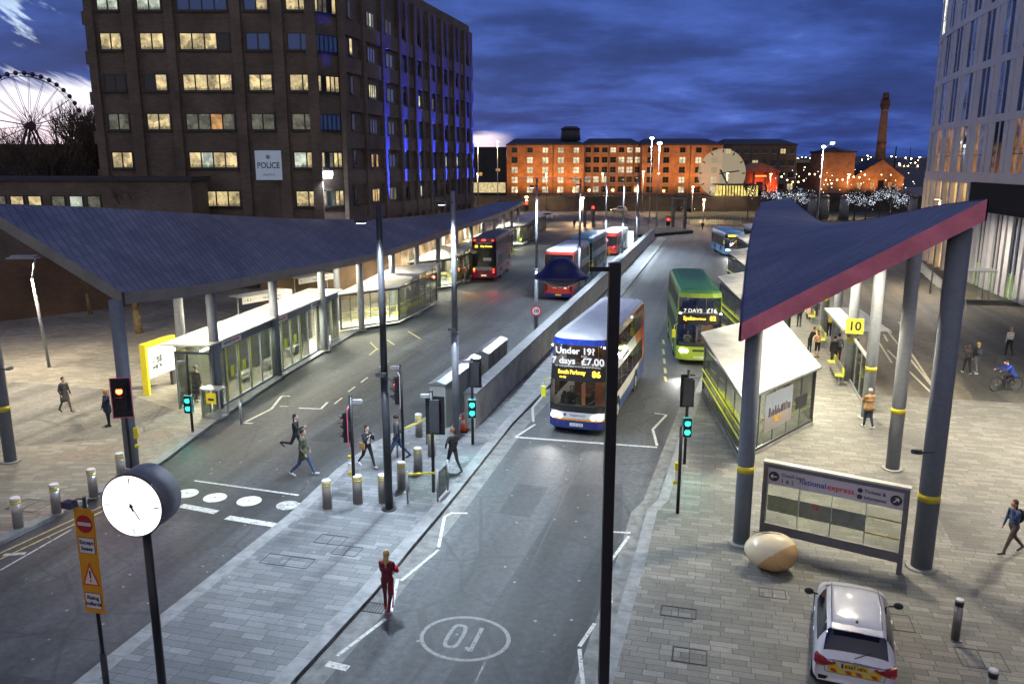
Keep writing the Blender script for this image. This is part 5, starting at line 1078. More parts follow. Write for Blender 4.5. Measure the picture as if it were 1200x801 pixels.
# curved street lamp on the near left plaza
x, y = gp(58,430,PV); r = thing('street_lamp', 'pale leaning street lamp with flat twin head on the left plaza', 'street lamp', (x, y, PV)); b = MB(); b.cyl((0,0,0),(-.35,0,5.0),.085,.075,12); b.build('pole', M_galv, r); b = MB(); b.tube([(-.35,0,5.0),(-.05,0,6.1)], .05); b.build('arm', M_galv, r)
b = MB(); b.box(-1.5,.1,-.25,.25,6.1,6.16); b.box(-1.3,0,-.2,.2,6.22,6.27); b.build('head', M_galv, r)
spot('added_fill_lamp', (x-.7, y-.2, PV+5.9), 1300, (1.0,.84,.60), R(165), .6, (x-.7, y-.6, 0), .3)  # added fill light; the street lamp's own head is unlit
for k, (px, py, h_, lb) in enumerate(((1090,344,8.2,'thin pale pole by the white ramp railing with an added lamp head'),(1300,520,8.5,'added fill lamp pole on the right plaza, outside the right edge'),(-150,470,8.0,'added fill lamp pole on the left plaza, outside the left edge'))):  # first lamp head and both outer poles are added for fill light
    x, y = gp(px, py, PV); r = thing('added_fill_lamp', lb, 'street lamp', (x, y, PV)); b = MB(); b.cyl((0,0,0),(0,0,h_),.08,.06,12); b.build('pole', M_galv, r); b = MB(); b.box(-.5,.1,-.15,.15,h_,h_+.1); b.build('head', M_galv, r); b = MB(); b.box(-.45,-.1,-.12,.12,h_-.03,h_-.002); b.build('lens', M_lampW, r)
    spot('added_fill_lamp', (x-.3, y, PV+h_-.1), (2100,3600,1900)[k], (1.0,.90,.70), R(160), .6, (x-.3, y-.1, 0), .3)
# big pendant lamp in front
def big_lamp():
    x, y = 1.92, 15.1; r = thing('street_lamp', 'tall black lamp column with a bell shaped navy shade hanging on its left arm', 'street lamp', (x, y, 0), 0)
    b = MB(); b.box(-.105,.105,-.105,.105,0,9.42); b.build('column', mat('lamp_black', (.018,.015,.02), .45, .2, var=.1), r)
    b = MB(); b.box(-.47,-.107,-.04,.04,9.26,9.34); b.build('arm', M_black, r)
    M_nav = mat('shade_navy', (.02,.02,.085), .35, .3, var=.1, coat=.3); b = MB(); b.smooth = True; prof = [(.0,.31),(.14,.30),(.24,.25),(.30,.16),(.37,.07),(.47,0.0),(.535,-.05),(.52,-.065),(.30,-.03),(0,-.02)]; n = 40
    cx_ = -1.0; b.v = [(cx_+q*math.cos(2*math.pi*i/n), q*math.sin(2*math.pi*i/n), 9.20+zz) for q, zz in prof for i in range(n)]
    for j in range(len(prof)-1):
        for i in range(n): b.face([j*n+i, (j+1)*n+i, (j+1)*n+(i+1)%n, j*n+(i+1)%n])
    b.build('lamp_shade', M_nav, r)
    b = MB(); b.ell((cx_,0,9.13),.36,.36,.17,28,10); b.build('bowl', mat('bowl_smoked', (.30,.24,.24), .15, var=.05, coat=.6), r)
big_lamp()
# clock
def clock():
    x, y = -7.05, 14.5; r = thing('street_clock', 'round lit white clock in a blue grey drum on a black post', 'clock', (x, y, 0), R(-9)); z_ = 4.98
    b = MB(); b.cyl((0,0,0),(0,0,4.5),.085,.085,20); b.build('post', M_black, r)
    b = MB(); b.cyl((0,-.32,z_),(0,.30,z_),.60,.61,48); b.build('drum', mat('drum_blue', (.17,.18,.21), .55, .0, var=.08), r)
    b = MB(); b.cyl((0,-.35,z_),(0,-.321,z_),.625,.625,48); b.build('rim', M_dark, r)
    b = MB(); b.cyl((0,-.365,z_),(0,-.351,z_),.595,.595,48); f = b.build('dial', mat('dial_lit', (1,1,1), .4, var=0, emit=(1.0,.97,.98), es=1.25), r)
    for a in (0,90,180,270): M = Matrix.Translation((0,-.366,z_)) @ Matrix.Rotation(R(a),4,'Y'); b = MB(); b.box(-.009,.009,-.006,0,.45,.56,M); b.build('hour_mark', M_text, f)
    for a, l0, l1, w0 in ((150,-.06,.30,.010),(162,-.05,.20,.022)): M = Matrix.Translation((0,-.374,z_)) @ Matrix.Rotation(R(a),4,'Y'); b = MB(); b.box(-w0,w0,-.004,0,l0,l1 if w0 < .02 else .10,M); b.build('hand', M_text, f)
    M = Matrix.Translation((0,-.380,z_)) @ Matrix.Rotation(R(265),4,'Y'); b = MB(); b.box(-.006,.006,-.004,0,-.06,.09,M); b.build('hand', M_text, f); b = MB(); b.cyl((0,-.366,z_),(0,-.392,z_),.03,.03,12); b.build('boss', M_text, f)
    wx, wy = x+math.sin(R(-23))*.5, y-.5; spot('clock_glow', (x-.25, y-.6, 4.98), 60, (1,.97,.95), R(160), .9, (x-3,y-8,4), .3)
clock()
# orange bollard warning sign
def warn_sign():
    x, y = -8.27, 14.6; r = thing('road_sign', 'tall orange road sign with no entry disc and rising bollards warning, beside the clock', 'sign', (x, y, 0), R(-14)); M_or = mat('sign_orange', (.62,.27,.015), .45, var=.08)
    b = MB(); b.cyl((.0,.05,0),(.0,.05,4.95),.04,.04,14); b.cyl((0,.05,0),(0,.05,1.6),.065,.065,14); b.build('post', M_black, r)
    P = [(-.225,2.52),(.225,2.52),(.225,4.68),(.17,4.74),(-.17,4.74),(-.225,4.68)]
    b = MB(); k = len(b.v); b.poly([(p[0],-.02,p[1]) for p in P]); b.poly([(p[0],.0,p[1]) for p in P][::-1])
    for i in range(6): p, q = P[i], P[(i+1)%6]; b.poly([(p[0],-.02,p[1]),(p[0],0,p[1]),(q[0],0,q[1]),(q[0],-.02,q[1])])
    s = b.build('board', M_or, r)
    b = MB(); b.cyl((0,-.021,4.42),(0,-.026,4.42),.185,.185,32); b.build('no_entry_disc', mat('disc_red', (.35,.02,.03), .4, var=0), s); b = MB(); b.box(-.15,.15,-.031,-.027,4.385,4.455); b.build('no_entry_bar', mat('bar_pale', (.6,.5,.5), .4, var=0), s)
    for z0, z1, l1, l2 in ((3.80,4.14,'Except','buses'),(2.62,2.96,'Rising','bollards')):
        b = MB(); b.box(-.185,.185,-.025,-.021,z0,z1); b.build('text_panel', mat('panel_frame', (.05,.03,.05), .4, var=0), s); b = MB(); b.box(-.172,.172,-.029,-.026,z0+.012,z1-.012); t_ = b.build('text_panel', mat('panel_white', (.62,.58,.60), .4, var=0), s)
        text(l1, .115, M_text, t_, (0,-.031,(z0+z1)/2+.065), (R(90),0,0), bold=.003); text(l2, .115, M_text, t_, (0,-.031,(z0+z1)/2-.065), (R(90),0,0), bold=.003)
    b = MB(); b.poly([(-.20,-.023,3.12),(.20,-.023,3.12),(0,-.023,3.62)]); b.build('warning_triangle', mat('tri_red', (.55,.05,.03), .4, var=0), s); b = MB(); b.poly([(-.15,-.027,3.15),(.15,-.027,3.15),(0,-.027,3.52)]); b.build('warning_triangle', mat('tri_pale', (.72,.55,.50), .4, var=0), s)
    b = MB(); b.poly([(-.022,-.031,3.44),(-.013,-.031,3.27),(.013,-.031,3.27),(.022,-.031,3.44)]); b.cyl((0,-.029,3.22),(0,-.033,3.22),.02,.02,10); b.build('exclamation_mark', M_text, s)
    b = MB(); b.tube([(0,.05,4.9),(-.12,.0,4.92),(-.22,-.05,4.85)], .014, 6); b.build('bracket', M_black, r); b = MB(); b.box(-.40,-.17,-.12,.06,4.74,4.86); b.build('lamp_box', mat('lamp_box_purple', (.07,.05,.09), .4), r)
warn_sign()
x, y = gp(83,800,0); r = thing('junction_box', 'small grey box top at the bottom edge beside the sign post', 'box', (-8.55,14.3,0)); b = MB(); b.box(-.17,.17,-.17,.17,0,.95); b.build('cabinet', M_galv, r); b = MB(); b.box(-.19,.19,-.19,.19,.952,1.0); b.build('lid', M_white, r)
# traffic signals
def signal(px, py, h, label, face, heads=(), ped=None, board=None, cam_=None, push=True, yellow_box=False):
    """face: heading (deg) that the lenses look to, 0 = towards the camera"""
    x, y = gp(px, py, PV); r = thing('traffic_signal', label, 'traffic signal', (x, y, PV), 0)
    b = MB(); b.cyl((0,0,0),(0,0,h),.057,.057,14); b.cyl((0,0,h),(0,0,h+.03),.065,.05,14); b.build('pole', M_black, r)
    for (ang, zc, state, side, pink) in heads:
        M = Matrix.Rotation(R(ang),4,'Z'); hd = MB(); hd.box(side-.16,side+.16,-.26,-.07,zc-.5,zc+.5,M); hd.box(side-.03,side+.03,-.08,.0,zc-.3,zc-.2,M); hd.box(side-.03,side+.03,-.08,.0,zc+.2,zc+.3,M); h_ = hd.build('signal_head', M_black, r)
        bb = MB(); bb.box(side-.27,side+.27,-.10,-.085,zc-.62,zc+.62,M); bb.build('backing_board', M_black, h_)
        if pink:
            fr = MB(); 
            for q in ((-.29,-.27,-.64,.64),(.27,.29,-.64,.64),(-.27,.27,.62,.64),(-.27,.27,-.64,-.62)): fr.box(side+q[0],side+q[1],-.11,-.08,zc+q[2],zc+q[3],M)
            fr.build('board_edge', mat('edge_pale', (.6,.5,.52), .5) if pink == 1 else mat('edge_pink', (.6,.12,.22), .5), h_)
        for k, c in enumerate('RAG'):
            z_ = zc+.31-.31*k; on = c in state; q = MB(); a0 = M @ Vector((side,-.262,z_)); a1 = M @ Vector((side,-.275,z_)); q.cyl(a0, a1, .105,.10,20)
            q.build('lens', {'R': M_redE, 'G': M_grnE, 'A': M_off}[c] if on else M_off, h_)
            v = MB(); 
            for j in range(9):
                t0, t1 = R(-10+j*200/9), R(-10+(j+1)*200/9); f = lambda t, dep: M @ Vector((side+.125*math.cos(t), -.262-dep, z_+.125*math.sin(t)))
                d0 = .05+.17*max(0,math.sin(t0)); d1 = .05+.17*max(0,math.sin(t1)); v.poly([f(t0,0), f(t1,0), f(t1,d1), f(t0,d0)])
            v.build('visor', M_black, h_)
    if ped:
        ang, zc, st = ped; M = Matrix.Rotation(R(ang),4,'Z'); q = MB(); q.box(-.15,.15,-.24,-.07,zc-.36,zc+.36,M); h_ = q.build('pedestrian_head', M_black, r)
        q = MB()
        for e in ((-.165,-.15,-.375,.375),(.15,.165,-.375,.375),(-.15,.15,.36,.375),(-.15,.15,-.375,-.36)): q.box(e[0],e[1],-.25,-.07,zc+e[2],zc+e[3],M)
        q.build('head_edge', mat('edge_teal', (.05,.3,.28), .5), h_)
        for dz in (.17,-.17): q = MB(); q.cyl(M @ Vector((0,-.242,zc+dz)), M @ Vector((0,-.256,zc+dz)), .10,.10,20); q.build('lens', M_grnE, h_)
        for dz in (.17,-.17):
            v = MB(); v.box(-.12,.12,-.36,-.243,zc+dz+.115,zc+dz+.125,M); v.box(-.13,-.12,-.34,-.243,zc+dz-.06,zc+dz+.125,M); v.box(.12,.13,-.34,-.243,zc+dz-.06,zc+dz+.125,M); v.build('visor', M_black, h_)
        p = M @ Vector((0,-.5,zc)); spot('ped_green', (x+p.x, y+p.y, PV+zc), 22, (.05,1,.75), R(120), .8, (x+p.x*4, y+p.y*4, 1), .08)
    if board:
        ang, zc, w_, hh, off = board; M = Matrix.Rotation(R(ang),4,'Z'); q = MB(); q.box(off-w_/2,off+w_/2,.06,.09,zc-hh/2,zc+hh/2,M); h_ = q.build('backing_board', M_black, r)
        q = MB(); q.box(off-.17,off+.17,-.08,.059,zc-hh/2+.1,zc+hh/2-.1,M); q.build('signal_head', M_dark, h_)
    if cam_:
        ang, zc = cam_; M = Matrix.Rotation(R(ang),4,'Z'); q = MB(); q.box(-.34,-.06,-.07,.07,zc-.05,zc+.07,M); q.box(-.38,-.34,-.05,.05,zc-.04,zc+.06,M); q.build('sensor', M_galv, r)
    if push: q = MB(); q.use(M_yel); q.box(-.17,-.06,-.07,.07,1.02,1.14); q.box(-.17,-.06,-.07,.07,1.62,1.7) if yellow_box else None; q.use(M_white); q.box(-.17,-.06,-.06,.06,1.15,1.45); q.build('push_button_box', None, r)
    return r
signal(416,590,3.75,'three lens traffic signal showing red, left of the dark mast on the island','',[(-85,2.72,'R',0,2)], cam_=(180,3.55), yellow_box=True)
signal(473,541,3.8,'three lens red traffic signal with pale edged board, behind the man in jeans','',[(-75,2.85,'R',0,1)], cam_=(0,3.7), push=False)
signal(508,576,3.62,'black traffic signal seen from behind beside the glass guard, with big black board','', board=(-8,2.75,.66,1.35,.10), cam_=(0,3.45), push=False)
signal(554,520,3.55,'signal with two green pedestrian lenses beside the island wall end','', ped=(0,1.55,'G'), board=(-8,2.95,.5,1.15,.12), cam_=(0,3.45), push=False)
signal(226,506,3.35,'slim signal with green pedestrian lenses and a camera, near the long dark coat','', ped=(-5,1.28,'G'), cam_=(0,3.05), push=False)
signal(802,543,3.65,'traffic signal with green pedestrian lenses and black board beside the right kerb','', ped=(0,1.5,'G'), board=(0,2.85,.52,1.25,.0), cam_=(180,3.35), push=False)
x, y = gp(794,601,PV); r = thing('signal_post', 'plain black signal post with yellow push button box, nearest the right kerb', 'post', (x, y, PV)); b = MB(); b.cyl((0,0,0),(0,0,2.95),.057,.057,14); b.build('pole', M_black, r); b = MB(); b.use(M_yel); b.box(-.2,-.06,-.07,.07,1.02,1.12); b.box(-.16,-.06,-.07,.07,1.5,1.75); b.use(M_white); b.box(-.16,-.06,-.06,.06,1.13,1.49); b.build('push_button_box', None, r)
# red signal in front of the near left column
x, y = xy(-20.55,23.75); r = thing('traffic_signal', 'red traffic signal with pink edged board in front of the near left canopy column', 'traffic signal', (x, y, PV), R(8)); b = MB(); b.cyl((.05,.1,0),(.05,.1,3.5),.05,.05,12); b.build('pole', M_black, r)
b = MB(); b.box(-.2,.2,-.22,-.0,2.35,3.45); h_ = b.build('signal_head', M_black, r); b = MB(); b.box(-.33,.33,-.0,.015,2.18,3.62); b.build('backing_board', M_black, h_); b = MB()
for q in ((-.36,-.33,2.15,3.65),(.33,.36,2.15,3.65),(-.33,.33,3.62,3.65),(-.33,.33,2.15,2.18)): b.box(q[0],q[1],-.03,.02,q[2],q[3])
b.build('board_edge', mat('edge_pink', (.6,.12,.22), .5), h_)
for k in range(3): b = MB(); b.cyl((0,-.222,3.2-.33*k),(0,-.24,3.2-.33*k),.115,.11,20); b.build('lens', M_redO if k == 0 else M_off, h_); b = MB(); b.box(-.13,.13,-.40,-.223,3.32-.33*k,3.33-.33*k); b.build('visor', M_black, h_)
spot('red_signal_glow', (x, y-.5, 3.3), 60, (1,.08,.03), R(130), .8, (x+.5, y-4, 2.6), .1)
b = MB(); b.use(M_yel); b.box(.28,.42,-.05,.1,1.35,1.75); b.build('push_button_box', None, r); b = MB(); b.box(.28,.42,-.05,.1,1.0,1.1); b.build('reflective_band', M_yel, r)
# illuminated yellow-framed advertising board and glass ticket box
a, c = Vector(gp(172,463,PV)), Vector(gp(204,452,PV)); d = c-a; r = thing('advert_board', 'yellow framed lit white advertising board on the left plaza', 'board', (*a, PV), math.atan2(d.y,d.x)+R(8)); L_ = d.length+.55; M_yl = mat('board_yellow', (.72,.60,.03), .45, var=.06, emit=(.8,.7,.05), es=.12)
b = MB(); b.box(-.02,.14,-.16,.16,0,2.55); b.box(.14,L_,-.16,.16,2.35,2.55); b.build('frame', M_yl, r); b = MB(); b.box(L_-.35,L_-.12,-.08,.08,0,.8); b.build('leg', M_dark, r)
b = MB(); b.box(.16,L_,-.14,.14,.80,2.345); s = b.build('panel', mat('board_white', (.75,.75,.72), .4, var=.03, emit=(1,1,.92), es=.30), r)
rr = random.Random(4); q = MB()
for k in range(16):
    x_ = .65+rr.uniform(-.25,.55); z_ = 1.55+rr.uniform(-.32,.3); w_ = rr.uniform(.04,.12); q.cyl((x_,-.142,z_),(x_,-.15-k*.0006,z_),w_,w_,9)
q.build('print', mat('print_grey', (.12,.13,.16), .6, var=.3, scale=8), s)
text('SO LET', .13, M_text, s, (.75,-.146,2.1), (R(90),0,0))
x, y = gp(253,488,PV); r = thing('glass_kiosk', 'small glass sided box with yellow notice beside the waiting room', 'kiosk', (x, y, PV), -AN); b = MB()
for xx in (-.45,.45):
    for yy in (-.3,.3): b.box(xx-.03,xx+.03,yy-.03,yy+.03,0,1.3)
b.box(-.48,.48,-.33,.33,0,.06); b.box(-.48,.48,-.33,.33,1.302,1.36); b.build('frame', M_galv, r); b = MB(); b.box(-.42,.42,-.31,-.30,.07,1.3); b.box(-.46,-.45,-.27,.27,.07,1.3); b.build('glass_panel', M_glassS, r); b = MB(); b.box(-.2,.3,-.33,-.312,.7,1.2); n_ = b.build('notice', M_yl, r); b = MB(); b.box(-.1,.2,-.336,-.331,.85,.95); b.build('print', M_text, n_)
# CCTV arms on the two right-hand columns
for (px, py, z_, lb) in ((1079,671,3.55,'small dark camera on an arm at the right canopy corner column'),(12,545,3.75,'small pale camera on the left corner column')):
    x, y = gp(px, py, PV); r = thing('cctv_camera', lb, 'camera', (x, y, PV+z_)); sx = -1 if px > 500 else 1; b = MB(); b.tube([(0,0,0),(.55*sx,-.1,.0)], .025, 6); b.build('bracket', M_dark, r); b = MB(); b.cyl((.45*sx,-.1,.03),(.75*sx,-.3,.12),.07,.06,12); b.build('body', M_dark if sx < 0 else M_galv, r)
# ================================================================== VEHICLES
M_bglass = glass('bus_glass', (.50,.54,.55), .10, (.015,.018,.02)); M_wscr = glass('windscreen_glass', (.78,.82,.82), .03, (.02,.02,.02))
M_head = mat('headlamp', (1,1,1), .2, var=0, emit=(1,.97,.9), es=14); M_tail = mat('tail_lamp', (.5,.02,.02), .2, var=0, emit=(1,.03,.02), es=7); M_tailo = mat('tail_lamp_off', (.30,.01,.01), .15, var=0, coat=.5); M_ind = mat('indicator', (.6,.3,.02), .2, var=0, emit=(1,.42,.03), es=7)
M_seat = mat('bus_seat', (.16,.07,.05), .8, var=.3, scale=8); M_seatb = mat('bus_seat_blue', (.03,.06,.22), .8, var=.3, scale=8); M_buslit = mat('bus_ceiling_light', (1,1,1), .4, var=0, emit=(1,.93,.8), es=6.5); M_busin = mat('bus_interior', (.45,.45,.42), .6, var=.1)
def livery(name, base, rear=None, skirt=None, skz=.95, L_=10.5, rz=None):
    """painted body; rear swoosh colours run diagonally up towards the back"""
    m, t, b = pbsdf(name); L = t.links.new; tc = N(t, 'ShaderNodeTexCoord'); sp = N(t, 'ShaderNodeSeparateXYZ'); L(tc.outputs['Object'], sp.inputs[0]); col = None
    n = N(t, 'ShaderNodeTexNoise', i_Scale=1.2, i_Detail=5.0); L(tc.outputs['Object'], n.inputs[0])
    c = mixc(t, 0.0, (*base,), (*base,))
    if rear:
        d = mth(t, 'ADD', sp.outputs[1], mth(t, 'MULTIPLY', mth(t, 'POWER', mth(t, 'MAXIMUM', sp.outputs[2], 0.0), 1.4), .42))
        for off, cc in rear: c = mixc(t, mth(t, 'GREATER_THAN', d, L_+off), c, cc)
    if skirt:
        lim = mth(t, 'ADD', skz, mth(t, 'MULTIPLY', mth(t, 'MAXIMUM', mth(t, 'SUBTRACT', sp.outputs[1], L_*.55), 0.0), .12 if rear else 0)); c = mixc(t, mth(t, 'LESS_THAN', sp.outputs[2], lim), c, skirt)
    r = ramp(t, [(.3,(.82,.82,.80)),(.65,(1.05,1.05,1.05))]); L(n.outputs[0], r.inputs[0]); c = mixc(t, 1.0, c, r.outputs[0], 'MULTIPLY')
    L(c, b.inputs['Base Color']); b.inputs['Roughness'].default_value = .28; b.inputs['Coat Weight'].default_value = .4; return m
def bus(label, x, y, rz, Lg, deck2, body, frontm, roofm, near='front', seats=M_seat, rearm=None, display=None, group='buses', inner=True):
    """front at local y=0 looking towards -y, rear at y=Lg"""
    r = thing('double_decker_bus' if deck2 else 'single_decker_bus', label, 'bus', (x, y, 0), rz, group); hw = 1.26
    if deck2: zl = [.30,.66,1.08,1.32,2.36,2.48,2.98,3.86,4.10,4.24,4.31]
    else: zl = [.30,.62,1.02,1.22,2.30,2.42,2.72,2.90,3.0,3.05]
    top = len(zl)-1
    fx = [-1,-.96,-.84,-.55,-.18,.18,.55,.84,.96,1]
    ysd = [.75]; 
    if 1: ysd += [1.15, 2.0]
    yy = 2.0; n = max(2, round((Lg-2.0-.9)/1.42))
    for k in range(n): w_ = (Lg-.9-2.0)/n; ysd += [2.0+k*w_+.09, 2.0+(k+1)*w_]
    ysd = sorted(set(round(q, 4) for q in ysd)); 
    def plan(z):
        rk = (max(0, z-(2.3))*.16 if deck2 else max(0,z-1.1)*.10) if True else 0; tz = z-zl[-4] if deck2 else z-zl[-4]
        ins = 0 if z <= zl[top-3]+1e-6 else {top-2:.03, top-1:.13, top:.42}[min(range(len(zl)), key=lambda i: abs(zl[i]-z))]
        tum = max(0, z-1.3)*.018
        P = []
        for f in fx: P.append((f*(hw-ins-tum), rk+ins*.8+.42*abs(f)**5*(1 if True else 0), 'F'))
        for q in ysd: P.append(((hw-ins-tum), q, 'R'))
        P.append(((hw-ins-tum), Lg-.35, 'R'))
        for f in fx[::-1]: P.append((f*(hw-ins-tum), Lg-ins*.8-.22*abs(f)**6-max(0,z-1.0)*.03, 'B'))
        P.append((-(hw-ins-tum), Lg-.35, 'L'))
        for q in ysd[::-1]: P.append((-(hw-ins-tum), q, 'L'))
        return P
    rings = [plan(z) for z in zl]; n_ = len(rings[0]); nf = len(fx); ns = len(ysd)
    B_ = MB(); B_.smooth = False; B_.v = [(p[0], p[1], z) for ring, z in zip(rings, zl) for p in ring]
    glassc = {}
    # index ranges: front cells 0..nf-2 ; right side nf-1.. nf+ns ; rear ; left
    for j in range(top):
        z0, z1 = zl[j], zl[j+1]
        for i in range(n_):
            i2 = (i+1) % n_; idx = [j*n_+i, j*n_+i2, (j+1)*n_+i2, (j+1)*n_+i]; seg = None
            if i < nf-1: seg = ('F', i)
            elif i < nf+ns: seg = ('R', i-nf)
            elif i == nf+ns: seg = ('B', -1)
            elif i < nf+ns+nf: seg = ('B', i-(nf+ns+1))
            elif i == nf+ns+nf: seg = ('L', -2)
            else: seg = ('L', (i-(nf+ns+nf+1)))
            kind = 'body'
            if j >= top-2: kind = 'roof'
            elif seg[0] == 'F':
                k = seg[1]
                if deck2:
                    if j in (3,) and 0 < k < nf-2: kind = 'wscr'
                    elif j == 2 and 0 < k < nf-2: kind = 'wscr'
                    elif j in (2,3): kind = 'black'
                    elif j in (4,5): kind = 'black'
                    elif j == 6: kind = 'uscr' if 0 < k < nf-2 else 'front'
                    else: kind = 'front'
                else:
                    if j in (2,3) and 0 < k < nf-2: kind = 'wscr'
                    elif j in (4,5) or (j in (2,3)): kind = 'black'
                    else: kind = 'front'
            elif seg[0] in 'RL':
                k = seg[1]
                if seg[0] == 'L': k = (ns-1)-(k+1) if k >= 0 else -9
                w0 = k >= 0 and k < ns-1 and (ysd[k+1]-ysd[k]) > .3; dr_ = (k in (0,1)) 
                if seg[0] == 'L' and k == -1: w0 = False
                if k == 1 and seg[0] == 'R': kind = 'door' if j in (0,1,2,3) else 'body'
                elif j == 3 and 0 <= k < ns-1: kind = 'side' if w0 else 'black'
                elif deck2 and j == 6 and 0 <= k < ns-1: kind = 'side' if w0 else 'black'
                elif not deck2 and j == 4 and 0 <= k < ns-1: kind = 'black'
                if seg[0] == 'R' and k == -1: kind = 'front'
            elif seg[0] == 'B':
                k = seg[1]; kind = 'rear'
                if 1 <= k <= nf-3:
                    if deck2 and j == 6: kind = 'rblack'
                    elif deck2 and j in (3,4,5): kind = 'rblack' if near == 'rear' else 'rear'
                    elif not deck2 and j in (3,): kind = 'rblack'
                    elif not deck2 and j == 4: kind = 'rblack'
            if kind in ('wscr','uscr','side','door'):
                key = (kind if kind in ('wscr','uscr') else kind+str(seg[0])+str(seg[1])+('' if kind == 'door' else '_%d' % j)); glassc.setdefault(key, []).append((idx, kind)); continue
            mt = {'body': body, 'roof': roofm, 'front': frontm, 'rear': rearm or body, 'black': M_black, 'rblack': mat('gloss_black', (.012,.012,.015), .12, var=0)}[kind]
            B_.use(mt); B_.face(idx)
    B_.use(roofm); B_.face([top*n_+i for i in range(n_)]); B_.use(M_dark); B_.face([i for i in range(n_)][::-1])
    B_.build('body', None, r)
    for key, cells in glassc.items():
        m = MB(); kind = cells[0][1]
        for idx, _ in cells: m.poly([B_.v[q] for q in idx])
        m.build({'wscr':'windscreen','uscr':'upper_windscreen','side':'window','door':'door'}[kind], M_wscr if kind in ('wscr','uscr','door') else M_bglass, r)
    # wheels and arches
    for wy in (2.75, Lg-2.9):
        for sx in (-1, 1):
            a = MB(); a.cyl((sx*(hw-.05),wy,.52),(sx*(hw+.006),wy,.52),.60,.60,28); a.build('wheel_arch', M_rubber, r)
            w_ = MB(); w_.cyl((sx*(hw-.28),wy,.49),(sx*(hw+.012),wy,.49),.485,.485,28); wh_ = w_.build('wheel', M_rubber, r)
            w_ = MB(); w_.cyl((sx*(hw-.0),wy,.49),(sx*(hw+.02),wy,.49),.28,.25,20); w_.cyl((sx*(hw+.02),wy,.49),(sx*(hw+.06),wy,.49),.11,.09,12); w_.build('rim', M_galv, wh_)
    # interior: floor, decks, seats and ceiling lights
    f = MB(); f.use(M_dark); f.box(-hw+.06,hw-.06,.6,Lg-.5,.34,.40)
    if deck2: f.use(M_busin); f.box(-hw+.06,hw-.06,1.2,Lg-.4,2.40,2.46)
    f.use(M_busin); f.box(-hw+.10,hw-.10,Lg-.55,Lg-.5,.42,zl[-3]-.05); f.build('floor', None, r)
    st = MB(); st.use(seats)
    decks = [(.42, 3.2)]+([(2.47, 1.5)] if deck2 else [])
    for zf, ys in decks:
        q = ys
        while q < Lg-1.2:
            for sx in (-1, 1): 
                for xx in (.28,.72): st.rbox(sx*xx-.20 if sx > 0 else -xx-.20, sx*xx+.20 if sx > 0 else -xx+.20, q+.34, q+.44, zf+.35, zf+1.02, .045); st.box(sx*xx-.20,sx*xx+.20,q,q+.33,zf+.34,zf+.46)
            q += .82
    st.build('seats', None, r)
    pl = MB(); pl.use(M_yelG)
    for zf, ys in decks:
        q = ys+.4
        while q < Lg-1.5: pl.cyl((.5,q,zf),(.5,q,zf+1.85),.017,.017,6); pl.cyl((-.5,q+.8,zf),(-.5,q+.8,zf+1.85),.017,.017,6); q += 1.65
    pl.build('grab_pole', None, r)
    li = MB()
    for zc in ([2.33, zl[-4]-.02] if deck2 else [2.36]):
        for sx in (-.75,.75): li.box(sx-.05,sx+.05,1.3,Lg-.8,zc,zc+.03)
    li.build('ceiling_light', M_buslit, r)
    # cab: dash, wheel, wipers
    d = MB(); d.rbox(-1.1,1.1,.42,.85,.62,1.12,.08); d.build('dashboard', M_dark, r)
    pt = MB(); pt.box(-.04,.0,1.0,1.7,.45,1.95); pt.box(.35,1.0,2.15,2.2,.45,1.9); pt.build('cab_partition', mat('partition_orange', (.42,.16,.08), .6, var=.15), r)
    wh = MB(); c = Vector((-.55,.98,1.22))
    for k in range(16):
        a0, a1 = 2*math.pi*k/16, 2*math.pi*(k+1)/16; g0 = lambda a: c+Vector((.22*math.cos(a), .10*math.sin(a), .19*math.sin(a))); wh.cyl(g0(a0), g0(a1), .014, .014, 5)
    wh.build('steering_wheel', M_black, r); rk0 = .012
    wp = MB(); wp.tube([(-.1,-.03,1.1),(-.75,.02,1.75)], .012, 5); wp.tube([(.15,-.03,1.1),(.85,.05,1.7)], .012, 5); wp.build('wiper', M_black, r)
    for sx in (-1, 1):
        m = MB(); m.tube([(sx*1.2,.35,2.36),(sx*1.42,.02,2.30),(sx*1.44,0,1.95)], .02, 6); m.rbox(sx*1.44-.11,sx*1.44+.11,-.05,.06,1.60,2.05,.04); m.build('mirror', M_yelG if sx > 0 or 1 else M_black, r)
    for sx in (-1, 1):
        m = MB(); m.cyl((sx*.98,.10,.86),(sx*.98,-.0,.86),.11,.10,18); m.cyl((sx*.72,.06,.82),(sx*.72,-.03,.82),.085,.08,16); m.build('headlight', M_head, r)
        m = MB(); m.rbox(sx*1.05-.11,sx*1.05+.11,Lg-.16,Lg-.04,.85,1.45,.03) ; m.build('tail_lamp_cluster', M_black, r)
    return r
DD = Matrix
STG = livery('livery_white_swoosh', (.78,.77,.74), rear=[(-1.6,(.62,.20,.03)),(-.2,(.45,.05,.03))], skirt=(.03,.06,.22), skz=.80, L_=10.9)
blueM = mat('bus_blue', (.015,.06,.50), .25, var=.06, coat=.5); navyM = mat('bus_navy', (.012,.02,.13), .3, var=.05, coat=.4); roofW = mat('bus_roof_pale', (.84,.87,.90), .45, var=.06, scale=1.5, coat=.15)
b1 = bus('white and blue double decker on route 86, stopped at the white line', 2.72, 32.75, R(-17.5), 10.7, True, STG, blueM, roofW)
def led(bus_, s_, x_, z_, y_, size, bold=.006, al='CENTER', xs=1.0): return text(s_, size, M_amber, bus_, (x_, y_, z_), (R(90),0,0), name='destination_text', bold=bold, align=al, xs=xs)
def fy(z): return max(0, z-2.3)*.16-.012
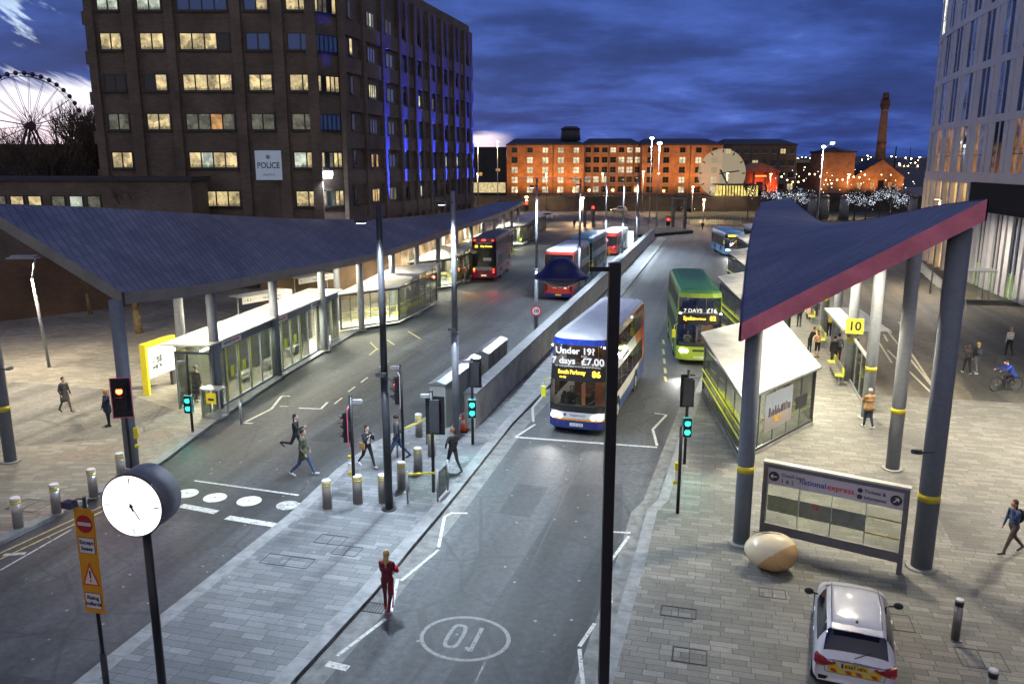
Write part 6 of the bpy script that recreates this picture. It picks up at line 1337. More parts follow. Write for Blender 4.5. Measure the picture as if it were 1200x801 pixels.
def front_panel(r, x0, x1, z0, z1, m, name, dy=.0, dep=.02):
    b = MB(); b.poly([(x0,fy(z0)-dy,z0),(x1,fy(z0)-dy,z0),(x1,fy(z1)-dy,z1),(x0,fy(z1)-dy,z1)]); return b.build(name, m, r)
led(b1, 'South Parkway', -.25, 2.74, fy(2.74)-.014, .25, xs=.78); led(b1, 'via city', -.62, 2.53, fy(2.53)-.012, .10); led(b1, '86', .80, 2.70, fy(2.70)-.014, .36, bold=.012)
text('Under 19?', .40, M_textW, b1, (-.15, fy(3.62)-.03, 3.62), (R(99),0,0), bold=.012); text('7 days', .40, M_textW, b1, (-.62, fy(3.22)-.03, 3.20), (R(99),0,0), bold=.012); text('\u00a37.00', .44, M_textW, b1, (.62, fy(3.22)-.03, 3.20), (R(99),0,0), bold=.012)
text('from', .13, M_textW, b1, (.25, fy(3.40)-.03, 3.42), (R(99),0,0)); text('*£7 when purchased on the App or £7.50 on bus', .098, M_textW, b1, (0, fy(3.0)-.03, 2.99), (R(99),0,0))
# lower front: white band, orange stripe, navy bumper
def bow(r, z0, z1, m, name, off=.012, hwf=.95, x0=-1, x1=1):
    b = MB(); n = 16
    for k in range(n):
        u0, u1 = x0+(x1-x0)*k/n, x0+(x1-x0)*(k+1)/n; f = lambda u: .42*abs(u)**5-off
        u0 *= hwf; u1 *= hwf; b.poly([(u0*1.26,f(u0),z0),(u1*1.26,f(u1),z0),(u1*1.26,f(u1),z1),(u0*1.26,f(u0),z1)])
    return b.build(name, m, r)
bow(b1, .74, 1.02, mat('bus_white', (.60,.60,.60), .3, var=.06, coat=.4), 'front_band', .014); bow(b1, .66, .735, mat('bus_orange', (.65,.25,.02), .3, var=.05), 'front_stripe', .014); bow(b1, .31, .655, navyM, 'bumper', .014); bow(b1, 1.025, 1.30, M_black, 'lower_grille', .010)
text('Stagecoach', .15, M_textB, b1, (.05,-.022,.90), (R(90),0,0)); b = MB(); b.cyl((-.50,-.015,.90),(-.50,-.02,.90),.06,.06,14); b.build('roundel', M_textB, b1)
b = MB(); b.box(-.28,.28,-.03,-.015,.42,.55); p = b.build('number_plate', mat('plate_white', (.7,.7,.66), .4, var=0), b1); text('SN16 OHE', .105, M_text, p, (0,-.033,.485), (R(90),0,0))
for sx in (-1, 1): b = MB(); b.cyl((sx*1.10,-.0+.13,3.85),(sx*1.10,.10,3.85),.035,.035,8); b.build('marker_lamp', M_head, b1)
x, y = 3.02+math.sin(R(17.5))*-.6, 33.7-.7; spot('bus_headlight', (1.7,32.6,.86), 110, (1,.97,.9), R(70), .8, (-1.5,20,-1), .1); spot('bus_headlight', (3.5,31.9,.86), 50, (1,.97,.9), R(70), .8, (1.2,20,-1), .1)
# side lettering strip
M = (R(90),0,R(90)); text('stagecoachbus.com', .20, M_textB, b1, (1.262,4.6,2.62), M, bold=.002)
GRN = livery('livery_green', (.17,.28,.045), L_=10.5); grF = mat('bus_lime', (.30,.42,.04), .3, var=.06, coat=.4); grR = mat('bus_green_roof', (.07,.24,.09), .45, var=.12, scale=1.2)
x, y = gp(818,428); b2 = bus('lime green double decker on route 82 behind the nearest shelter roof', x, y, R(-7.5), 10.6, True, GRN, grF, grR, seats=M_seatb)
led(b2, 'Speke', -.62, 2.72, fy(2.72)-.014, .30, xs=.9); led(b2, 'Interchange', .0, 2.70, fy(2.70)-.014, .13); led(b2, '82', .70, 2.72, fy(2.72)-.014, .34, bold=.012)
text('7 DAYS', .32, M_textW, b2, (-.42, fy(3.15)-.03, 3.14), (R(99),0,R(0)), bold=.006); text('\u00a316', .38, M_textW, b2, (.62, fy(3.15)-.03, 3.15), (R(99),0,0), bold=.012)
bow(b2, .31, 1.02, grF, 'bumper', .012); bow(b2, .80,.92, mat('grille_dark', (.02,.03,.01), .5), 'grille', .02, .95, -.3, .3); b = MB(); b.box(-.27,.27,-.035,-.02,.42,.54); p = b.build('number_plate', mat('plate_white', (.7,.7,.66), .4), b2); text('MX58 KZC', .1, M_text, p, (0,-.038,.48), (R(90),0,0))
for sx in (-1, 1): b = MB(); b.cyl((sx*1.13,.12,3.0),(sx*1.13,.06,3.0),.05,.05,8); b.build('marker_lamp', M_head, b2)
for sx in (-1,1): b = MB(); b.cyl((sx*.98,-.0,.86),(sx*.98,-.03,.86),.12,.11,18); b.cyl((sx*.70,-.03,.84),(sx*.70,-.05,.84),.085,.08,16); b.build('headlight', M_head, b2)
for sx in (-1,1): b = MB(); b.cyl((sx*1.0,.01,.86),(sx*1.0,-.02,.86),.11,.11,18); b.build('headlight', M_head, b1)
fx_, fy_ = gp(818,440); spot('bus_headlight', (fx_-.9, fy_+.7, .86), 120, (1,1,.92), R(70), .8, (fx_-3, fy_-12, -1), .1)
BL_ = livery('livery_sky_blue', (.10,.27,.50), skirt=(.16,.34,.55), L_=9.5); skb = mat('bus_sky', (.12,.30,.55), .3, var=.06, coat=.4)
x, y = gp(861,301); b3 = bus('small sky blue single decker bus arriving in the right lane with its headlights on', x, y, R(-3), 9.4, False, BL_, skb, mat('bus_sky_roof', (.08,.22,.48), .4, var=.1), seats=M_seatb)
led(b3, '130', .75, 2.60, fy(2.6)-.03, .24); b = MB(); b.box(-.95,.45,-.0,.02,2.50,2.70); b.build('destination_panel', M_amber, b3); spot('bus_headlight', (x-.8, y-.5, .8), 260, (1,.93,.8), R(80), .8, (x-1.5, y-9, -.5), .1)
# buses seen from behind: their front points away up the left road
def rear_bus(label, px, py, rz, Lg, deck2, body, rearm, roofm, seats=M_seatb):
    x, y = gp(px, py); a = rz; fxp, fyp = x+math.sin(-a)*Lg, y+math.cos(-a)*Lg
    return bus(label, fxp, fyp, a+math.pi, Lg, deck2, body, rearm, roofm, near='rear', seats=seats, rearm=rearm)
def rtext(r, s, size, m, x_, z_, Lg, bold=.0, off=.03): return text(s, size, m, r, (x_, Lg+off, z_), (R(90),0,math.pi), bold=bold)
MRN = livery('livery_dark_red', (.22,.016,.035), L_=10.5); mrR = mat('bus_maroon', (.24,.016,.04), .3, var=.1, coat=.4)
d1 = rear_bus('dark red double decker bus seen from behind at the left shelters, tail lamps lit', 567, 329, R(-8), 10.5, True, MRN, mrR, mat('bus_roof_grey', (.10,.10,.12), .5, var=.1))
rtext(d1, '82', .30, M_amber, .72, 3.38, 10.5, .012, -.04); rtext(d1, 'City Centre', .24, M_amber, -.25, 3.40, 10.5, .008, -.04)
for z_, zz in ((3.62,3.82),(1.05,1.38)): b = MB(); b.box(-.8,.8,10.43 if z_ > 2 else 10.5,10.46 if z_ > 2 else 10.52,z_,zz); b.build('advert_strip', mat('advert_grey', (.30,.28,.30), .5, var=.3, scale=5), d1)
b = MB(); b.box(-.75,.05,10.46,10.48,2.0,2.28); b.build('notice', mat('notice_pale', (.45,.42,.48), .5, var=.2, scale=6), d1)
for x_, z_, mm in ((.98,1.15,M_ind),(.98,.95,M_tail),(-.98,1.15,M_tail),(-.98,.9,M_tail),(.9,3.98,M_tail),(-.9,3.98,M_tail),(0,4.0,M_tail),(.12,4.0,M_tail),(-.12,4.0,M_tail)): b = MB(); b.cyl((x_,10.36 if z_ > 3 else 10.44,z_),(x_,10.46 if z_ > 3 else 10.54,z_),.075,.07,12); b.build('tail_lamp', mm, d1)
b = MB(); b.box(-.26,.26,10.51,10.53,.48,.60); b.build('number_plate', mat('plate_yellow_lit', (.7,.6,.3), .4, var=0, emit=(1,.85,.5), es=.8), d1)
x, y = gp(567,340); spot('tail_glow', (x+.9, y-.3, 1.1), 40, (1,.05,.02), R(150), .8, (x+1.5, y-3, 0), .1); spot('tail_glow', (x-1.1, y-.3, 1.1), 40, (1,.35,.03), R(150), .8, (x-1.5, y-3, 0), .1)
REDL = livery('livery_red_cream', (.50,.49,.46), rear=[(-3.2,(.48,.035,.02))], skirt=(.02,.025,.12), skz=.55, L_=10.0); redM = mat('bus_red', (.52,.045,.025), .3, var=.1, coat=.4); roofG = mat('bus_roof_silver', (.46,.50,.58), .35, var=.15, scale=1.2)
d2 = rear_bus('red double decker seen from behind, nearest of the parked row', 654, 352, R(-14.3), 9.6, True, REDL, redM, roofG)
rtext(d2, 'arriva', .14, M_textW, .3, 1.08, 9.6); b = MB(); k = 9.63; b.poly([(-.75,k,1.02),(-.45,k,1.02),(-.60,k,1.22)][::-1]); b.build('logo', M_textW, d2); b = MB(); b.box(-.25,.25,9.6,9.62,.42,.54); b.build('number_plate', mat('plate_yellow', (.6,.45,.05), .4, emit=(.8,.6,.1), es=.25), d2)
b = MB(); b.box(-1.15,1.15,9.45,9.605,.30,.60); b.build('bumper', navyM, d2)
for sx in (-1,1):
    for z_ in (.95,1.12,1.3): b = MB(); b.cyl((sx*1.06,9.57,z_),(sx*1.06,9.6,z_),.06,.055,12); b.build('tail_lamp', M_tailo, d2)
TQ = livery('livery_turquoise', (.40,.50,.55), rear=[(-1.5,(.10,.30,.42))], L_=11); tq = mat('bus_turquoise', (.10,.32,.45), .3, var=.08, coat=.3)
x, y = xy(-14.35,84.5)
def rear_at(label, t_, s_, rz, Lg, body, rearm, roofm, d2_=False):
    x, y = xy(t_, s_); return bus(label, x+math.sin(-rz)*Lg, y+math.cos(-rz)*Lg, rz+math.pi, Lg, d2_, body, rearm, roofm, near='rear', seats=M_seatb, rearm=rearm)
d3 = rear_at('turquoise double decker parked just beyond the red one', -13.05, 77.6, R(-14.3), 11.0, TQ, tq, mat('bus_roof_teal', (.12,.30,.40), .35, var=.12), True)
b = MB(); b.cyl((1.0,10.85,3.95),(1.0,10.97,3.95),.09,.09,10); b.build('tail_lamp', M_tail, d3)
d4 = rear_at('red and grey single decker bus farthest along the island with a white roof', -13.7, 102.2, R(-17), 9.5, livery('livery_grey_red', (.35,.34,.33), rear=[(-1.8,(.42,.04,.025))], skirt=(.02,.02,.06), skz=.6, L_=9.5), mat('bus_red_dark', (.36,.035,.03), .3, var=.1), mat('bus_roof_white', (.55,.60,.68), .35, var=.1))
b = MB(); b.cyl((-.9,9.48,1.15),(-.9,9.54,1.15),.10,.10,10); b.build('tail_lamp', M_tail, d4); b = MB(); b.box(.2,1.05,9.38,9.42,2.45,2.7); b.build('destination_panel', M_amber, d4)
# ---- white hatchback
def hatch(label, x, y, rz, paint, name='parked_car', detail=True, group=None, tl=M_tailo, hl=None):
    """rear at local y=0, nose towards +y"""
    r = thing(name, label, 'car', (x, y, PV if detail else 0), rz, group)
    # y, half width low, z low, half width belt, z belt, half width roof, z roof
    S = [(.0,.78,.36,.70,.86,.66,.88),(.10,.82,.26,.76,.95,.66,.955),(.42,.84,.22,.80,1.0,.55,1.455),(.95,.845,.2,.82,.99,.585,1.50),(1.75,.845,.2,.825,.96,.59,1.50),(2.35,.845,.2,.82,.94,.575,1.44),(3.02,.84,.2,.80,.93,.62,1.02),(3.35,.82,.2,.77,.88,.60,.94),(3.75,.78,.22,.70,.76,.55,.80),(3.95,.66,.30,.60,.62,.45,.66)]
    V = []; 
    for (yy, a, zl_, bw_, zb, rw, zr) in S:
        half = [(0,zl_),(a*.92,zl_),(a,zl_+.14),(a*1.0,(zl_+zb)/2+.05),(bw_,zb),(rw,zr-.035),(rw*.80,zr),(0,zr+.02)]
        V.append([(-p[0],yy,p[1]) for p in half[::-1][:-1]]+[(p[0],yy,p[1]) for p in half][1:] if False else [(p[0],yy,p[1]) for p in half]+[(-p[0],yy,p[1]) for p in half[1:-1][::-1]])
    n = len(V[0]); b = MB(); b.smooth = True; b.v = [p for ring in V for p in ring]; gm = mat('car_glass', (.006,.010,.03), .04, var=0, coat=.5)
    for i in range(len(S)-1):
        for k in range(n):
            k2 = (k+1) % n; row = k if k < 7 else 13-k
            m = paint
            if row == 4 and 2 <= i <= 4: m = gm
            if row in (5,6,) and i == 1: m = gm
            if row in (5,6) and i == 5: m = gm
            b.use(m); b.face([i*n+k, i*n+k2, (i+1)*n+k2, (i+1)*n+k])
    b.use(paint); b.face([k for k in range(n)]); b.face([(len(S)-1)*n+k for k in range(n)][::-1])
    o = b.build('body', None, r); md = o.modifiers.new('s', 'SUBSURF'); md.levels = 2; md.render_levels = 2
    # keep the lower edges firm
    for sx in (-1, 1):
        for wy in (.72, 3.25):
            w_ = MB(); w_.cyl((sx*.62,wy,.30),(sx*.845,wy,.30),.30,.30,24); wo = w_.build('wheel', M_rubber, r); w_ = MB(); w_.cyl((sx*.845,wy,.30),(sx*.852,wy,.30),.20,.18,14); w_.build('rim', M_galv, wo)
    if detail:
        for sx in (-1,1):
            m = MB(); m.tube([(sx*.78,2.52,1.0),(sx*.93,2.50,1.03)], .02, 6); m.ell((sx*.98,2.50,1.05),.11,.06,.085,14,8); m.build('door_mirror', M_black, r)
            p = Vector((sx*.62,.07,.80)); tlm = MB(); tlm.smooth = False
            q = [(.78,.10,.93),(.79,.06,.79),(.74,.0,.73),(.60,-.012,.745),(.38,-.03,.83),(.56,-.01,.875)]
            Q1 = [Vector((sx*a_*1.03,b_-.055,c_)) for a_, b_, c_ in q]; Q0 = [v+Vector((-sx*.03,.10,0)) for v in Q1]; tlm.poly(Q1); [tlm.poly([Q1[i_],Q1[(i_+1)%6],Q0[(i_+1)%6],Q0[i_]]) for i_ in range(6)]; tlm.build('tail_lamp', mat('tail_red_gloss', (.26,.006,.012), .10, var=.35, scale=16, coat=.7), r)
            m = MB(); m.box(sx*.50-.06,sx*.50+.06,-.04,-.03,.85,.875); m.build('reversing_lens', M_white, r)
        for zz in (1.30,): pass
        rg = MB()
        for sx in (-1,1): rg.tube([(sx*.50,.55,1.462),(sx*.515,1.4,1.512),(sx*.50,2.3,1.462)], .008, 4)
        rg.build('roof_groove', M_dark, r)
        an_ = MB(); an_.tube([(0,.62,1.50),(0,.50,1.62)], .007, 5); an_.cyl((0,.64,1.485),(0,.62,1.52),.035,.02,8); an_.build('aerial', M_black, r)
        sp_ = MB(); sp_.box(-.5,.5,.22,.46,1.462,1.482); sp_.build('spoiler', paint, r); hb = MB(); hb.box(-.12,.12,.21,.222,1.462,1.478); hb.build('brake_strip', M_tailo, r)
        pt_ = MB(); pt_.box(-.27,.27,-.035,-.02,.735,.85); pp = pt_.build('number_plate', mat('plate_amber', (.70,.45,.03), .4, var=.05), r); text('KS67 HFX', .10, M_text, pp, (.02,-.038,.79), (R(90),0,0), bold=.002); pt_ = MB(); pt_.box(-.265,-.225,-.037,-.0355,.74,.845); pt_.build('plate_band', navyM, pp)
        bd = MB(); bd.cyl((0,-.03,.89),(0,-.045,.89),.045,.045,14); bd.build('badge', M_galv, r)
        cv = MB(); M_ye = mat('chevron_yellow', (.65,.50,.04), .4, var=.05); M_rd = mat('chevron_red', (.50,.05,.03), .4, var=.05); cv.use(M_ye); cv.poly([(-.52,-.022,.70),(.52,-.022,.70),(.50,-.020,.60),(-.50,-.020,.60)])
        cv.poly([(-.55,-.022,.80),(-.33,-.024,.82),(-.30,-.024,.705),(-.52,-.022,.705)]); cv.poly([(.33,-.024,.82),(.55,-.022,.80),(.52,-.022,.705),(.30,-.024,.705)])
        cv.use(M_rd)
        for xx in (-.42,-.12,.08,.38): cv.poly([(xx-.07,-.026,.695),(xx+.04,-.026,.695),(xx+.09,-.026,.615),(xx-.02,-.026,.615)])
        cv.build('chevron_marking', None, r)
        sd = MB()
        for k in range(7): sd.poly([(-.835-.016,.35+k*.16,.80),(-.835-.016,.43+k*.16,.80),(-.835-.020,.38+k*.16,.60),(-.835-.020,.30+k*.16,.60)])
        sd.build('side_stripe', mat('stripe_grey_blue', (.10,.14,.25), .4), r)
        bp_ = MB(); bp_.poly([(-.70,-.02,.50),(-.50,-.04,.50),(-.55,-.04,.42),(-.70,-.022,.40)]); bp_.build('bumper_vent', M_black, r); bp_ = MB(); bp_.poly([(.50,-.04,.50),(.70,-.02,.50),(.70,-.022,.40),(.55,-.04,.42)]); bp_.build('bumper_vent', M_black, r)
        hs = MB(); hs.tube([(-.60,-.028,.86),(-.58,-.032,.60),(.58,-.032,.60),(.60,-.028,.86)], .005, 4); hs.build('hatch_seam', M_dark, r)
        wp_ = MB(); wp_.tube([(-.02,.02,.985),(.30,.12,1.12)], .010, 5); wp_.build('rear_wiper', M_black, r)
        dh = MB()
        for sx in (-1,1):
            for yy in (1.15,2.05): dh.box(sx*.835-.012,sx*.835+.012,yy,yy+.16,.80,.83)
        dh.build('door_handle', paint, r)
    else:
        for sx in (-1,1):
            m = MB(); m.cyl((sx*.6,-.02,.8),(sx*.6,-.05,.8),.1,.1,10); m.build('tail_lamp', tl, r); m = MB(); m.cyl((sx*.5,3.85,.62),(sx*.5,3.97,.62),.1,.1,10); m.build('headlight', hl or M_white, r)
    return r
x, y = gp(1001,784,.88); hatch('white hatchback with yellow and red chevrons on its tailgate, parked by the bottom edge', x+.02, y+.02, R(-21), mat('car_white', (.70,.69,.72), .22, var=.03, coat=.6))
hatch('white car driving across the far road beyond the left stands', *gp(648,257), R(88), mat('car_white', (.7,.7,.7), .3), 'passing_car', False, 'cars on the far road')
hatch('black car waiting on the far road beside the canopy end', *gp(632,256), R(90), mat('car_black', (.01,.01,.012), .2), 'passing_car', False, 'cars on the far road')
hatch('dark car on the far road under the right hand lamps, headlights towards the dock', *gp(795,248), R(-80), mat('car_black', (.01,.01,.012), .2), 'passing_car', False, 'cars on the far road', hl=M_lampW)
hatch('silver car on the far road behind the railings, middle of the row', *gp(735,249), R(84), mat('car_silver', (.3,.3,.3), .3), 'passing_car', False, 'cars on the far road', hl=M_lampW)
# ================================================================== PEOPLE
SKIN = mat('skin', (.50,.30,.22), .55, var=.06); SK2 = mat('skin_pale', (.62,.42,.34), .55, var=.06)
def cloth(name, col): return mat('cloth_'+name, col, .85, var=.35, scale=9, bump=.9)
HAIRS = {'dark': mat('hair_dark', (.02,.014,.01), .6, var=.2, scale=30), 'brown': mat('hair_brown', (.09,.045,.02), .6, var=.2, scale=30), 'blonde': mat('hair_blonde', (.50,.34,.13), .55, var=.2, scale=30), 'grey': mat('hair_grey', (.45,.43,.40), .6, var=.2, scale=30), 'red': mat('hair_red', (.20,.07,.025), .6, var=.2, scale=30)}
def capsule(b, p, q, r0, r1, n=12):
    p, q = Vector(p), Vector(q); b.cyl(p, q, r0, r1, n); b.ell(p, r0, r0, r0, n, 6); b.ell(q, r1, r1, r1, n, 6)
def person(label, px, py, h, top, legs, shoes, hair='dark', hairlen=0, pose='walk', arms=None, ht=1.70, z0=PV, ph=1.0, coat=0.0, bag=None, hood=False, hat=None, build=1.0, bareleg=False, lean=0.0, pos=None, group=None, voxel=.017, undershirt=None, face=True, skin=None):
    x, y = pos or gp(px, py, z0); k = ht/1.72; skin = skin or SKIN
    r = thing('person', label, 'person', (x, y, z0), R(h), group)
    def leg(sx, a, kn):
        hip = Vector((sx*.092, 0, 0)); a = R(a); kn = R(kn); d1 = Vector((0,-math.sin(a),-math.cos(a))); d2 = Vector((0,-math.sin(a-kn),-math.cos(a-kn)))
        knee = hip+d1*.43; ank = knee+d2*.41; f = a-kn; toe_pitch = max(-.9, min(.15, f*.9)) if f < -.25 else 0
        toe = ank+Vector((0,-math.cos(toe_pitch)*.17, math.sin(toe_pitch)*.17-.045)); heel = ank+Vector((0,.045,-.035)); return hip, knee, ank, toe, heel
    if pose == 'walk': L_, R_ = leg(1, 24*ph, 4), leg(-1, -20*ph, 24*abs(ph))
    elif pose == 'run': L_, R_ = leg(1, 20, 10), leg(-1, -24, 72)
    elif pose == 'walk2': L_, R_ = leg(1, 10*ph, 6), leg(-1, -8*ph, 22)
    elif pose == 'sit': L_, R_ = leg(1, 84, 82), leg(-1, 80, 76)
    elif pose == 'cycle': L_, R_ = leg(1, 78, 72), leg(-1, 40, 44)
    elif pose == 'crouch': L_, R_ = leg(1, 70, 80), leg(-1, 62, 74)
    else: L_, R_ = leg(1, 3, 2), leg(-1, -2, 1)
    low = min(min(q[3].z, q[4].z) for q in (L_, R_))-.035
    if pose == 'cycle': hz = .90
    elif pose == 'sit' : hz = .52
    else: hz = -low
    off = Vector((0,0,hz)); legs_ = [[p+off for p in q] for q in (L_, R_)]
    ln = R(lean); sp = lambda z, yy=0: Vector((0, -math.sin(ln)*z+yy, hz+math.cos(ln)*z))
    b = MB(); seg = []
    def add(p, q, r0, r1, tagn): p, q = Vector(p), Vector(q); capsule(b, p*k, q*k, r0*k, r1*k); seg.append((p*k, q*k, (r0+r1)/2*k, tagn))
    w = build
    for hip, knee, ank, toe, heel in legs_:
        add(hip, knee, .092*w, .062*w, 'leg'); add(knee, ank, .058*w, .040*w, 'skin' if bareleg else 'leg'); add(heel, toe, .038, .034, 'shoe'); add(ank, heel, .040, .036, 'shoe')
    add(sp(.02)+Vector((-.055,0,0)), sp(.02)+Vector((.055,0,0)), .115*w, .115*w, 'leg')
    add(sp(.14)+Vector((-.05,0,0)), sp(.14)+Vector((.05,0,0)), .112*w, .112*w, 'top')
    add(sp(.28)+Vector((-.07,0,0)), sp(.28)+Vector((.07,0,0)), .118*w, .118*w, 'top')
    add(sp(.42)+Vector((-.10,0,0)), sp(.42)+Vector((.10,0,0)), .105*w, .105*w, 'top')
    add(sp(.50), sp(.58), .055, .052, 'skin')
    hc = sp(.70, -.02); hr = Matrix.Rotation(0, 3, 'X')
    b.ell(hc*k, .076*k, .095*k, .115*k, 18, 14); seg.append((hc*k, (hc+Vector((0,0,.01)))*k, .1*k, 'skin'))
    add(hc+Vector((0,-.052,-.055)), hc+Vector((0,-.052,-.06)), .048, .045, 'skin')           # jaw
    add(hc+Vector((0,-.092,.005)), hc+Vector((0,-.108,-.022)), .012, .016, 'skin')           # nose
    for sx in (-1,1): add(hc+Vector((sx*.076,.005,.0)), hc+Vector((sx*.078,.005,-.03)), .014, .012, 'skin')
    if coat: 
        for u in (0,.5,1): 
            z_ = .02-coat*u; add(sp(z_)+Vector((-.08-.02*u,0,0)), sp(z_)+Vector((.08+.02*u,0,0)), .122*w+.012*u, .122*w+.012*u, 'top')
    hands = []
    presets = {'swing': ((28,15,8),(-26,30,8)), 'down': ((4,10,6),(2,12,6)), 'phone': ((40,110,6),(36,118,6)), 'head': ((10,10,6),(62,128,10)), 'pocket': ((-8,45,16),(-8,45,16)), 'bars': ((62,14,4),(62,14,4)), 'hip': ((4,8,6),(-28,70,42)), 'lap': ((30,60,8),(30,60,8)), 'front': ((22,80,5),(22,85,5)), 'run': ((40,75,10),(-35,70,12)), 'wheel': ((48,42,8),(48,42,8))}
    A_ = presets[arms or ('swing' if pose.startswith('walk') else 'down')]
    for sx, (sa, el, ab) in zip((-1, 1), A_):
        sh = sp(.455)+Vector((sx*.175*w,0,0)); a = R(sa)+ln*0; e = R(sa+el); bo = R(ab)
        d1 = Vector((sx*math.sin(bo), -math.sin(a)*math.cos(bo), -math.cos(a)*math.cos(bo))); 
        inw = -sx*.35 if el > 60 else -sx*.05
        d2 = Vector((inw, -math.sin(e), -math.cos(e))).normalized(); el_ = sh+d1*.275; wr = el_+d2*.245; hd = wr+d2*.055
        add(sh, el_, .056*w, .043*w, 'top'); add(el_, wr, .041*w, .030*w, 'top'); add(wr+d2*.012, hd, .026, .030, 'skin'); hands.append((sx, wr, d2, hd))
    me = bpy.data.meshes.new('tmp'); me.from_pydata(b.v, [], b.f); o = bpy.data.objects.new('tmp', me); COL.objects.link(o)
    m = o.modifiers.new('r', 'REMESH'); m.mode = 'VOXEL'; m.voxel_size = voxel; m2 = o.modifiers.new('s', 'SMOOTH'); m2.factor = .5; m2.iterations = 2
    dg = bpy.context.evaluated_depsgraph_get(); me2 = bpy.data.meshes.new_from_object(o.evaluated_get(dg)); bpy.data.objects.remove(o)
    mats = {'skin': skin, 'top': top, 'leg': legs, 'shoe': shoes, 'und': undershirt or top}; order = list(mats)
    me2.materials.clear()
    for q in order: me2.materials.append(mats[q])
    mi = []
    for p in me2.polygons:
        c = p.center; best = 9; bt = 'top'
        for (s0, s1, rr_, t_) in seg:
            d = s1-s0; L2 = d.length_squared; u = 0 if L2 < 1e-9 else max(0, min(1, (c-s0).dot(d)/L2)); q = (c-(s0+d*u)).length-rr_
            if q < best: best = q; bt = t_
        if bt == 'top' and undershirt and abs(c.x) < .06 and p.normal.y < -.5 and c.z < (hz+.42)*k: bt = 'und'
        mi.append(order.index(bt))
    me2.polygons.foreach_set('material_index', mi); me2.polygons.foreach_set('use_smooth', [True]*len(me2.polygons))
    # fingers and face details join the same body mesh
    ex = MB(); ex.use(skin)
    for sx, wr, d2, hd in hands:
        side = Vector((0,1,0)).cross(d2); side = side.normalized() if side.length > .1 else Vector((1,0,0)); up = d2.cross(side)
        for f_, ln_ in zip((-1.5,-.5,.5,1.5), (.050,.062,.058,.044)):
            base = hd+up*f_*.0155+d2*.01; mid = base+d2*ln_*.6-side*sx*.006; tip = mid+(d2*.7-side*sx*.5).normalized()*ln_*.55; ex.cyl(base*k, mid*k, .0085, .008, 6); ex.cyl(mid*k, tip*k, .008, .006, 6)
        base = wr+d2*.03-up*.022; ex.cyl(base*k, (base+(d2-up*.9).normalized()*.045)*k, .010, .008, 6)
    if face:
        ex.use(M_black)
        for sx in (-1,1): ex.ell((hc+Vector((sx*.031,-.089,.018)))*k, .011, .006, .006, 8, 5)
        ex.use(mat('lips', (.35,.10,.09), .5)); ex.ell((hc+Vector((0,-.094,-.052)))*k, .020, .007, .006, 8, 5)
    em = bpy.data.meshes.new('x'); em.from_pydata(ex.v, [], ex.f)
    V0 = len(me2.vertices); vs = [tuple(v.co) for v in me2.vertices]+ex.v; fs = [tuple(p.vertices) for p in me2.polygons]+[[i+V0 for i in f] for f in ex.f]
    out = bpy.data.meshes.new('person'); out.from_pydata(vs, [], fs)
    for q in order: out.materials.append(mats[q])
    for q in ex.mats:
        if q.name not in [mm.name for mm in out.materials]: out.materials.append(q)
    names = [mm.name for mm in out.materials]; out.polygons.foreach_set('material_index', mi+[names.index(ex.mats[q].name) for q in ex.m]); out.polygons.foreach_set('use_smooth', [True]*len(fs)); out.update()
    bo_ = bpy.data.objects.new('body', out); COL.objects.link(bo_); bo_.parent = r; bpy.data.meshes.remove(me2); bpy.data.meshes.remove(em)
    # hair
    if hat: 
        q = MB(); q.ell((hc+Vector((0,.006,.045)))*k, .092*k, .108*k, .088*k, 18, 10); q.cyl((hc+Vector((0,0,.02)))*k, (hc+Vector((0,0,.035)))*k, .1*k if hat != 'brim' else .14*k, .098*k, 18); q.build('hat', cloth('hat_'+hat, (.02,.02,.025)), r)
    if hood:
        q = MB(); q.ell((hc+Vector((0,.03,.01)))*k, .098*k, .105*k, .135*k, 18, 12); q.build('hood', top, r)
    elif not (hat and not hairlen):
        q = MB(); q.smooth = True; HM = HAIRS[hair]
        q.ell((hc+Vector((0,.022,.030)))*k, .086*k, .098*k, .104*k, 18, 12)
        if hairlen > 0:
            q.ell((hc+Vector((0,.060,-.04-hairlen*.25)))*k, .075*k, .050*k, (.10+hairlen*.35)*k, 14, 10)
            if hairlen > .3: q.ell((hc+Vector((0,.085,-.16-hairlen*.2)))*k, .045*k, .035*k, .14*k, 12, 8)
        q.build('hair', HM, r)
    if bag:
        kind, bm = bag; q = MB()
        if kind == 'backpack':
            c = sp(.30, .17)*k; q.ell(c, .145, .085, .215, 16, 12); q.ell(c+Vector((0,.06,-.05)), .10, .05, .11, 12, 8); q.tube([sp(.48,.02)*k+Vector((-.09,.0,0)), sp(.47,-.11)*k+Vector((-.1,0,0)), sp(.2,-.10)*k+Vector((-.11,0,0))], .014, 5); q.tube([sp(.48,.02)*k+Vector((.09,.0,0)), sp(.47,-.11)*k+Vector((.1,0,0)), sp(.2,-.10)*k+Vector((.11,0,0))], .014, 5); q.build('backpack', bm, r)
        elif kind == 'shoulder':
            c = sp(.05, 0)*k+Vector((-.24,0,0)); q.rbox(c.x-.05, c.x+.05, c.y-.15, c.y+.15, c.z-.13, c.z+.12, .04); q.tube([c+Vector((.01,0,.12)), sp(.50)*k+Vector((.06,.02,.03))], .012, 5); q.build('shoulder_bag', bm, r)
        else:
            c = hands[0][3]*k; q.box(c.x-.05,c.x+.05,c.y-.16,c.y+.16,c.z-.42,c.z-.12); q.tube([c+Vector((0,-.1,-.12)), c, c+Vector((0,.1,-.12))], .008, 5); q.build('carrier_bag', bm, r)
    return r, hands, hz, hc
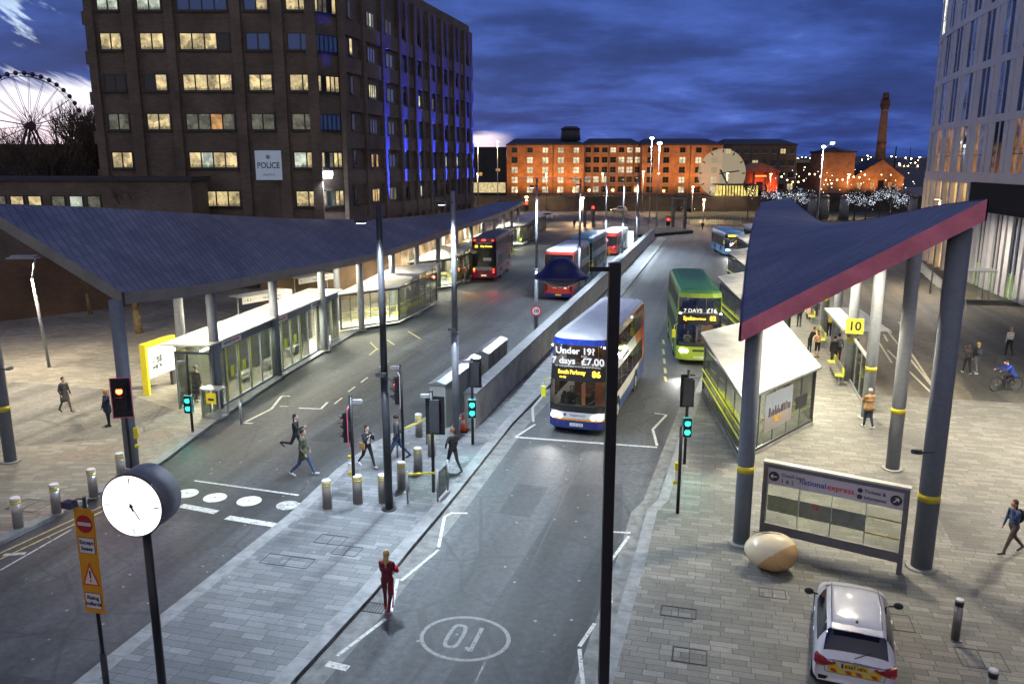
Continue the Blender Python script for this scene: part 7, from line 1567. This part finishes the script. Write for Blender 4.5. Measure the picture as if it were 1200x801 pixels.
C_blk = cloth('black', (.016,.016,.02)); C_char = cloth('charcoal', (.05,.05,.06)); C_mar = cloth('maroon', (.13,.010,.022)); C_red = cloth('red', (.60,.02,.04)); C_olv = cloth('olive', (.055,.058,.035)); C_jean = cloth('denim', (.04,.07,.16)); C_nav = cloth('navy', (.015,.022,.055)); C_tan = cloth('tan', (.30,.17,.075)); C_pink = cloth('pink', (.55,.33,.26)); C_wht = cloth('white', (.60,.57,.56)); C_blu = cloth('royal_blue', (.02,.055,.34)); C_gry = cloth('grey', (.13,.13,.14)); C_brn = cloth('brown', (.09,.065,.06)); C_dblu = cloth('slate_blue', (.05,.09,.20)); C_yel = cloth('yellow', (.6,.45,.06)); S_wht = mat('shoe_white', (.65,.65,.65), .5); S_blk = mat('shoe_black', (.02,.02,.02), .5)
w1, *_ = person('woman in maroon and red tracksuit with a long blonde ponytail', 455, 716, 172, C_mar, C_mar, mat('shoe_red', (.45,.05,.06), .5), 'blonde', .45, 'walk2', 'front', 1.68, z0=0.0, build=.95)
q = MB(); q.tube([(-.235,-.02,1.26),(-.245,-.10,1.12)], .046, 10); q.ell((-.24,-.09,1.12),.05,.05,.06,10,8); q.build('sleeve', C_red, w1); q = MB(); q.tube([(-.165,.02,.80),(-.155,.03,.45),(-.14,.05,.16)], .018, 8); q.build('trouser_stripe', C_red, w1)
person('man in olive parka and jeans with white trainers striding across the left road', 357, 557, 88, C_olv, C_jean, S_wht, 'dark', 0, 'walk', 'pocket', 1.82, z0=0, coat=.16, build=1.12)
person('woman in black with long dark hair running across the left road behind the parka', 348, 532, 84, C_blk, C_blk, S_blk, 'dark', .3, 'run', 'run', 1.68, z0=0, skin=SK2)
person('woman in black jacket over white shirt raising both hands to her face on the island', 431, 547, 48, C_blk, C_blk, S_wht, 'dark', .2, 'walk', 'phone', 1.66, undershirt=C_wht, bag=('shoulder', C_tan), skin=SK2)
person('man in dark jacket and blue jeans with a cap, striding left between the bollards', 466, 538, -88, C_char, C_jean, S_blk, 'dark', 0, 'walk', 'pocket', 1.80, hat='black', bag=('backpack', C_gry), build=1.08)
person('person in black jacket and leggings walking beside the glass guard', 531, 553, -140, C_blk, C_blk, S_blk, 'red', 0, 'walk', 'hip', 1.72, ph=.9)
person('person in dark knee length coat and pale headband strolling on the left plaza', 78, 483, 62, C_char, C_brn, S_blk, 'dark', 0, 'walk', 'pocket', 1.66, coat=.28, bag=('backpack', C_blk), ph=.8, skin=SK2)
person('blonde person in navy coat by the red traffic signal, hand raised', 128, 499, -35, C_nav, C_blk, S_blk, 'blonde', .25, 'stand', 'head', 1.66, coat=.2)
person('person in long black coat and brimmed hat walking away near the advert board', 232, 470, 160, C_blk, C_blk, S_blk, 'dark', 0, 'walk2', 'down', 1.75, coat=.46, hat='brim', bag=('carrier', C_wht), build=1.08)
person('grey haired man in tan jacket and navy trousers seen from behind at the screen', 1016, 501, 188, C_tan, C_nav, S_wht, 'grey', 0, 'walk2', 'front', 1.74, build=1.15, coat=.06)
person('brown haired person in dark jacket walking on the left of the pair on the plaza', 1132, 438, 176, C_char, C_blk, S_wht, 'brown', .1, 'walk', 'head', 1.64, ph=.7)
person('blonde person in black with a blue grey backpack, right of the pair on the plaza', 1143, 438, 184, C_blk, C_gry, S_wht, 'blonde', .05, 'walk', 'down', 1.74, ph=-.7, bag=('backpack', cloth('pack_blue', (.05,.07,.11))))
person('blonde woman in white jacket and black trousers seen from behind near the cyclist', 1181, 417, 186, C_wht, C_blk, S_blk, 'blonde', .1, 'walk2', 'down', 1.72)
person('woman in blue top and grey leggings with black backpack and raised hand', 1184, 648, -82, C_dblu, C_brn, S_blk, 'brown', .4, 'walk', 'head', 1.70, bag=('backpack', C_blk), lean=6)
person('person in olive jacket and dark trousers standing alone at the far stands', 936, 383, 182, C_olv, C_blk, S_blk, 'dark', 0, 'stand', 'pocket', 1.78)
person('person in long pale pink coat in the waiting group', 947, 374, 150, C_pink, C_blk, S_blk, 'blonde', .15, 'stand', 'front', 1.68, coat=.36, build=1.1)
person('person in dark jacket right beside the pink coat', 953, 370, 200, C_nav, C_blk, S_blk, 'dark', 0, 'stand', 'down', 1.74)
person('person in black sitting at the far end of the stands', 963, 362, -60, C_blk, C_gry, S_blk, 'dark', 0, 'sit', 'lap', 1.7)
person('person in dark navy jacket queuing behind the yellow bag', 965, 387, 205, C_nav, C_blk, S_blk, 'dark', 0, 'stand', 'down', 1.72)
person('person with yellow bag on the back, edge of the stand 10 canopy', 971, 394, 170, C_gry, C_blk, S_blk, 'dark', 0, 'stand', 'down', 1.62, bag=('backpack', C_yel))
person('person in black jacket bending forward beside the pale orange top', 948, 414, 40, C_blk, C_blk, S_wht, 'brown', 0, 'stand', 'front', 1.70, lean=22)
person('young woman in pale orange top, shorts and bare legs, back turned', 957, 419, 190, cloth('peach', (.58,.33,.20)), C_blk, S_blk, 'red', .35, 'stand', 'front', 1.66, bareleg=True)
person('tall person in black with white shoes and an orange carrier bag, at the steel seats', 976, 430, 175, C_blk, C_blk, S_wht, 'dark', 0, 'stand', 'down', 1.80, bag=('carrier', cloth('orange', (.6,.25,.03))))
person('person in grey jacket beside the tall person in black', 981, 426, 150, C_gry, C_blk, S_wht, 'dark', 0, 'stand', 'pocket', 1.76)
person('person in dark clothes leaning on the seat behind the glass screen', 1001, 424, -70, C_char, C_blk, S_blk, 'dark', 0, 'stand', 'lap', 1.68)
person('person in dark jacket boarding queue at the double decker, left one', 541, 318, 60, C_blk, C_blk, S_blk, 'dark', 0, 'stand', 'down', 1.76, voxel=.03)
person('person in dark red jacket waiting next to the double decker tail', 545, 331, 120, cloth('wine', (.10,.02,.03)), C_gry, S_blk, 'dark', 0, 'stand', 'pocket', 1.72, voxel=.03)
person('distant figure in black standing on the roadway beyond the parked buses', 673, 268, 170, C_blk, C_blk, S_blk, 'dark', 0, 'stand', 'down', 1.78, z0=0, voxel=.035)
person('distant figure in black beside the far railings near the blue bus', 823, 271, 150, C_blk, C_blk, S_blk, 'dark', 0, 'walk', 'down', 1.80, voxel=.035)
person('distant figure in dark clothes by the far roadside, left one of two', 653, 247, 150, C_blk, C_blk, S_blk, 'dark', 0, 'stand', 'down', 1.75, z0=0, voxel=.04)
person('distant figure in dark clothes by the far roadside, right one of two', 658, 247, 190, C_blk, C_blk, S_blk, 'dark', 0, 'stand', 'down', 1.75, z0=0, voxel=.04)
# bus drivers
for bb, dx, lb, cc in ((b2, -.55, 'driver in white shirt behind the windscreen of the green bus', C_wht), (b1, -.55, 'driver in dark clothes behind the windscreen of the blue and white bus', C_char)):
    p_, *_ = person(lb, 0, 0, 0, cc, C_blk, S_blk, 'dark', 0, 'sit', 'wheel', 1.70, pos=(0,0), z0=0, voxel=.025)
    Mw = Matrix.Translation(bb.location) @ Matrix.Rotation(bb.rotation_euler.z, 4, 'Z') @ Vector((dx, 1.42, .47)); p_.location = Mw; p_.rotation_euler.z = bb.rotation_euler.z
# cyclist and bicycle
def bike(x, y, rz):
    r = thing('bicycle', 'black bicycle ridden across the right plaza', 'bicycle', (x, y, PV), rz); rad = .345
    for yy, nm in ((-.53,'wheel'),(.53,'wheel')):
        b = MB()
        n = 28
        for i in range(n):
            a0, a1 = 2*math.pi*i/n, 2*math.pi*(i+1)/n; p = lambda a: (0, yy+rad*math.cos(a), rad+.005+rad*math.sin(a)); b.cyl(p(a0), p(a1), .024, .024, 6, False)
        w_ = b.build(nm, M_rubber, r); b = MB()
        for i in range(14): a = 2*math.pi*i/14; b.cyl((0,yy,rad), (0, yy+rad*math.cos(a), rad+rad*math.sin(a)), .003, .003, 4)
        b.cyl((-.05,yy,rad),(.05,yy,rad),.03,.03,10); b.build('spokes', M_galv, w_)
    b = MB(); bbp = (0,.10,.30); seat = (0,.24,.80); head = (0,-.36,.86); hl = (0,-.40,.74)
    b.tube([seat, bbp, hl, head], .018, 8); b.tube([head, (0,.21,.70)], .016, 8); b.tube([bbp, (.06,.53,.345)], .012, 6); b.tube([(0,.22,.72), (.06,.53,.345)], .011, 6); b.tube([bbp, (-.06,.53,.345)], .012, 6); b.tube([(0,.22,.72), (-.06,.53,.345)], .011, 6); b.tube([hl, (.05,-.53,.345)], .014, 6); b.tube([hl, (-.05,-.53,.345)], .014, 6); b.build('frame', M_black, r)
    b = MB(); b.ell((0,.26,.90),.065,.13,.035,12,8); b.cyl((0,.24,.80),(0,.25,.88),.013,.013,8); b.build('saddle', M_black, r)
    b = MB(); b.tube([(-.30,-.36,1.0),(0,-.40,1.0),(.30,-.36,1.0)], .014, 6); b.cyl((0,-.36,.86),(0,-.39,1.0),.015,.015,8); b.build('handlebar', M_black, r)
    b = MB(); b.cyl((.03,.10,.30),(.045,.10,.30),.09,.09,16); b.tube([(.06,.10,.30),(.07,.02,.17)], .012, 6); b.tube([(-.06,.10,.30),(-.07,.18,.43)], .012, 6); b.box(.07,.16,-.03,.07,.15,.18); b.box(-.16,-.07,.13,.23,.42,.45); b.build('pedals', M_dark, r); return r
cx0, cy0 = gp(1178,458,PV); bk = bike(cx0, cy0, R(-84))
person('cyclist in royal blue jacket and dark hood riding a bicycle on the right plaza', 0, 0, -84, C_blu, C_blk, S_blk, 'dark', 0, 'cycle', 'bars', 1.74, pos=(cx0+.24*math.sin(R(84))*1.0, cy0+.02), build=1.12, lean=32, hat='black', coat=.10)
# ================================================================== FAR THINGS
# big wheel
def wheel():
    Y = 443; r = thing('observation_wheel', 'large observation wheel with closed gondolas against the bright sunset sky', 'big wheel', (-254.5, Y, 0), R(50)); hz = 31.5; rad = 26.5
    m = mat('wheel_mauve', (.07,.02,.04), .6, var=.1); b = MB(); n = 84
    for off in (-.9,.9):
        for i in range(n):
            a0, a1 = 2*math.pi*i/n, 2*math.pi*(i+1)/n
            for rr_ in (rad, rad-1.6): b.cyl((rr_*math.cos(a0),off,hz+rr_*math.sin(a0)), (rr_*math.cos(a1),off,hz+rr_*math.sin(a1)), .16, .16, 5, False)
    for i in range(n): a0 = 2*math.pi*i/n; b.cyl((rad*math.cos(a0),-.9,hz+rad*math.sin(a0)), ((rad-1.6)*math.cos(a0),.9,hz+(rad-1.6)*math.sin(a0)), .08, .08, 4, False)
    b.build('rim', m, r); b = MB()
    for i in range(21):
        a = 2*math.pi*i/21
        for off in (-1.6,1.6): b.cyl((1.2*math.cos(a),off,hz+1.2*math.sin(a)), ((rad-1.6)*math.cos(a),off*.5,hz+(rad-1.6)*math.sin(a)), .14, .10, 4, False)
    b.build('spokes', m, r); b = MB(); b.cyl((0,-2.6,hz),(0,2.6,hz),1.9,1.9,16); b.build('hub', m, r); b = MB()
    for sx in (-1,1):
        for sy in (-1,1): b.cyl((sx*11,sy*5.5,0),(sx*.5,sy*2.2,hz),.75,.55,8)
    b.build('support_legs', m, r)
    for i in range(42):
        a = 2*math.pi*(i+.5)/42; x_, z_ = (rad+.9)*math.cos(a), hz+(rad+.9)*math.sin(a)-.9
        if z_ < 12: continue
        g_ = MB(); g_.ell((x_,0,z_),1.25,1.0,1.25,10,8); g_.build('gondola', mat('gondola_dark', (.05,.03,.06), .3, var=.1), r)
wheel()
# made-up disc near the dock standing in for a clock reflection in window glass
x, z_ = at_y(846, 203, 250); r = thing('clock_reflection', 'large pale made-up disc for a clock reflection before the dock warehouse', 'clock', (x, 250, 0), 0); Rk = 7.2; zc = z_+.0
b = MB(); b.cyl((0,0,zc),(0,.25,zc),Rk,Rk,64)
gm = bpy.data.materials.new('dial_reflection'); gm.use_nodes = True; t = gm.node_tree; t.nodes.clear(); tr = N(t,'ShaderNodeBsdfTransparent'); em = N(t,'ShaderNodeEmission'); em.inputs[0].default_value = (.66,.55,.36,1); em.inputs[1].default_value = .62; mx = N(t,'ShaderNodeMixShader'); mx.inputs[0].default_value = .40; o_ = N(t,'ShaderNodeOutputMaterial'); t.links.new(tr.outputs[0],mx.inputs[1]); t.links.new(em.outputs[0],mx.inputs[2]); t.links.new(mx.outputs[0],o_.inputs[0])
b.build('dial', gm, r)
for k in range(60):
    M = Matrix.Translation((0,-.06,zc)) @ Matrix.Rotation(R(k*6),4,'Y'); b = MB(); big = k % 5 == 0; b.box(-.16 if big else -.04,.16 if big else .04,-.05,0,Rk*(.84 if big else .92),Rk*.97,M)
    if big or k % 1 == 0: (b.build('hour_mark', mat('mark_brown', (.06,.04,.03), .7), r) if big else None)
b = MB(); M = Matrix.Translation((0,-.12,zc)) @ Matrix.Rotation(R(82),4,'Y'); b.box(-.18,.18,-.05,0,-.9,5.2,M); b.build('hand', M_dark, r); b = MB(); M = Matrix.Translation((0,-.2,zc)) @ Matrix.Rotation(R(150),4,'Y'); b.box(-.26,.26,-.05,0,-1.2,4.0,M); b.build('hand', M_dark, r)
b = MB(); b.box(-.3,.3,.26,.6,0,zc); b.build('support', M_dark, r)
# railings, planter and screens at the far end
def railing(p0, p1, n, h, label, m=None, pl=PV):
    p0, p1 = Vector(gp(*p0, pl)), Vector(gp(*p1, pl)); d = p1-p0; r = thing('railing', label, 'railing', (*p0, pl), math.atan2(d.y,d.x)); L_ = d.length; m = m or M_galv
    b = MB(); b.box(0,L_,-.03,.03,h-.06,h); b.box(0,L_,-.02,.02,.12,.16); b.build('rail', m, r); b = MB()
    for k in range(n+1): b.box(L_*k/n-.03,L_*k/n+.03,-.03,.03,0,h-.06)
    b.build('posts', m, r); b = MB(); k = 0
    while k < L_: b.box(k-.01,k+.01,-.01,.01,.16,h-.06); k += .22 if L_ < 60 else .6
    b.build('bars', m, r)
railing((680,262),(760,266),9,1.3,'pale railing crossing the far end of the island'); railing((765,266),(868,262),10,1.3,'pale railing on the far pavement behind the blue bus')
railing((1050,292),(1130,368),14,1.1,'white ramp railing in front of the hotel glazing', M_white)
b = MB(); P = [gp(700,272),gp(735,270),gp(790,268),gp(812,273),gp(770,277),(gp(720,280))]; b.prism(P, 0, .45); tag(b.build('planter', mat('hedge_dark', (.05,.055,.05), 1.0, var=.4, scale=1)), 'low dark curved planter bed at the far end of the island', 'planter')
for px, py, w_, h_, lb in ((632+40,0,0,0,''),(795,268,2.6,5.2,'tall dark twin post in front of the far railings'),(690,266,2.0,2.8,'dark ticket shelter back at the far end of the island')):
    if w_: x, y = gp(px,py,PV); r = thing('gate_post', lb, 'post', (x,y,PV)); b = MB(); b.box(-w_/2,-w_/2+.5,-.3,.3,0,h_); b.box(w_/2-.5,w_/2,-.3,.3,0,h_); b.build('pier', M_concd, r); b = MB(); b.box(-w_/2-.1,w_/2+.1,-.35,.35,h_+.002,h_+.2); b.build('cap', M_concd, r)
# granite gate piers by the dock entrance
for k, px in enumerate((951,965,988,1068)):
    x, y = gp(px, 257); r = thing('gate_pier', ['pale stone gate pier, leftmost of the dock entrance','pale stone gate pier, second of the dock entrance','pale stone gate pier, third of the dock entrance','pale stone gate pier nearest the hotel'][k], 'gate pier', (x, y, 0), 0, 'stone piers of the dock entrance')
    b = MB(); b.cyl((0,0,0),(0,0,4.6),1.0,.85,10); b.build('shaft', M_kerb, r); b = MB(); b.cyl((0,0,4.6),(0,0,5.1),1.05,.5,10); b.build('cap', M_kerb, r)
# lamps along the far road and quay
def far_lamp(px, py, zt, Y, label, m=M_lampW, en=900, col=(1,.62,.28), dbl=False, hd=.35, fx=True):
    x, _ = at_y(px, py, Y); _, zt = at_y(px, py, Y); r = thing('street_lamp', label, 'street lamp', (x, Y, 0), 0, 'lamps of the far road and dockside')
    b = MB(); b.cyl((0,0,0),(0,0,zt-.1),.11,.07,8); b.build('pole', M_galv, r); b = MB(); b.ell((0,-.1,zt),hd,hd,hd*.6,10,6); b.build('lamp', m, r)
    if dbl: b = MB(); b.ell((1.2,-.1,zt+.5),hd,hd,hd*.6,10,6); b.build('lamp', m, r); b = MB(); b.tube([(0,0,zt-.1),(1.2,0,zt+.4)], .05, 5); b.build('arm', M_galv, r)
    if en: spot('far_lamp', (x, Y-.2, zt-.5), en, col, R(155), .8, (x, Y-2, 0), .3)
far_lamp(965,172,0,118,'tall bright white street lamp with twin heads beyond the right canopy', M_lamp, 2500, (.85,.92,1), True, .30)
far_lamp(773,168,0,150,'tall bright lamp before the right end of the warehouses, lower of two', M_lamp, 2500, (1,.9,.8), hd=.45); far_lamp(764,162,0,158,'tall bright lamp before the warehouses, higher of two', M_lamp, 2500, (1,.9,.8), hd=.4)
for k, (px, py, Y, lb) in enumerate(((617,231,150,'warm globe street lamp at the end of the left canopy'),(683,232,165,'orange street lamp between the masts on the far road'),(825,234,170,'white globe street lamp on the dock road left of the canopy peak'),(754,201,196,'small warm lamp on the quay, left of the clock reflection'),(812,219,196,'small warm lamp on the quay under the clock reflection'),(560,167,180,'tall road lamp left of the warehouse, cross armed'),(583,166,190,'tall road lamp touching the left warehouse edge'))):
    far_lamp(px, py, 0, Y, lb, M_lampW, 3200 if k < 3 else 900, hd=.32)
for k, (px, py) in enumerate(((640,249),(705,247),(770,250),(850,248),(560,250),(900,252),(990,256))):
    x, y = gp(px, py); spot('road_lamp', (x, y, 9), 3400, (1,.62,.34), R(150), .8, (x, y, 0), .3)
    r = thing('street_lamp', ['dark road lamp above the white car on the far road','dark road lamp between the masts and the dock wall','dark road lamp at the middle of the far road','dark road lamp beyond the blue bus','dark road lamp left of the canopy end','dark road lamp behind the canopy peak','dark road lamp beside the stone piers'][k], 'street lamp', (x, y, 0), 0, 'road lamps on the far road'); b = MB(); b.cyl((0,0,0),(0,0,9.2),.1,.06,8); b.build('pole', M_dark, r); b = MB(); b.box(-.2,.2,-.6,.1,9.15,9.3); b.build('lamp', M_lampW, r)
# far traffic signals showing red
for px, py, Y, lb in ((617,238,148,'far traffic signal showing red before the dock wall, left'),(695,243,150,'far traffic signal showing red near the masts'),(783,257,146,'low far traffic signal showing red by the railings')):
    x, zt = at_y(px, py, Y); r = thing('traffic_signal', lb, 'traffic signal', (x, Y, 0), 0, 'distant traffic signals'); b = MB(); b.cyl((0,0,0),(0,0,max(.6,zt+.4)),.09,.09,8); b.build('pole', M_black, r); b = MB(); b.box(-.35,.35,-.3,.0,zt-1.1,zt+.5); h_ = b.build('signal_head', M_black, r); b = MB(); b.cyl((0,-.31,zt),(0,-.36,zt),.24,.24,10); b.build('lens', M_redE, h_)
# ---- trees
def branch(b, p, d, ln, r0, depth, rr, sp=.55):
    q = p+d*ln; b.cyl(p, q, r0, r0*.74, 5 if depth > 2 else 3, False)
    if depth == 0: return
    for k in range(rr.choice((2,3,3))):
        nd = (d+Vector((rr.uniform(-1,1), rr.uniform(-1,1), rr.uniform(-.25,.7)))*sp).normalized(); branch(b, p.lerp(q, rr.uniform(.6,1)), nd, ln*rr.uniform(.66,.9), r0*.70, depth-1, rr, sp)
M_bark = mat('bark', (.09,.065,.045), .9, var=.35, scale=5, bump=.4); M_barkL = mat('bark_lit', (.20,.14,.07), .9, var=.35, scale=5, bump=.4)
def bare_tree(x, y, h, label, seed, group='bare trees left of the police block', depth=7):
    rr = random.Random(seed); r = thing('bare_tree', label, 'tree', (x, y, 0), 0, group); b = MB(); b.cyl((0,0,0),(0,0,h*.3),h*.017,h*.013,8); b.build('trunk', M_bark, r); b = MB()
    for k in range(4): branch(b, Vector((0,0,h*.28)), Vector((rr.uniform(-.6,.6), rr.uniform(-.6,.6), 1)).normalized(), h*.19, h*.009, depth, rr)
    b.build('crown', M_bark, r)
for k, (px, Y, h, lb) in enumerate(((78,100,21,'tall bare tree right of the big wheel'),(100,96,19,'bare tree between the wheel and the police block'),(120,104,18,'bare tree touching the left edge of the police block'),(150,70.5,11.5,'bare tree in front of the low lit windows of the police block'),(40,92,17,'low bare tree in front of the foot of the big wheel'))):
    x, _ = at_y(px, 170, Y); bare_tree(x, Y, h, lb, 11+k, depth=6)
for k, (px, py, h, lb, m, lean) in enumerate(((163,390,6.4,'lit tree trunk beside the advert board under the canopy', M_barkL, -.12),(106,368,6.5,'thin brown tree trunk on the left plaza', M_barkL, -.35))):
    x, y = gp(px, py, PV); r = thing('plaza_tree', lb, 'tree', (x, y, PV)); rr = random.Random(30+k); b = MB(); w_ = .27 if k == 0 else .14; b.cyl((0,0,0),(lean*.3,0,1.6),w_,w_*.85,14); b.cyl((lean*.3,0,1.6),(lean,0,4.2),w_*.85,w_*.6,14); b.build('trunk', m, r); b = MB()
    for j in range(4): branch(b, Vector((lean,0,4.0)), Vector((rr.uniform(-.7,.7), rr.uniform(-.7,.7), 1)).normalized(), 1.0, .07, 4, rr)
    b.build('crown', m, r)
M_led = mat('led_white', (1,1,1), .3, var=0, emit=(.75,.86,1), es=2.2); M_ledw = mat('led_warm', (1,1,1), .3, var=0, emit=(1,.85,.35), es=4)
tp = [(903,226,0),(918,228,0),(934,226,0),(947,230,0),(1003,230,0),(1016,232,0),(1033,226,0),(1046,224,0),(1058,232,0),(878,222,1)]
for k, (px, py, warm) in enumerate(tp):
    Y = 165+3*(k % 4); x, zc = at_y(px, py, Y); rr = random.Random(60+k); nm = ['first','second','third','fourth','fifth','sixth','seventh','eighth','ninth'][k] if k < 9 else ''
    r = thing('lit_tree', ('tree wound with white lights by the dock gates, %s from the left' % nm) if not warm else 'tree with warm yellow lights beside the glazed pavilion', 'tree', (x, Y, 0), 0, 'trees wound with lights'); b = MB(); b.cyl((0,0,0),(0,0,zc-1.2),.16,.12,6); b.build('trunk', M_bark, r); b = MB(); nodes = []
    for j in range(5): branch(b, Vector((0,0,zc-1.5)), Vector((rr.uniform(-.8,.8), rr.uniform(-.5,.5), .9)).normalized(), 1.1, .06, 4, rr)
    b.build('crown', M_bark, r); l_ = MB()
    for j in range(110 if not warm else 60):
        a = rr.uniform(0, 6.28); q = rr.uniform(0,1)**.5*1.7; p = Vector((q*math.cos(a)*1.05, q*math.sin(a), zc-.5+rr.gauss(0,.65))); s_ = rr.uniform(.015,.038); l_.box(p.x-s_,p.x+s_,p.y-s_,p.y+s_,p.z-s_,p.z+s_)
    tag(l_.build('fairy_lights', M_ledw if warm else M_led, r), kind='stuff')
# glazed pavilion glowing yellow, string of warm globes, parked cars at the quay
x0, z0_ = at_y(846, 232, 215); x1, _ = at_y(888, 232, 215); r = thing('glazed_pavilion', 'low glazed pavilion glowing yellow under the clock reflection', 'pavilion', ((x0+x1)/2, 215, 0)); w_ = x1-x0
b = MB(); b.box(-w_/2,w_/2,0,8,0,6.0); b.build('wall', litwin('pavilion_glow', (1,.78,.22), .8, .45, .03), r); b = MB(); b.box(-w_/2-.5,w_/2+.5,-.5,8.5,6.0,6.3); b.build('roof', M_dark, r); b = MB()
for k in range(13): xx = -w_/2+w_*k/12; b.box(xx-.12,xx+.12,-.2,-.005,0,6.0)
b.build('mullions', M_dark, r)
g_ = thing('string_lights', 'string of warm globe lights hanging before the pump house', 'lights', (X(936,230), 230, 0)); rr = random.Random(8)
for k in range(16):
    px = 916+k*6.5; x, zz = at_y(px, 207+4*math.sin(k*.8)+(k % 5)*1.2, 228); b = MB(); b.ell((x-g_.location.x, -2, zz), .22,.22,.22, 8, 6); b.build('globe', M_lampW, g_)
b = MB(); pts = [(at_y(916+k*6.5, 206+4*math.sin(k*.8)+(k % 5)*1.2, 228)[0]-g_.location.x, -2, at_y(916+k*6.5, 206+4*math.sin(k*.8)+(k % 5)*1.2, 228)[1]) for k in range(16)]; b.tube(pts, .03, 4); b.build('cable', M_dark, g_)
b = MB(); b.box(X(985,236)-6,X(985,236)+16,236,236.4,0,3.2); tag(b.build('hoarding', mat('hoarding_dark', (.03,.02,.03), .9, var=.3)), 'dark hoarding in front of the pump house', 'hoarding')
b = MB(); rr = random.Random(12)
for k in range(60):
    px, py = rr.uniform(905,1072), rr.uniform(196,236); Y = rr.uniform(180,330); x, zz = at_y(px, py, Y)
    if zz < .3: continue
    s_ = Y*.0003*rr.uniform(.6,1.5); b.use(rr.choice([M_lampW, M_lampW, M_led])); b.box(x-s_,x+s_,Y-s_,Y+s_,zz-s_,zz+s_)
tag(b.build('quay_lights', None), 'scattered small lamps of the dockside quarter', 'lights', kind='stuff')
# industrial chimneys on the skyline
for px, lb in ((1050,'thin dark chimney on the skyline right of the brick stack, nearer one'),(1067,'thin dark mast on the skyline nearest the hotel')):
    x, zt = at_y(px, 176, 1700); r = thing('skyline_chimney', lb, 'chimney', (x, 1700, 0), 0, 'thin stacks on the skyline'); b = MB(); b.cyl((0,0,0),(0,0,zt+8),1.6 if px < 1060 else .8,1.2 if px < 1060 else .5,8); b.build('stack', M_dkB, r)
